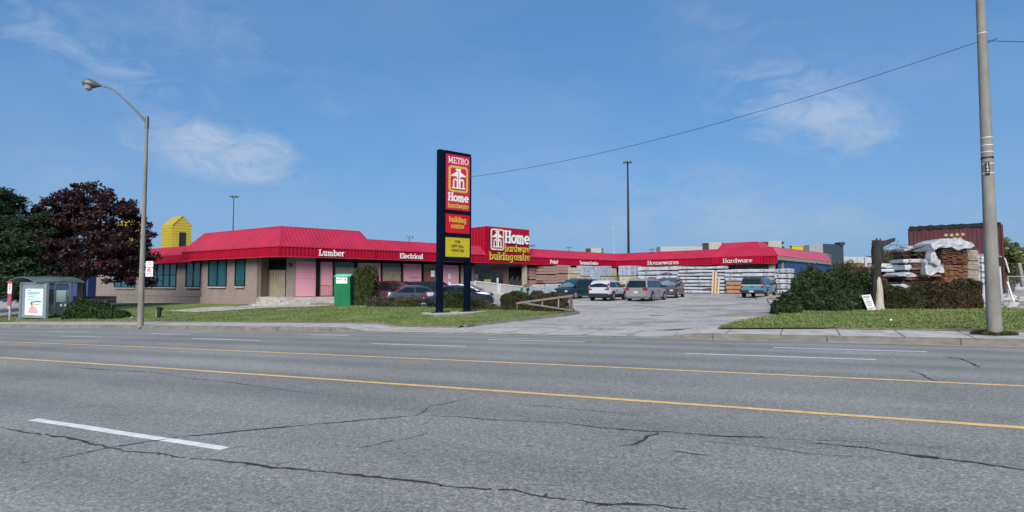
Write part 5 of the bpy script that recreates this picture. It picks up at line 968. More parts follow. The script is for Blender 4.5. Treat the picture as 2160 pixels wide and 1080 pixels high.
nb_ = G2(1832, 655.5)+V3(0, -.6, 0); nsg = thing('notice_board', 'tilted white paper notice board leaning by the broken tree', 'sign', lz(nb_, g(nb_.x, nb_.y)))
Yn = nb_.y; q4 = [at_Y(*q, Yn) for q in ((1831.5, 656), (1848, 654), (1836, 621), (1817.5, 623))]
MB().slab(q4, V3(0, .03, 0)).build('board', 'lwhite', nsg, world=True); U_ = (q4[1]-q4[0]).normalized(); Up_ = (q4[3]-q4[0]).normalized(); w_, hh = (q4[1]-q4[0]).length, (q4[3]-q4[0]).length
for i, (tx, fy, fh, fw_) in enumerate((('FORGE', .87, .12, .8), ('DAILY', .7, .06, .35), ('FLATTENING', .55, .08, .7), ('LIGHT LUMBER', .42, .05, .6), ('SERVICE', .32, .05, .45), ('416-234-1879', .14, .1, .8))):
    btext(tx, q4[0]+U_*w_*.5+Up_*hh*fy, U_, Up_, V3(0, -1, 0), hh*fh, 'bluewall' if i in (0, 5) else 'lblack', nsg, width=w_*fw_)
# ------------------------------------------------------------------ barrier gates
gp = G2(1205, 661); gt = thing('barrier_gate', 'triangular grey wooden barrier gate swung open over the hedge', 'gate', gp); Yg = gp.y; gq = G2(1091, 672.5)
def GP(px, py):
    t = (px-1205)/(1091-1205); return at_Y(px, py, Yg+(gq.y-.1-Yg)*t)
MB().slab([GP(1202, 662), GP(1208, 662), GP(1208, 623), GP(1202, 623)], V3(0, .2, 0)).build('post', 'brownwood', gt, world=True, bevel=.01)
mb = MB(); mb.beam(GP(1090, 639.5), GP(1208, 623.5), .09, .09); mb.build('top_rail', 'greywood', gt, world=True); MB().beam(GP(1104, 639), GP(1208, 655), .08, .08).build('bottom_rail', 'greywood', gt, world=True)
for px, y0, y1 in ((1144, 633, 644), (1178, 628, 649)): MB().beam(GP(px, y0), GP(px, y1), .08, .06, up=V3(1, 0, 0)).build('brace', 'greywood', gt, world=True)
MB().cyl(GP(1091, 640), lz(GP(1091, 640), g(gq.x, gq.y)), .03, n=6).build('prop', 'brownwood', gt, world=True); MB().slab([GP(1208, 656)+V3(0, -.05, 0), GP(1211, 656)+V3(0, -.05, 0), GP(1211, 651)+V3(0, -.05, 0), GP(1208, 651)+V3(0, -.05, 0)], V3(0, .1, 0)).build('hinge', 'blackmetal', gt, world=True)
g2 = thing('barrier_gate', 'dark weathered barrier gate swung open beside the evergreen bushes', 'gate', G2(1655, 668)); Y2 = g2.location.y+1.5; K = lambda px, py: at_Y(px, py, Y2)
mb = MB(); mb.beam(K(1595, 630), K(1660, 622), .11, .09); mb.build('top_rail', 'greywood', g2, world=True); MB().beam(K(1611, 626.5), K(1668, 638), .08, .08).build('brace', 'brownwood', g2, world=True); MB().cyl(K(1617, 629), K(1622, 640), .02, n=5).build('chain', 'blackmetal', g2, world=True)
MB().slab([K(1655, 660)+V3(.2, 0, 0), K(1662, 660)+V3(.2, 0, 0), K(1662, 618)+V3(.2, 0, 0), K(1655, 618)+V3(.2, 0, 0)], V3(0, .2, 0)).build('post', 'brownwood', g2, world=True)
lp = G2(1645, 669); mb = MB(); mb.beam(lp, at_Y(1625, 641, lp.y+.5), .07, .07); tag(mb.build('leaning_post', 'blackmetal'), 'thin black post leaning left at the lawn corner by the driveway', 'post')
strip('driveway_apron', -11.55, -1.2, lambda s: [(p, g(*xy(s, p))+(.001 if p < P0+.01 else .012)) for p in (P0, P0+.4, P0+.9, P0+1.4, P0+2.1)], 'lot', .4501)
mb = MB(); hx = G2(1388, 666); mb.prism([(hx.x-.35, hx.y), (hx.x+.35, hx.y), (hx.x+.35, hx.y+.2), (hx.x-.35, hx.y+.2)], hx.z-.05, hx.z+.012); struct(mb.build('drain_cover', 'undert'))
# ------------------------------------------------------------------ donation bin, litter bin, short post, red bin
db_ = G2(722, 647.5); dn_ = thing('donation_bin', 'tall green steel clothing donation bin at the edge of the lawn', 'donation bin', db_+V3(0, .5, 0)); Yd = db_.y; k = Yd/F; w = 34*k; hB = zat(Yd, 583)-db_.z
MB().add([(x+(.06 if z else 0)*-1, y, z) for z in (0, hB) for (x, y) in ((-w/2, -.5), (w/2, -.5), (w/2, .6), (-w/2, .6))], [(0, 1, 2, 3), (4, 5, 6, 7), (0, 1, 5, 4), (1, 2, 6, 5), (2, 3, 7, 6), (3, 0, 4, 7)]).build('bin_body', 'green', dn_, bevel=.02)
MB().add([(-w/2-.08, -.53, hB), (w/2-.02, -.53, hB), (w/2-.02, .6, hB), (-w/2-.08, .6, hB), (-w/2+.02, -.1, hB+.16), (w/2-.03, -.1, hB+.16), (w/2-.03, .6, hB+.16), (-w/2+.02, .6, hB+.16)], [(0, 1, 2, 3), (4, 5, 6, 7), (0, 1, 5, 4), (1, 2, 6, 5), (2, 3, 7, 6), (3, 0, 4, 7)]).build('lid', 'greenlid', dn_)
MB().box(-w*.4, w*.28, -.515, -.505, hB-.5, hB-.03).build('label_plate', 'label', dn_)
for tx, fz, ww in (('CLOTHES & SHOES', .09, .62), ('DONATION', .24, .4)): btext(tx, dn_.location+V3(-.06 if ww > .5 else -.2, -.517, hB-fz), V3(1, 0, 0), UP, V3(0, -1, 0), .1, 'lblack', dn_, width=w*ww)
mb = MB(); mb.tube([(w*.17, -.518, hB-.34), (w*.17, -.518, hB-.2)], [.02, .05], 6); mb.box(w*.1, w*.24, -.522, -.516, hB-.26, hB-.22); mb.build('hand_symbol', 'green', dn_)
hy = G2(335, 672.5); hp = thing('broken_bollard', 'short battered black post standing in the grass near the street lamp', 'bollard', hy); mb = MB(); mb.tube([(-.05, 0, -.05), (-.02, 0, .35), (.04, 0, .6)], [.16, .15, .14], 10); mb.build('stump', 'undert', hp); MB().tube([(.04, 0, .6), (.06, 0, .72)], [.19, .2], 10).build('cap', 'blackmetal', hp); MB().box(-.1, -.06, -.17, -.13, .1, .5).build('scar', 'stone', hp)
lbn = G2(134, 674)+V3(0, .2, 0); lt = thing('litter_bin', 'black street litter bin with two round openings beside the bus shelter', 'litter bin', lbn); k = lbn.y/F; r_ = 10*k; hh = zat(lbn.y, 638)-lbn.z
MB().tube([(0, 0, 0), (0, 0, hh*.72)], [r_*.82, r_], 16).build('bin_body', 'undert', lt, smooth=True); MB().tube([(0, 0, hh*.72), (0, 0, hh*.75), (0, 0, hh*.76), (0, 0, hh*.93), (0, 0, hh*1.05)], [r_*1.06, r_*1.06, r_, r_, r_*.5], 16).build('lid', pm('bin lid', (.03, .033, .04)), lt, smooth=True)
for a in (-.35, .45): q = V3(math.sin(a)*r_, -math.cos(a)*r_, hh*.85); MB().cyl(q-q.normalized()*0+V3(0, -.01, 0), q+V3(0, .02, 0), .09, n=12).build('opening', 'steel', lt)
rb_ = G2(1007, 628); rb_.z = g(rb_.x, rb_.y); rbt = thing('red_bin', 'small red bin in front of the white entrance ramp', 'bin', V3(xat(1007, 50), 50, g(xat(1007, 50), 50))); mb = MB(); hz_ = zat(50, 608)-rbt.location.z
MB().box(-.22, .22, -.2, .2, 0, hz_-.18).build('bin_body', 'redbin', rbt, bevel=.03); MB().box(-.25, .25, -.23, .23, hz_-.18, hz_).build('lid', 'redbin', rbt, bevel=.04)
# ------------------------------------------------------------------ bus shelter and stop pole
s0 = G2(43, 675); s1 = G2(97, 674.5); sh = thing('bus_shelter', 'glass bus shelter with arched roof and an advertising panel', 'bus shelter', (s0+s1)/2); su_ = (s1-s0); su_.z = 0; k = su_.length; su_.normalize(); sn_ = inw(su_); zg = (s0.z+s1.z)/2
zr = zat(s1.y, 597); Ltot = (pxline(152, s1, su_)-s0).length
bk_ = s1+sn_*2.2; c4 = pxline(151, bk_, su_); posts = [s0, s1, lz(c4, zg), s0+sn_*2.2, bk_]
for p_ in (s0, s1, lz(c4, zg), lz(s0+sn_*2.2, zg)): MB().slab([lz(p_, zg)-su_*.08-sn_*.08, lz(p_, zg)+su_*.08-sn_*.08, lz(p_, zr)+su_*.08-sn_*.08, lz(p_, zr)-su_*.08-sn_*.08], sn_*.16).build('post', 'shel', sh, world=True)
for p_ in (s0, s1): MB().slab([lz(p_, zg)-su_*.22-sn_*.18, lz(p_, zg)+su_*.22-sn_*.18, lz(p_, zg+.06)+su_*.22-sn_*.18, lz(p_, zg+.06)-su_*.22-sn_*.18], sn_*.34).build('post_foot', 'steel', sh, world=True)
# arched roof: vault running along the front, arch across the depth
rings = []; D_ = 2.2; L0, L1 = -.8, (c4-s0).dot(su_)+.9
for i in range(13):
    t = L0+(L1-L0)*i/12; hA = .38*math.sin(math.pi*i/12)
    rings.append([lz(s0+su_*t-sn_*.55, zr+.02+hA), lz(s0+su_*t-sn_*.55, zr+.09+hA), lz(s0+su_*t+sn_*(D_*.5), zr+.16+hA), lz(s0+su_*t+sn_*(D_+.4), zr+.09+hA), lz(s0+su_*t+sn_*(D_+.4), zr+.02+hA), lz(s0+su_*t+sn_*(D_*.5), zr+.1+hA)])
MB().loft(rings).build('roof', 'shelroof', sh, smooth=True, world=True)
mb = MB(); mb.beam(lz(s0, zr)-sn_*.04, lz(c4, zr)-sn_*2.24+su_*0, .07, .09); mb.beam(lz(s0+sn_*2.2, zr), lz(c4, zr), .07, .09); mb.beam(lz(s0, zr), lz(s0+sn_*2.2, zr), .06, .08); mb.build('roof_beam', 'shel', sh, world=True)
MB().slab([lz(s0, zg+.15)+su_*.1, lz(s1, zg+.15)-su_*.1, lz(s1, zr-.05)-su_*.1, lz(s0, zr-.05)+su_*.1], sn_*.12).build('ad_case', 'shel', sh, world=True)
A0 = s0.lerp(s1, .17); B0 = s0.lerp(s1, .86); zp0, zp1 = zat(s0.y, 664), zat(s0.y, 609); po = MB().slab([lz(A0, zp0)-sn_*.02, lz(B0, zp0)-sn_*.02, lz(B0, zp1)-sn_*.02, lz(A0, zp1)-sn_*.02], sn_*.015).build('poster', 'poster', sh, world=True)
PW = (B0-A0).length; PHh = zp1-zp0; PP = lambda fx, fz, e=.022: lz(A0+su_*PW*fx, zp0+PHh*fz)-sn_*e
mb = MB()
for fz, fx0, fx1, th_ in ((.93, .12, .3, .03), (.86, .12, .8, .025), (.815, .12, .84, .022), (.76, .12, .66, .02), (.7, .12, .5, .02), (.65, .12, .6, .01), (.6, .12, .75, .01), (.57, .12, .45, .01)): mb.slab([PP(fx0, fz), PP(fx1, fz), PP(fx1, fz+th_), PP(fx0, fz+th_)], -sn_*.002)
mb.build('poster_text', pm('teal print', (.05, .16, .2), .5), po, world=True)
el2 = lambda cx, cz_, rx, rz_, e: [PP(cx+rx*math.cos(a*math.tau/16), cz_+rz_*math.sin(a*math.tau/16), e) for a in range(16)]
MB().slab(el2(.42, .44, .11, .085, .024), -sn_*.002).build('printed_hair', 'hair', po, world=True); MB().slab(el2(.46, .42, .075, .07, .028), -sn_*.002).build('printed_face', pm('printed skin', (.55, .32, .28)), po, world=True)
MB().slab([PP(.2, .08, .024), PP(.78, .08, .024), PP(.72, .2, .024), PP(.62, .3, .024), PP(.42, .36, .024), PP(.26, .29, .024)], -sn_*.002).build('printed_sweater', 'pinkcloth', po, world=True)
MB().slab([PP(.52, .5, .024), PP(.9, .5, .024), PP(.9, .54, .024), PP(.52, .54, .024)], -sn_*.002).build('printed_book', 'blue', po, world=True); MB().slab([PP(.56, .38, .024), PP(.85, .38, .024), PP(.82, .43, .024), PP(.56, .43, .024)], -sn_*.002).build('printed_stripe', 'lyellow', po, world=True)
gl = MB(); gl.slab([lz(s0+sn_*2.2, zg+.3), lz(c4, zg+.3), lz(c4, zr-.1), lz(s0+sn_*2.2, zr-.1)], sn_*.02); gl.slab([lz(c4, zg+.3)-sn_*.1, lz(c4, zg+.3)-sn_*1.9, lz(c4, zr-.1)-sn_*1.9, lz(c4, zr-.1)-sn_*.1], su_*.02); gl.build('glass_pane', 'shelglass', sh, world=True)
hb = MB(); q0 = pxline(80, bk_, su_); q1 = pxline(146, bk_, su_); MB().slab([lz(q0, zr-.5)-sn_*.05, lz(q1, zr-.5)-sn_*.05, lz(q1, zr-.15)-sn_*.05, lz(q0, zr-.15)-sn_*.05], sn_*.03).build('header_sign', pm('navy sign', (.02, .06, .2)), sh, world=True)
q0 = pxline(122, bk_, su_); q1 = pxline(142, bk_, su_); MB().slab([lz(q0, zg+1.2)-sn_*.06, lz(q1, zg+1.2)-sn_*.06, lz(q1, zr-.55)-sn_*.06, lz(q0, zr-.55)-sn_*.06], sn_*.03).build('route_map', 'poster', sh, world=True)
bt_ = V3(*pxline(100, bk_-sn_*.5, su_)[:2], zg); MB().slab([lz(bt_, zg+.42), lz(bt_, zg+.42)+su_*1.4, lz(bt_, zg+.47)+su_*1.4, lz(bt_, zg+.47)], sn_*.4).build('bench', 'steel', sh, world=True)
btext('Finch Stn', lz(pxline(108, bk_, su_), zr-.32)-sn_*.055, su_, UP, -sn_, .14, 'lwhite', sh, width=.5) if False else None
sb_ = G2(20, 677); sp_ = thing('bus_stop_pole', 'slim bus stop pole with red and white marker plates at the left edge', 'bus stop', sb_); Ys = sb_.y; ZZ = lambda py: zat(Ys, py)-sb_.z
MB().cyl((0, 0, 0), (0, 0, ZZ(598)), .07, n=10).build('pole', 'steel', sp_, smooth=True)
for z0, z1, mt, wd in ((619, 598, 'lwhite', .14), (598.5, 594, 'redbin', .15), (624, 619.5, 'redbin', .13), (645, 624.5, pm('maroon plate', (.3, .06, .1)), .12), (652, 645.5, 'sill', .09)): MB().box(-wd, wd, -.1, -.07, ZZ(z0), ZZ(z1)).build('marker_plate', mt, sp_)
mb = MB()
for i in range(4): mb.box(-.07, .07, -.106, -.102, ZZ(602+i*3.4), ZZ(600+i*3.4))
mb.build('marker_symbol', 'redbin', sp_)
# ------------------------------------------------------------------ beyond the left trees
Yb = 75; lbd = thing('far_building', 'blue walled building glimpsed beyond the trees behind the bus shelter', 'building', (xat(60, Yb), Yb, -2)); X = lambda px: xat(px, Yb)-lbd.location.x
MB().box(X(-140), X(186), 0, 12, 0, 6.0).build('wall', 'blue', lbd); MB().box(X(-140), X(187), -.1, 12, 6.0, 6.4).build('roof', 'deck', lbd); mb = MB()
for i in range(9): mb.box(X(-130+i*30), X(-112+i*30), -.05, 0, 2.2, 4)
mb.build('window', 'glass', lbd)
lw = thing('low_wall', 'low rough stone wall in the shade behind the bus shelter', 'wall', V3(xat(110, 50), 50, g(xat(110, 50), 50))); mb = MB(); rr = random.Random(3)
for r in range(4):
    x = -.6
    while x < 5: w = rr.uniform(.4, .9); mb.box(x, x+w-.03, rr.uniform(-.03, .03), .4, r*.33, r*.33+.31); x += w
mb.build('masonry', 'stone', lw, bevel=.02)
tag(MB().slab([at_Y(101, 655, 49), at_Y(103, 655, 49), at_Y(114, 607, 49), at_Y(112, 607, 49)], V3(0, .1, 0)).build('guy_guard', 'ysiding'), 'slanted yellow guy wire guard behind the bus shelter', 'guy guard')
# ------------------------------------------------------------------ vehicles
def lerp_tab(tab, x):
    if x <= tab[0][0]: return tab[0][1]
    for (x0, y0), (x1, y1) in zip(tab[:-1], tab[1:]):
        if x <= x1: return y0+(y1-y0)*(x-x0)/(x1-x0)
    return tab[-1][1]
def vehicle(name, label, cat, L, Wd, H, belt, hood, cab, paint, loc, rz, wr=.33, wx=None, clear=.2, pillars=(), lower=None, tails='wide', group='cars in the store parking lot', rack=False, glass='carglass', capmat=None, wrap=.06, tailz=None, headz=None, trunkz=None, plate=True):
    """x forward. hood: table of body-top height over x; cab: list of (x,z) outline from rear base over the roof to the front base"""
    t = thing(name, label, cat, loc, rz, group); hw = Wd/2; wx = wx or (-L*.29, L*.32)
    def half(x):
        e = (abs(x)/(L/2)); return hw*(1-.10*max(0, e-.72)/.28*1.0-.08*max(0, e-.92)/.08)
    xs = [-L/2, -L/2+.05, -L/2+.16, -L/2+.4]+[(-L/2+.4)+(L-.8)*i/14 for i in range(1, 14)]+[L/2-.4, L/2-.16, L/2-.05, L/2]; rings = []
    for x in xs:
        w = half(x); e = min(1, (L/2-abs(x))/.16); zt = lerp_tab(hood, x); zt = zt-(1-e)*.10; zb = clear+(1-e)*.12; mid = zb+(zt-zb)*.5
        rings.append([V3(x, -w*.86, zb), V3(x, -w*.985, zb+.1), V3(x, -w, mid), V3(x, -w*.985, zt-.14), V3(x, -w*.93, zt-.03), V3(x, -w*.8, zt), V3(x, 0, zt+.02), V3(x, w*.8, zt), V3(x, w*.93, zt-.03), V3(x, w*.985, zt-.14), V3(x, w, mid), V3(x, w*.985, zb+.1), V3(x, w*.86, zb)])
    MB().loft(rings).build('body', paint, t, smooth=True)
    if lower:
        rg = []
        for x in xs:
            w = half(x)+.012; e = min(1, (L/2-abs(x))/.16); xx = x*(1+.006); zb = clear-.02+(1-e)*.10; rg.append([V3(xx, -w*.86, zb), V3(xx, -w, zb+.08), V3(xx, -w, lower[1]), V3(xx, w, lower[1]), V3(xx, w, zb+.08), V3(xx, w*.86, zb)])
        MB().loft(rg).build('lower_cladding', lower[0], t, smooth=True)
    zb0 = belt-.06
    def cw(z): return hw*(.925-.2*cf((z-belt)/(H-belt), 0, 1))
    ring_l = [V3(x, -cw(z), z) for x, z in cab]; ring_r = [V3(x, cw(z), z) for x, z in cab]; ring_m = [V3(x, 0, z+(.03 if z > H-.25 else .0)) for x, z in cab]; r1_ = [V3(x, -cw(z)*.86, z+(.024 if z > H-.25 else 0)) for x, z in cab]; r2_ = [V3(x, cw(z)*.86, z+(.024 if z > H-.25 else 0)) for x, z in cab]
    MB().loft([ring_l, r1_, ring_m, r2_, ring_r]).build('cabin', capmat or paint, t, smooth=True)
    pk = max(range(len(cab)), key=lambda i: cab[i][1]); rear = cab[:pk+1]; front = cab[pk:][::-1]
    def xr(z, tb): return lerp_tab([(b, a) for a, b in tb], z)
    z0, z1 = belt+.04, H-.14; lv = [z0+(z1-z0)*i/4 for i in range(5)]; cuts = [None]+list(pillars)+[None]
    for sgn in (-1, 1):
        for i in range(len(cuts)-1):
            mb = MB(); vs_ = []
            for z in lv:
                a = xr(z, rear)+.14 if cuts[i] is None else cuts[i]+.04; b = xr(z, front)-.14 if cuts[i+1] is None else cuts[i+1]-.04
                a = min(a, b); vs_ += [V3(a, sgn*(cw(z)+.008), z), V3(b, sgn*(cw(z)+.008), z)]
            mb.add(vs_, [(2*j, 2*j+1, 2*j+3, 2*j+2) for j in range(4)]); mb.build('side_window', glass, t)
    for nm, tb, sg_ in (('windscreen', front, 1), ('rear_window', rear, -1)):
        vs_ = []
        for z in lv: x = xr(z, tb)+sg_*.012; w = cw(z)-.1; vs_ += [V3(x-.0*sg_, -w, z), V3(x+.015*sg_, 0, z), V3(x, w, z)]
        mb = MB(); mb.add(vs_, [(3*j+k_, 3*j+k_+1, 3*j+k_+4, 3*j+k_+3) for j in range(4) for k_ in (0, 1)]); mb.build(nm, 'lgglass' if nm == 'windscreen' else glass, t)
    for x in wx:
        for sgn in (-1, 1):
            y = half(x)*sgn; mb = MB(); n = 20; R_ = wr+.07
            pts = [V3(x+R_*math.cos(a), y+sgn*.006, max(clear-.03, wr+R_*math.sin(a))) for a in [math.pi*i/n for i in range(n+1)]]; pts += [V3(x-R_, y+sgn*.006, clear-.03), V3(x+R_, y+sgn*.006, clear-.03)]
            MB().slab(pts, V3(0, -sgn*.2, 0)).build('wheel_arch', 'undert', t)
            ty = MB(); y0 = y-sgn*.2; ty.tube([(x, y0, wr), (x, y0+sgn*.02, wr), (x, y+sgn*.0, wr), (x, y+sgn*.022, wr), (x, y+sgn*.024, wr)], [wr*.9, wr, wr, wr*.92, wr*.6], 22); w_o = ty.build('wheel', 'cartw', t, smooth=True)
            rm = MB(); rm.cyl((x, y+sgn*.02, wr), (x, y+sgn*.028, wr), wr*.62, n=20); rm.build('hub_plate', 'blackmetal', w_o)
            rm = MB()
            for a in range(5): aa = a*math.tau/5+.3; rm.beam((x, y+sgn*.032, wr), (x+wr*.6*math.cos(aa), y+sgn*.032, wr+wr*.6*math.sin(aa)), .085, .02, up=V3(0, 1, 0))
            m_ = 22; rv = []
            for a in range(m_): aa = a*math.tau/m_; rv += [V3(x+wr*.62*math.cos(aa), y+sgn*.034, wr+wr*.62*math.sin(aa)), V3(x+wr*.52*math.cos(aa), y+sgn*.034, wr+wr*.52*math.sin(aa))]
            rm.add(rv, [(2*a, 2*((a+1) % m_), 2*((a+1) % m_)+1, 2*a+1) for a in range(m_)]); rm.build('rim', 'rim', w_o)
    tz = tailz or (belt-.34, belt-.06); hz2 = headz or (.56, .72); xr_ = -L/2; wR = half(xr_+.1)
    for sgn in (-1, 1):
        mb = MB()
        if tails == 'wide': mb.box(xr_-.012, xr_+.16, min(sgn*wR*1.005, sgn*wR*.62), max(sgn*wR*1.005, sgn*wR*.62), *tz)
        elif tails == 'tall': mb.box(xr_-.012, xr_+.14, min(sgn*wR*1.012, sgn*wR*.84), max(sgn*wR*1.012, sgn*wR*.84), *tz)
        else:
            mb.box(xr_-.014, xr_+.12, min(sgn*wR*1.01, sgn*wR*.62), max(sgn*wR*1.01, sgn*wR*.62), tz[0], tz[0]+.12); mb.box(xr_-.01, xr_+.16, min(sgn*wR*1.012, sgn*wR*.86), max(sgn*wR*1.012, sgn*wR*.86), tz[0]+.1, tz[1]); mb.box(xr_+.14, xr_+.3, min(sgn*cw(belt+.2), sgn*cw(belt+.2)*.9), max(sgn*cw(belt+.2), sgn*cw(belt+.2)*.9), tz[1]-.02, belt+.32)
        mb.build('tail_light', 'redlight', t, bevel=.015)
        mb = MB(); mb.box(L/2-.3, L/2+.012, min(sgn*hw*.80, sgn*hw*.48), max(sgn*hw*.80, sgn*hw*.48), *hz2); mb.build('headlight', 'headl', t, bevel=.03)
        fx = xr(belt+.1, front); MB().box(fx-.32, fx-.14, min(sgn*hw*.92, sgn*(hw+.14)), max(sgn*hw*.92, sgn*(hw+.14)), belt+.02, belt+.19).build('mirror', 'undert' if paint != 'x' else paint, t, bevel=.03)
        for q in pillars:
            MB().box(q-.006, q+.006, min(sgn*hw*.99, sgn*(hw+.006)), max(sgn*hw*.99, sgn*(hw+.006)), clear+.14, belt-.16).build('door_seam', 'undert', t); MB().box(q-.34, q-.12, min(sgn*hw*.97, sgn*(hw+.025)), max(sgn*hw*.97, sgn*(hw+.025)), belt-.2, belt-.155).build('door_handle', 'undert', t)
    if plate:
        MB().box(xr_-.02, xr_+.02, -.16, .16, tz[0]-.2, tz[0]-.04).build('number_plate', 'plate', t)
    MB().box(L/2-.02, L/2+.02, -.16, .16, .38, .5).build('number_plate', 'plate', t)
    MB().box(L/2-.06, L/2+.012, -wR*.5, wR*.5, hz2[0]-.04, hz2[1]-.02).build('grille', 'undert', t, bevel=.02)
    MB().box(xr_-.035, xr_+.1, -wR*.95, wR*.95, clear+.14, clear+.34).build('bumper', lower[0] if lower else paint, t, bevel=.03); MB().box(L/2-.1, L/2+.035, -wR*.93, wR*.93, clear+.1, clear+.28).build('bumper', lower[0] if lower else paint, t, bevel=.03)
    if rack:
        for sgn in (-1, 1): mb = MB(); ys_ = sgn*cw(H)*.9; mb.tube([(-1.3, ys_, H-.03), (-1.2, ys_, H+.06), (-.5, ys_, H+.075), (.2, ys_, H+.07), (.35, ys_, H-.03)], .022, 6); mb.build('roof_rail', 'undert', t)
    return t
def paint(n, c, met=.3): return pm(n, c, .3, .04, .5, metal=met, coat=.8)
P_ = dict(maroon=paint('maroon paint', (.075, .008, .016)), grey=paint('slate grey paint', (.065, .077, .092)), dk=paint('near black paint', (.015, .012, .018)), navy=paint('navy paint', (.012, .017, .042)), white=paint('white paint', (.42, .43, .46), 0), silver=paint('silver paint', (.34, .34, .34), .5), beige=paint('beige grey paint', (.30, .29, .27), .5), green=paint('dark teal green paint', (.008, .03, .035)), purple=paint('grey plum paint', (.085, .07, .08)), teal=paint('teal blue paint', (.07, .22, .31)), palesil=paint('pale silver paint', (.4, .42, .45), .4))
def at(px, py): v = gnd(px, py); return v
def heading(px, py, a):  # a = world heading angle in degrees
    return math.radians(a)
a3 = math.degrees(math.atan2(u3.y, u3.x)); a4 = math.degrees(math.atan2(u4.y, u4.x))
def sedan(name, label, px, py, ang, mat, L=4.55, H=1.43, **kw): return vehicle(name, label, 'car', L, 1.76, H, .92, [(-L/2, .98), (-L/2+.6, 1.0), (-.9, .95), (.9, .93), (L/2-.5, .82), (L/2, .74)], [(-L/2+.45, .95), (-L/2+.95, H-.28), (-L/2+1.35, H-.06), (-.1, H), (.55, H-.08), (1.45, .93)], mat, at(px, py), math.radians(ang), .31, pillars=(-.25,), **kw)
def van(name, label, px, py, ang, mat, L=4.95, H=1.72, Wd=1.9, **kw): return vehicle(name, label, 'minivan', L, Wd, H, 1.0, [(-L/2, 1.05), (-1, 1.03), (1.0, 1.02), (L/2-.7, .99), (L/2, .86)], [(-L/2+.03, 1.02), (-L/2+.22, H-.3), (-L/2+.42, H-.05), (-.2, H), (.75, H-.06), (1.75, 1.02)], mat, at(px, py), math.radians(ang), .33, pillars=(-1.15, .25), **kw)
def suv(name, label, px, py, ang, mat, L=4.45, H=1.65, Wd=1.86, **kw): return vehicle(name, label, 'car', L, Wd, H, 1.02, [(-L/2, 1.08), (-.9, 1.05), (.8, 1.03), (L/2-.4, .98), (L/2, .86)], [(-L/2+.08, 1.05), (-L/2+.4, H-.2), (-L/2+.6, H-.04), (-.1, H), (.5, H-.06), (1.25, 1.03)], mat, at(px, py), math.radians(ang), .36, pillars=(-.3,), clear=.24, **kw)
GR = []
van('minivan', 'maroon minivan parked behind the dry brown hedge', 836, 636.5, -28, P_['maroon'], H=1.75)
sedan('sedan', 'slate grey sedan parked behind the dry brown hedge, tail to the road', 874, 644.5, 30, P_['grey'], tailz=(.68, .92))
van('minivan', 'near black minivan partly behind the left post of the tall sign', 912, 634, -22, P_['dk'], H=1.68, L=4.7)
sedan('sedan', 'navy blue sedan behind both posts of the tall sign', 966, 646.5, 14, P_['navy'], tailz=(.66, .86), H=1.42)
sedan('sedan', 'white sedan roof showing between the sign posts', 972, 632.5, -18, P_['white'])
sedan('sedan', 'silver sedan nosing out beside the white ramp, right of the sign', 980, 637, -14, P_['palesil'])
sedan('sedan', 'pale silver car roof showing between the maroon and black minivans', 880, 629.5, -20, P_['palesil'])
van('minivan', 'dark teal green minivan facing the road in front of the brown crates', 1219, 629.2, 226, P_['green'], H=1.72, rack=True, headz=(.57, .74))
suv('white_suv', 'white compact suv with black lower cladding seen from behind', 1283, 633.3, 58, P_['white'], H=1.58, L=4.0, lower=('undert', .52), tails='L', tailz=(.82, 1.06), glass='carglass')
van('minivan', 'beige grey minivan seen from behind, next to the white suv', 1364, 633.8, 57, P_['beige'], H=1.66, L=4.6, tailz=(.78, .98), rack=True)
suv('dark_suv', 'plum grey suv facing the road behind the beige minivan', 1413, 627.5, 242, P_['purple'], H=1.7, L=4.3, rack=True)
def pickup():
    L = 5.2; H = 1.62; loc = at(1602, 627); t = vehicle('pickup_truck', 'teal blue pickup truck with dark rear canopy parked by the lumber', 'pickup truck', L, 1.9, H, 1.02, [(-L/2, 1.08), (-.4, 1.08), (1.0, 1.04), (L/2-.4, 1.0), (L/2, .8)], [(-L/2+.02, 1.05), (-L/2+.2, H-.06), (-L/2+.4, H-.01), (-.6, H), (.5, H-.04), (1.15, 1.05)], P_['teal'], loc, math.radians(54), .36, pillars=(-.7, .0), clear=.38, tails='tall', tailz=(.78, 1.1), capmat=P_['green'], plate=False)
    MB().box(-L/2-.14, -L/2+.05, -.9, .9, .42, .62).build('rear_bumper', 'undert', t, bevel=.02); MB().box(-L/2-.155, -L/2-.13, -.17, .17, .46, .58).build('number_plate', 'plate', t); MB().box(-L/2-.02, -L/2, -.1, .1, .86, .92).build('tailgate_handle', 'undert', t); MB().box(-L/2-.018, -L/2+.01, -.82, .82, 1.0, 1.04).build('tailgate_trim', 'lwhite', t)
    MB().box(-L/2+.03, -L/2+.1, -.68, .68, 1.1, H-.16).build('canopy_window', 'carglass', t)
pickup()
# ------------------------------------------------------------------ entrance ramp, person
ra = V3(xat(1003, 52), 52, 0); rb = pxline(1105, ra, u3); er = thing('entrance_ramp', 'sloping ramp with pale grey guard panels and white rails before the entrance', 'ramp', lz(ra, .2))
za0, za1, zb0_, zb1 = zat(52, 593), zat(52, 616), zat(rb.y, 605), zat(rb.y, 623.5)
MB().slab([lz(ra, 0), lz(rb, .1), lz(rb, zb1), lz(ra, za1)], n3*1.6).build('ramp_slab', 'conc', er, world=True)
MB().slab([lz(ra, za1)+n3*.1, lz(rb, zb1)+n3*.1, lz(rb, zb0_)+n3*.1, lz(ra, za0)+n3*.1], n3*.04).build('guard_panel', 'ramp', er, world=True); MB().slab([lz(ra, za1)+n3*1.5, lz(rb, zb1)+n3*1.5, lz(rb, zb0_)+n3*1.5, lz(ra, za0)+n3*1.5], n3*.04).build('guard_panel', 'ramp', er, world=True)
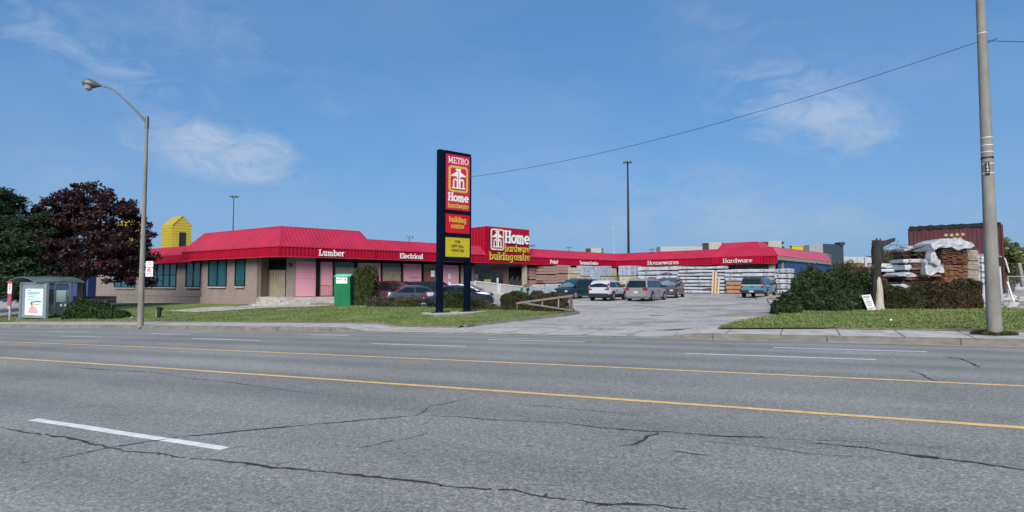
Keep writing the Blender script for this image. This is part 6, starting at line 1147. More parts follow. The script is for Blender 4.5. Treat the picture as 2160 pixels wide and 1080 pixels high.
for f in (0, .46, .5, 1.): q = ra.lerp(rb, f); zt_ = za0+(zb0_-za0)*f; zl_ = za1+(zb1-za1)*f; MB().beam(lz(q, zl_-.1)+n3*.06, lz(q, zt_+.05)+n3*.06, .09, .06, up=n3).build('rail_post', 'lwhite', er, world=True)
for o_ in (.08, 1.56):
    MB().beam(lz(ra, za0)+n3*o_, lz(rb, zb0_)+n3*o_, .08, .08).build('top_rail', 'lwhite', er, world=True)
MB().beam(lz(ra, za1+.05)+n3*.05, lz(rb, zb1+.05)+n3*.05, .06, .07).build('bottom_rail', 'lwhite', er, world=True)
def skin(name, verts, edges, radii, mat, parent, root=0, lvl=1):
    me = bpy.data.meshes.new(name); me.from_pydata(verts, edges, []); o = bpy.data.objects.new(name, me); C.objects.link(o); o.parent = parent
    md = o.modifiers.new('skin', 'SKIN'); md.use_smooth_shade = True; sub = o.modifiers.new('s', 'SUBSURF'); sub.levels = lvl; sub.render_levels = lvl
    for i, r in enumerate(radii): me.skin_vertices[0].data[i].radius = (r, r) if isinstance(r, (int, float)) else r; me.skin_vertices[0].data[i].use_root = (i == root)
    me.materials.append(M[mat]); return o
def person():
    Yp = 54.5; px_ = xat(1112.5, Yp); t = thing('person', 'grey haired person in olive jacket bending over a cart by the ramp', 'person', (px_, Yp, g(px_, Yp)), 0)
    t.scale = (.96,)*3
    # facing -x, bent forward from the hips
    B = [(.05, 0, .92), (-.06, 0, 1.12), (-.22, 0, 1.30), (-.30, 0, 1.38), (-.40, 0, 1.44),            # pelvis chest neck
         (.04, .1, .86), (.02, .11, .46), (.08, .12, .08), (-.08, .13, .03), (.04, -.1, .86), (-.0, -.12, .46), (.04, -.13, .08), (-.12, -.14, .03),
         (-.24, .19, 1.30), (-.36, .22, 1.06), (-.56, .2, .98), (-.24, -.19, 1.30), (-.34, -.23, 1.06), (-.54, -.2, .98), (-.44, 0, 1.52), (-.5, 0, 1.46)]
    E_ = [(0, 1), (1, 2), (2, 3), (3, 4), (0, 5), (5, 6), (6, 7), (7, 8), (0, 9), (9, 10), (10, 11), (11, 12), (2, 13), (13, 14), (14, 15), (2, 16), (16, 17), (17, 18), (4, 19), (4, 20)]
    R_ = [.14, .145, .13, .06, .1, .09, .06, .045, .035, .09, .06, .045, .035, .07, .045, .03, .07, .045, .03, .085, .07]
    body = skin('body', B, E_, R_, 'skin', t)
    skin('jacket', [(.06, 0, .86), (-.06, 0, 1.12), (-.22, 0, 1.30), (-.27, 0, 1.36), (-.24, .2, 1.30), (-.36, .23, 1.06), (-.52, .2, .99), (-.24, -.2, 1.30), (-.34, -.24, 1.06), (-.5, -.2, .99)], [(0, 1), (1, 2), (2, 3), (2, 4), (4, 5), (5, 6), (2, 7), (7, 8), (8, 9)], [.18, .185, .165, .09, .095, .07, .055, .095, .07, .055], 'jacket', t)
    skin('trousers', [(.05, 0, .9), (.04, .1, .82), (.02, .11, .46), (.07, .12, .12), (.04, -.1, .82), (0, -.12, .46), (.03, -.13, .12)], [(0, 1), (1, 2), (2, 3), (0, 4), (4, 5), (5, 6)], [.155, .115, .085, .07, .115, .085, .07], 'trousers', t)
    for sgn in (1, -1):
        skin('shoe', [(.1, .12*sgn, .05), (-.0, .125*sgn, .05), (-.12, .13*sgn, .04)], [(0, 1), (1, 2)], [.05, .055, .04], 'blackmetal', t)
        hx_, hy_, hz__ = -.56, .2*sgn, .98; hand = [(hx_, hy_, hz__), (hx_-.08, hy_, hz__-.01)]; he = [(0, 1)]; hr = [.032, .036]
        for f_ in range(4): k0 = len(hand); o_ = (f_-1.5)*.02; hand += [(hx_-.13, hy_+o_, hz__-.01), (hx_-.16-.005*(f_ in (1, 2)), hy_+o_, hz__-.04)]; he += [(1, k0), (k0, k0+1)]; hr += [.009, .008]
        k0 = len(hand); hand += [(hx_-.05, hy_-sgn*.045, hz__-.005), (hx_-.09, hy_-sgn*.055, hz__-.02)]; he += [(0, k0), (k0, k0+1)]; hr += [.01, .009]; skin('hand', hand, he, hr, 'skin', t)
        MB().cyl((-.575, .032*sgn, 1.5), (-.568, .032*sgn, 1.5), .01, n=8).build('eye', 'hair', t)
    skin('hair', [(-.38, 0, 1.5), (-.43, 0, 1.56), (-.48, 0, 1.56)], [(0, 1), (1, 2)], [.09, .095, .07], 'greyhair', t); MB().tube([(-.56, 0, 1.49), (-.6, 0, 1.46), (-.575, 0, 1.45)], [.012, .018, .012], 6).build('nose', 'skin', t)
person()
ct = thing('green_cart', 'small green cart panel on a white post at the end of the ramp', 'cart', V3(xat(1101, 54.3), 54.3, g(xat(1101, 54.3), 54.3))); MB().box(-.16, .16, -.03, .03, .5, .95).build('panel', 'green', ct, bevel=.01); MB().box(-.1, .1, -.02, .02, 0, .5).build('post', 'lwhite', ct)
# ------------------------------------------------------------------ packs, pallets and stacks
def frame4(P, u, n): return P, u, n
LN = lambda P, u, n, a, d, z: P+u*a+n*d+V3(0, 0, z)
def pack(P, u, n, a0, a1, z0, z1, depth, kind, label, group, seed):
    """one pack: front face along u at plan point P; a0..a1 along u, z0..z1"""
    rr = random.Random(seed); w = a1-a0; h = z1-z0; base = lz(P+u*(a0+a1)/2+n*depth/2, z0); t = thing({'wrap': 'lumber_pack', 'plank': 'lumber_pack', 'beige': 'bagged_pallet', 'grey': 'block_pallet', 'crate': 'wooden_crate', 'bags': 'bagged_pallet'}[kind], label, {'wrap': 'lumber pack', 'plank': 'lumber pack', 'beige': 'pallet', 'grey': 'pallet', 'crate': 'crate', 'bags': 'pallet'}[kind], base, group=group)
    c = lambda a, d, z: u*a+n*(d-depth/2)+V3(0, 0, z)
    gap = .09
    if kind == 'wrap':
        nx = max(4, int(w/.5)); rings = []
        for i in range(nx+1):
            a = -w/2+w*i/nx; b_ = .03*math.sin(i*1.7+seed)+rr.uniform(-.02, .02); tp = h-.035+.025*math.sin(i*.8+seed*2)+rr.uniform(-.022, .015); e = .02 if i in (0, nx) else 0
            rings.append([c(a, e-b_, gap), c(a, e-b_-.015, (gap+tp)/2), c(a, e-b_, tp-.04), c(a, .05+e, tp), c(a, depth-.05, tp), c(a, depth, tp-.04), c(a, depth, gap)])
        MB().loft(rings).build('wrapping', 'wrap' if seed % 3 else 'wrapgrey', t)
        mb = MB(); mb.slab([c(-w/2-.003, .06, gap), c(-w/2-.003, depth-.06, gap), c(-w/2-.003, depth-.06, h-.05), c(-w/2-.003, .06, h-.05)], u*.002)
        mb = MB()
        for f in (.2, .8): mb.slab([c(-w/2+w*f-.025, -.045, gap-.02), c(-w/2+w*f+.025, -.045, gap-.02), c(-w/2+w*f+.025, -.045, h), c(-w/2+w*f-.025, -.045, h)], n*.01)
        mb.build('strap', 'strap', t)
        mk = MB(); k_ = max(2, int(w/rr.uniform(1.0, 1.9)))
        for i in range(k_): a = -w/2+w*(i+.5)/k_; r = rr.uniform(.05, .09)*min(1, h/.5); a += rr.uniform(-.15, .15); mk.slab([c(a+r*math.cos(b*math.tau/16)*1.9, -.055, gap+(h-gap)*.45+r*math.sin(b*math.tau/16)) for b in range(9)]+[c(a+r*.55*math.cos(b*math.tau/16)*1.9, -.055, gap+(h-gap)*.45+r*.55*math.sin(b*math.tau/16)) for b in range(8, -1, -1)], n*.004)
        mk.build('printed_mark', 'bluewall', t)
        mb = MB()
        for f in (.1, .5, .9): mb.slab([c(-w/2+w*f-.05, .0, .0), c(-w/2+w*f+.05, .0, .0), c(-w/2+w*f+.05, .0, gap), c(-w/2+w*f-.05, .0, gap)], n*depth)
        mb.build('bearer', 'brownwood', t)
        if rr.random() < .22:
            f = rr.uniform(.1, .6); MB().slab([c(-w/2+w*f, -.05, gap+.03), c(-w/2+w*(f+.3), -.05, gap+.02), c(-w/2+w*(f+.25), -.05, gap+h*.4), c(-w/2+w*(f+.12), -.05, gap+h*.5)], n*.01).build('torn_wrap', 'redwood', t)
    elif kind in ('plank', 'crate'):
        mt = 'tan' if kind == 'plank' else 'rosewood'; rows = max(2, int(h/(.085 if kind == 'plank' else .3))); mb = MB()
        for r in range(rows):
            zz = (h-gap)*r/rows+gap; hh = (h-gap)/rows*.86; sh_ = rr.uniform(-.04, .04); d0 = rr.uniform(0, .03); mb.slab([c(-w/2+sh_, d0, zz), c(w/2+sh_, d0, zz), c(w/2+sh_, d0, zz+hh), c(-w/2+sh_, d0, zz+hh)], n*depth)
        mb.build('planks' if kind == 'plank' else 'boards', mt, t); mb = MB()
        for f in (.12, .88): mb.slab([c(-w/2+w*f-.05, -.01, 0), c(-w/2+w*f+.05, -.01, 0), c(-w/2+w*f+.05, -.01, gap), c(-w/2+w*f-.05, -.01, gap)], n*depth)
        mb.build('bearer', 'brownwood', t)
        MB().slab([c(-w/2+.02, .05, gap+.02), c(w/2-.02, .05, gap+.02), c(w/2-.02, .05, h-.04), c(-w/2+.02, .05, h-.04)], n*(depth-.1)).build('core', 'redwood', t)
    else:
        mt = {'beige': 'beigebag', 'grey': 'bluegrey', 'bags': 'wrap'}[kind]; rows = max(2, int(h/.17)); cols = max(2, int(w/.45)); mb = MB()
        for r in range(rows):
            for q in range(cols):
                zz = gap+(h-gap)*r/rows; hh = (h-gap)/rows*.93; x0 = -w/2+w*q/cols+rr.uniform(0, .03); x1 = -w/2+w*(q+1)/cols-rr.uniform(0, .03); d0 = rr.uniform(-.02, .04)
                m_ = [c(x0+.02, d0+.02, zz), c(x1-.02, d0+.02, zz), c(x1, d0, zz+hh*.5), c(x1-.02, d0+.02, zz+hh), c(x0+.02, d0+.02, zz+hh), c(x0, d0, zz+hh*.5)]; mb.slab(m_, n*(depth-.05))
        mb.build('goods', mt, t); MB().slab([c(-w/2, .02, .0), c(w/2, .02, 0), c(w/2, .02, gap-.01), c(-w/2, .02, gap-.01)], n*(depth-.05)).build('pallet_board', 'brownwood', t)
    return t
# wall of packs before the right wing; base line Fp + t*u4
FP = V3(20.5, 58.5, 0); tpx = lambda px, off=0: (pxline(px, FP+n4*off, u4)-FP-n4*off).dot(u4)
ords = ['lowest', 'second', 'third', 'fourth', 'fifth', 'sixth', 'seventh', 'top']
def column(px0, px1, ytop, n, kinds, who, off=0, depth=1.3, base=None, line=(FP, u4, n4), seed=0, group='packs stacked in front of the store', zb=None):
    P, u, nn = line; a0 = (pxline(px0, P+nn*off, u)-P-nn*off).dot(u); a1 = (pxline(px1, P+nn*off, u)-P-nn*off).dot(u); q = P+nn*off+u*(a0+a1)/2; z0 = g(q.x, q.y) if zb is None else zb; z1 = zat(q.y, ytop); h = (z1-z0)/n
    for i in range(n):
        kd = kinds[i % len(kinds)]; w = ords[i] if i < n-1 else 'top'; rr = random.Random(seed*31+i); e0, e1 = rr.uniform(-.3, .15), rr.uniform(-.15, .3)
        pack(P+nn*off, u, nn, a0+.03+e0*.5, a1-.03+e1*.5, z0+h*i, z0+h*(i+1)-.004, depth, kd, who % w, group, seed*17+i)
column(1346, 1429, 562, 6, ['wrap'], '%s white wrapped lumber pack in the stack behind the dark suv', seed=1)
column(1431, 1527, 561.5, 8, ['wrap'], '%s wavy white wrapped lumber pack in the tall stack left of the upright boards', seed=2)
column(1530, 1632, 567, 6, ['plank', 'plank', 'plank', 'wrap', 'wrap', 'wrap'], '%s lumber pack in the stack directly behind the pickup truck', seed=3)
column(1637, 1667, 566, 5, ['wrap', 'wrap', 'wrap', 'wrap', 'wrap'], '%s grey wrapped pack in the narrow stack left of the evergreen bushes', seed=4, off=-1.0)
column(1306, 1344, 583, 2, ['beige'], '%s beige bagged pallet left of the white lumber packs', seed=5, off=.2)
for px0, px1, off, lb_ in ((1304, 1331, .25, 'tall grey block pallet standing on beige bags, left of the white lumber'), (1331, 1343, .9, 'narrow grey block pallet at the edge of the white lumber stack')):
    q = pxline((px0+px1)/2, FP+n4*off, u4); zb2 = zat(q.y, 582.6)
    a0 = (pxline(px0, FP+n4*off, u4)-FP-n4*off).dot(u4); a1 = (pxline(px1, FP+n4*off, u4)-FP-n4*off).dot(u4); pack(FP+n4*off, u4, n4, a0+.02, a1-.02, zb2, zat(q.y, 560.5), 1.1, 'grey', lb_, 'grey block pallets', 77+int(px0))
bd = thing('board_bundle', 'three pale upright boards leaning on the white lumber packs', 'boards', lz(FP+u4*tpx(1506)-n4*.3, g(*(FP+u4*tpx(1506))[:2]))) if False else None
for i, (px, y0, lb_) in enumerate(((1502, 572, 'leftmost pale board leaning on the white lumber packs'), (1508, 573.5, 'middle pale board leaning on the white lumber packs'), (1514, 586, 'short right pale board leaning on the white lumber packs'))):
    q = FP-n4*.45+u4*tpx(px, -.45); b_ = lz(q, g(q.x, q.y)); tag(MB().beam(b_, b_+n4*.35+V3(0, 0, zat(q.y, y0)-b_.z), .2, .06, up=n4).build('leaning_board', 'newwood'), lb_, 'board', 'pale boards leaning on the packs')
# left of the inner corner: along the long wing
FL = bR-n3*2.2; FL.z = 0; LL = (FL, u3, n3)
column(1148, 1175.5, 561, 3, ['crate'], '%s pale brown lumber crate in the left of the two brown stacks', line=LL, seed=11, depth=1.2, off=1.6, zb=.6)
column(1176.5, 1203, 558.5, 3, ['crate'], '%s rosy brown lumber crate in the right of the two brown stacks', line=LL, seed=12, depth=1.2, off=1.6, zb=.6)
dk = column(1118, 1147, 564, 2, ['crate'], '%s dark crate in the shaded stack beside the entrance column', line=LL, seed=13, depth=1., off=2.9, zb=.6)
column(1204, 1231, 564.5, 4, ['beige'], '%s beige bagged pallet right of the brown crates', line=LL, seed=14, off=1.2)
column(1232, 1252, 584, 1, ['beige'], '%s beige bagged pallet under the grey blocks behind the white suv', line=LL, seed=15, off=.8)
def topper(px0, px1, y0, y1, off, lb_, kd='grey', line=LL, sd_=0):
    P, u, nn = line; q = pxline((px0+px1)/2, P+nn*off, u); a0 = (pxline(px0, P+nn*off, u)-P-nn*off).dot(u); a1 = (pxline(px1, P+nn*off, u)-P-nn*off).dot(u); pack(P+nn*off, u, nn, a0+.02, a1-.02, zat(q.y, y1), zat(q.y, y0), 1.1, kd, lb_, 'grey block pallets', 90+sd_)
topper(1231, 1252, 560.5, 583.4, .8, 'grey block pallet above the green minivan, left of the stepped one', sd_=1)
column(1253, 1265.5, 570.5, 2, ['grey'], '%s pallet of the narrow stepped grey block stack', line=LL, seed=16, off=.3, group='grey block pallets')
column(1267, 1302, 584, 2, ['beige'], '%s beige bagged pallet in the low row left of the inner corner', line=LL, seed=17, off=.5)
topper(1266.5, 1279, 561.5, 583.4, .5, 'left grey block pallet on the beige bags by the inner corner', sd_=2); topper(1279.5, 1291, 561, 583.4, .6, 'right grey block pallet on the beige bags by the inner corner', sd_=3); topper(1292, 1301, 566, 583.4, 1.2, 'small beige bag stack tucked in the inner corner', 'beige', sd_=4)
for i, (px0, px1, yt, sd_) in enumerate(((1116, 1134, 604, 1), (1135, 1149, 600.5, 2), (1150, 1163, 603, 3), (1164, 1184, 598.5, 4), (1185, 1206, 598.5, 5))):
    column(px0, px1, yt, 1, ['bags' if i % 2 else 'grey'], ['%s low grey block pallet right beside the bending person', '%s white bag pallet second from the bending person', '%s low grey pallet in the middle of the row before the brown crates', '%s white bag pallet below the left brown crates', '%s grey block pallet beside the green minivan bonnet'][i], line=(FL-n3*.6, u3, n3), seed=20+sd_, off=0, depth=.9, group='low pallets along the entrance')
# ------------------------------------------------------------------ right yard: containers, plank stacks, tarps
Yc = 40.; cu = (V3(xat(2117, 44.4), 44.4, 0)-V3(xat(1922, 48.), 48., 0)); cu.z = 0; cl_ = cu.length; cu.normalize(); cn = inw(cu); c0 = V3(xat(1922, 48.), 48., 0)
zt_ = zat(46.3, 478.5); zm = zt_-2.55
def container(z0, z1, label, stars):
    t = thing('shipping_container', label, 'container', lz(c0+cu*cl_/2+cn*1.2, z0), group='maroon shipping containers'); a, b = c0, c0+cu*cl_
    for nm, p, q in (('side_panel', a, b), ('side_panel', a+cn*2.44, b+cn*2.44), ('end_panel', a, a+cn*2.44), ('end_panel', b, b+cn*2.44)): corr(nm, lz(p, z0+.12), lz(q, z0+.12), lz(q, z1-.1), lz(p, z1-.1), 'cont', t, .28, .035)
    mb = MB()
    for p, q in ((a, b), (b, b+cn*2.44), (a, a+cn*2.44), (a+cn*2.44, b+cn*2.44)):
        for z in (z0+.07, z1-.07): mb.beam(lz(p, z), lz(q, z), .13, .13)
    for p in (a, b, a+cn*2.44, b+cn*2.44): mb.beam(lz(p, z0), lz(p, z1), .15, .15, up=V3(1, 0, 0))
    mb.build('frame', 'cont', t, world=True); MB().slab([lz(a, z1-.06), lz(b, z1-.06), lz(b, z1-.06)+cn*2.44, lz(a, z1-.06)+cn*2.44], V3(0, 0, .04)).build('roof', 'cont', t, world=True)
    if stars:
        mb = MB()
        for (px, py) in ((1999, 496), (2011, 496), (2023, 495), (2035, 494.5), (2029, 503), (2017, 503.5)):
            q = pxline(px, a, cu); zc = zat(q.y, py); pts = []
            for k in range(12): r = .17 if k % 2 == 0 else .085; aa = math.tau*k/12+.26; pts.append(lz(q, zc+r*math.sin(aa))+cu*r*math.cos(aa)-cn*.05)
            mb.slab(pts, cn*.01)
        mb.build('star_emblem', pm('faded star paint', (.34, .27, .1)), t, world=True)
container(zm, zt_, 'upper maroon shipping container with yellow stars under a black tarp', True); container(zm-2.6, zm-.01, 'lower maroon shipping container mostly hidden behind planks', False)
mb = MB(); rings = []; rr = random.Random(9); nx = 24
for i in range(nx+1):
    p = c0+cu*(cl_*(i/nx)*1.0-.02); s_ = .05*math.sin(i*2.3)+rr.uniform(-.07, .07); rings.append([lz(p, zt_-.02-.12-s_)-cn*.1, lz(p, zt_+.2+s_*.4)-cn*.06, lz(p, zt_+.26+s_)+cn*1.2, lz(p, zt_+.2)+cn*2.5, lz(p, zt_-.1)+cn*2.55])
tag(MB().loft(rings, cap=True).build('black_tarp', 'blacktarp', smooth=False), 'crumpled black tarp over the top of the maroon container', 'tarp')
def plankstack(px0, px1, y0, y1, Y, label, mat, rot=0., tilt=False, rowh=.055, cols=5, depth=1.2, ground=True, seed=0, group='loose plank stacks in the yard'):
    x0, x1 = xat(px0, Y), xat(px1, Y); z0 = zat(Y, y1); z1 = zat(Y, y0)
    xc = (x0+x1)/2; zb3 = z0; t = thing('plank_stack', label, 'plank stack', (xc, Y+depth/2, zb3), rot, group); w = (x1-x0); h = z1-z0; rr = random.Random(seed); mb = MB(); rows = int(h/rowh)
    for r in range(rows):
        for c_ in range(cols):
            j = rr.uniform(-.13, .05); x_ = -w/2+w*c_/cols; mb.box(x_+.006, x_+w/cols-.006, -depth/2+j, depth/2, r*rowh+.004, r*rowh+rowh*rr.uniform(.62, .82))
    mb.build('planks', mat, t); return t
mixp = pm('weathered cedar', (.22, .1, .055), .8, .55, 5, stretch=(2, 1, 5))
Yk = 32.5
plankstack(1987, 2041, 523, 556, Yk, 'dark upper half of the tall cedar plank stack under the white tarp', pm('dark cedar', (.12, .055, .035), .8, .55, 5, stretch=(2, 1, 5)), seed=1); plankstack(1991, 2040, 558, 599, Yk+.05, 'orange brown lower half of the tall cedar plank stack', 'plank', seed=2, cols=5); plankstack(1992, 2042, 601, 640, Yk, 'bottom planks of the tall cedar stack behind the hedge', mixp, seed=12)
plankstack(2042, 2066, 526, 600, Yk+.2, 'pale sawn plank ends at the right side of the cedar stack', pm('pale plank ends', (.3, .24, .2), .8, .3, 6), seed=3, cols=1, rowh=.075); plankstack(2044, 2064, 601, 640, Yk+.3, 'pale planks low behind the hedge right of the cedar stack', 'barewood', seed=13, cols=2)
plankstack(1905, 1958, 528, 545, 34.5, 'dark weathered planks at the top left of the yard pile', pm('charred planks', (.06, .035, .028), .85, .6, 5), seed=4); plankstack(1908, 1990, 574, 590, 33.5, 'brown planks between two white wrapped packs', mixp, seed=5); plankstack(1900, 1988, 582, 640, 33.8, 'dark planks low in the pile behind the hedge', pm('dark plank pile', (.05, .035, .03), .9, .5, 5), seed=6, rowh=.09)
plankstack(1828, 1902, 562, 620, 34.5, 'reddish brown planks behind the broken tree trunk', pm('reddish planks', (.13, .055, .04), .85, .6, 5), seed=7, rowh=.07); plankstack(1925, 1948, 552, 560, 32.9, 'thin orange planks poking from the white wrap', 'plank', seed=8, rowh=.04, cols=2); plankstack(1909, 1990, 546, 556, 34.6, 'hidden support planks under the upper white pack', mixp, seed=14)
def sheetlump(px0, px1, y0, y1, Y, label, mat='tarp', seed=0, depth=1.3, amp=.12, arch=0., edge=.08):
    """crumpled sheet: a finely folded front, a top and a back"""
    x0, x1 = xat(px0, Y), xat(px1, Y); z0, z1 = zat(Y, y1), zat(Y, y0); rr = np.random.default_rng(seed); h = z1-z0; w = x1-x0; nx = max(14, int(w/.07)); ph = rr.uniform(0, 6, 12); rings = []
    for i in range(nx+1):
        f = i/nx; x = x0+w*f; s_ = x*1.0
        top = z1-h*arch*.55*abs(2*f-1)**2.4-h*.05*abs(math.sin(s_*3+ph[0]))-h*.04*abs(math.sin(s_*8+ph[4])); bot = z0+h*edge*(math.sin(s_*4+ph[1])+.6*math.sin(s_*9+ph[2])); r = []
        for k, v in enumerate([0, .15, .3, .45, .6, .75, .88]):
            z = bot+(top-bot)*v; fold = amp*(.45*math.sin(s_*6+v*3.2+ph[3])+.3*math.sin(s_*13-v*6+ph[5])+.25*math.sin(v*14+s_*2+ph[6]))+rr.normal()*amp*.16
            r.append(V3(x+rr.normal()*.006, Y-amp*.6-.05+fold*.8+.12*v*v, z))
        r += [V3(x, Y+.1+rr.normal()*.02, top), V3(x, Y+depth*.5, top+.02*math.sin(s_*7)), V3(x, Y+depth, top-.03), V3(x, Y+depth+.02, bot)]
        rings.append(r)
    o = MB().loft(rings).build('white_tarp', mat, smooth=False); o['label'] = label; o['category'] = 'tarp'; o['group'] = 'tarps and wraps in the yard'; return o
YL = (V3(0, 33.2, 0), V3(1, 0, 0), V3(0, 1, 0))
def ypack(px0, px1, y0, y1, Y, label, sd_, kind='wrap'): pack(V3(0, Y, 0), V3(1, 0, 0), V3(0, 1, 0), xat(px0, Y), xat(px1, Y), zat(Y, y1), zat(Y, y0), 1.2, kind, label, 'packs in the yard', sd_)
ypack(1908, 1962, 545, 557, 33.2, 'upper left white wrapped pack in the yard pile', 31); ypack(1910, 1990, 558, 572, 33.0, 'long white wrapped pack above the brown planks in the yard', 32); ypack(1846, 1900, 566, 576, 34, 'thin white wrapped pack on the reddish planks behind the trunk', 34); ypack(1955, 1992, 577, 586, 32.7, 'orange plank pack poking out left of the cedar stack', 35, 'plank')
ypack(2066, 2082, 540, 556, 33.2, 'top white pack right of the pale plank ends', 37); ypack(2066, 2084, 557, 575, 33.2, 'middle white pack right of the pale plank ends', 40); ypack(2066, 2084, 576, 600, 33.2, 'lower white pack right of the pale plank ends', 43)
sheetlump(1952, 1990, 541, 577, 32.6, 'white tarp flap hanging left of the tall cedar stack', seed=2, amp=.1, arch=.35, depth=.35)
sheetlump(1968, 2056, 501, 524, 32.3, 'large domed white tarp draped over the tall cedar stack', seed=3, amp=.1, arch=.85, depth=1.5, edge=.12); sheetlump(1908, 1955, 517, 529, 34.3, 'crumpled white tarp on the dark planks at the top left', seed=4, amp=.1, arch=1.); sheetlump(1893, 1932, 573, 583, 32.7, 'white tarp strip sagging above the brown planks', seed=5, amp=.12, arch=1.); sheetlump(1890, 1914, 552, 563, 34, 'small white tarp heap left of the wrapped pack', seed=6, amp=.12, arch=1.2); sheetlump(1852, 1888, 555, 565, 34.2, 'white tarp scrap on the reddish planks behind the trunk', seed=7, amp=.1, arch=1.); sheetlump(1896, 1918, 598, 612, 31.5, 'torn white plastic scrap just above the loose hedge', seed=8, amp=.14, arch=1.5)
sheetlump(1932, 1988, 600, 640, 31.6, 'grey sheet hanging low behind the hedge, under the dark planks', 'wrapgrey', 11, amp=.06); sheetlump(2064, 2112, 533, 640, 34.5, 'stack of white wrapped sheets behind the utility pole', seed=10, amp=.05); sheetlump(1962, 1978, 520, 560, 32.4, 'upper white tarp fold left of the dark cedar planks', seed=15, amp=.12, arch=1., depth=.35)
# far right: fence, overpass walls, rubble, trees
fr = thing('chain_fence', 'chain link fence panels beyond the maroon containers', 'fence', (xat(2140, 40), 40, g(xat(2140, 40), 40))); Yf = 40; mb = MB(); x0 = xat(2126, Yf)-fr.location.x; z0 = 0; zt2 = zat(Yf, 583)-fr.location.z
mb.beam((x0, 0, zt2), (x0+9, 0, zt2), .05, .05); mb.beam((x0, 0, .05), (x0+9, 0, .05), .04, .04)
for i in range(5): mb.cyl((x0+i*2.1, 0, 0), (x0+i*2.1, 0, zt2+.05), .035, n=6)
mb.build('fence_frame', 'steel', fr); mb = MB(); k = 0
while k*.16 < 9:
    xx = x0+k*.16; mb.beam((xx, .02, 0), (min(xx+zt2, x0+9), .02, min(zt2, x0+9-xx)), .008, .008); mb.beam((xx, .03, 0), (max(xx-zt2, x0), .03, min(zt2, xx-x0)), .008, .008); k += 1
mb.build('mesh', 'steel', fr)
tag(MB().beam(at_Y(2146, 660, 33), at_Y(2125, 595, 34), .08, .08).build('leaning_pipe', 'steel'), 'grey pipe leaning against the fence right of the containers', 'pipe')
tag(MB().beam(at_Y(2158, 605, 45), at_Y(2148, 555, 45), .25, .25).build('leaning_beam', 'greywood'), 'thick dark beam tilted beyond the chain fence', 'beam')
rr = random.Random(2)
for i in range(14):
    px, py = 2116+rr.uniform(0, 40), 648-i*1.6+rr.uniform(-3, 3); q = G2(px, max(628, py)); s_ = rr.uniform(.15, .38); mb = MB(); bm_ = []
    for a in range(3): bm_.append([V3(math.cos(b*math.tau/7)*s_*(1.2, 1.0, .5)[a]*rr.uniform(.8, 1.2), math.sin(b*math.tau/7)*s_*(1, .9, .5)[a], s_*(-.2, .35, .6)[a]) for b in range(7)])
    t = mb.loft(bm_).build('rubble_stone', 'stone'); t.location = q; tag(t, 'grey rubble stone lying along the foot of the chain fence', 'stone', 'rubble stones by the fence')
sheet('side_lane', [tuple(G2(2128, 662)[:2]), tuple(G2(2160, 664)[:2]), (40, 26), (46, 40), tuple(G2(2150, 632)[:2])], 'road', .06, 1.)
def slabwall(px0, px1, y0, y1, Y, label, mat='concfar', th=1., name='overpass_wall'):
    x0, x1 = xat(px0, Y), xat(px1, Y); t = thing(name, label, 'wall', ((x0+x1)/2, Y, 0)); w = x1-x0; MB().box(-w/2, w/2, 0, th, zat(Y, y1), zat(Y, y0)).build('slab', mat, t)
    mb = MB(); n = int(w/6)+1
    for i in range(n+1): mb.box(-w/2+w*i/n-.04, -w/2+w*i/n+.04, -.03, 0, zat(Y, y1), zat(Y, y0))
    mb.build('joint', 'deck', t); MB().box(-w/2, w/2, .2, th-.1, -1, zat(Y, y1)-.01).build('base', 'brownwood' if y1 < 570 else mat, t); return t
slabwall(1752, 1925, 542, 555, 120, 'long concrete overpass parapet seen between the store and the broken tree'); slabwall(2128, 2300, 530, 541, 90, 'upper concrete barrier beyond the chain fence'); slabwall(2128, 2300, 547, 556, 85, 'lower concrete barrier beyond the chain fence'); slabwall(2140, 2300, 575, 625, 60, 'low grey shed wall beyond the chain fence', 'wrapgrey', 3., 'shed_wall')
tp = V3(xat(1827, 50), 50, g(xat(1827, 50), 50)); tag(MB().beam(tp, lz(tp, zat(50, 543)), .16, .16, up=V3(1, 0, 0)).build('concrete_post', 'concfar'), 'thin concrete post left of the broken tree, before the overpass', 'post')
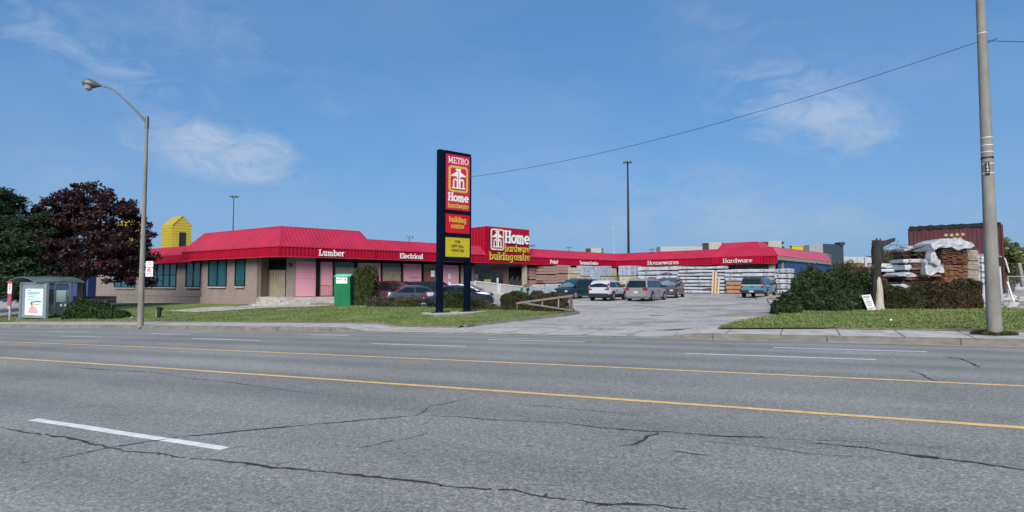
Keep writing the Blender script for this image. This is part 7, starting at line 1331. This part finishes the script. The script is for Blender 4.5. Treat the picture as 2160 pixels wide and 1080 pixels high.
def fartree(px, ytop, Y, rx, label, seed, n=6000, leaf='farleaf', size=.16):
    b = V3(xat(px, Y), Y, g(xat(px, Y), Y)); h = zat(Y, ytop)-b.z; return tree('leafy_tree', b, h, rx, rx, label, leaf, n, size, seed, .58, .42, 34, r0=.16, group='trees beyond the yard')
fartree(2150, 552-30, 110, 7, 'yellow green trees rising above the concrete barriers at the right edge', 71, 9000); fartree(2122, 497, 48, 1.9, 'pale leafed tree just right of the maroon containers', 72, 5000, size=.12); fartree(2135, 535, 52, 2.4, 'green tree behind the chain fence', 73, 6000, size=.13); fartree(1895, 522, 60, 3.6, 'olive green tree behind the limbs of the broken tree', 74, 8000, size=.14); fartree(1935, 545, 70, 3, 'low olive tree left of the containers', 75, 4000); fartree(408, 494, 66, 1.2, 'small pale tree behind the yellow roof tower', 76, 2200, size=.1)
fartree(1790, 548, 70, 2.5, 'bare reddish shrub tree behind the evergreen bushes', 77, 2500, 'redhedge', .1)
bush('dirt_tuft', ub+V3(.1, -.05, 0), .5, .3, .1, 'mixhedge', 'ragged weeds around the foot of the utility pole', 1500, .045, 14, 81, 'weeds', 0)
q = G2(2072, 705); bush('dirt_tuft', q, .32, .2, .12, 'twig', 'dark clump of dirt at the left foot of the utility pole', 900, .05, 8, 82, 'weeds', 0)
# debris by the steps
rr = random.Random(8)
for i in range(7):
    q = G2(655+i*6.5+rr.uniform(-2, 2), 643.5); tag(MB().beam(lz(q, q.z+.08), lz(q, q.z+.09)+V3(rr.uniform(.25, .45), rr.uniform(-.15, .15), 0), .1, .1).build('scrap_block', 'plank'), 'brown scrap block lying on the path by the porch steps', 'scrap block', 'scrap blocks by the porch steps')
for i, (px, py) in enumerate(((277, 672), (1880, 680))): q = G2(px, py); o = MB().tube([(-.1, 0, .03), (0, 0, .08), (.1, .02, .03)], [.02, .06, .02], 6).build('litter', 'lwhite'); o.location = q; tag(o, ['small white litter scrap in the grass left of the street lamp', 'small white litter scrap in the grass below the broken tree'][i], 'litter')
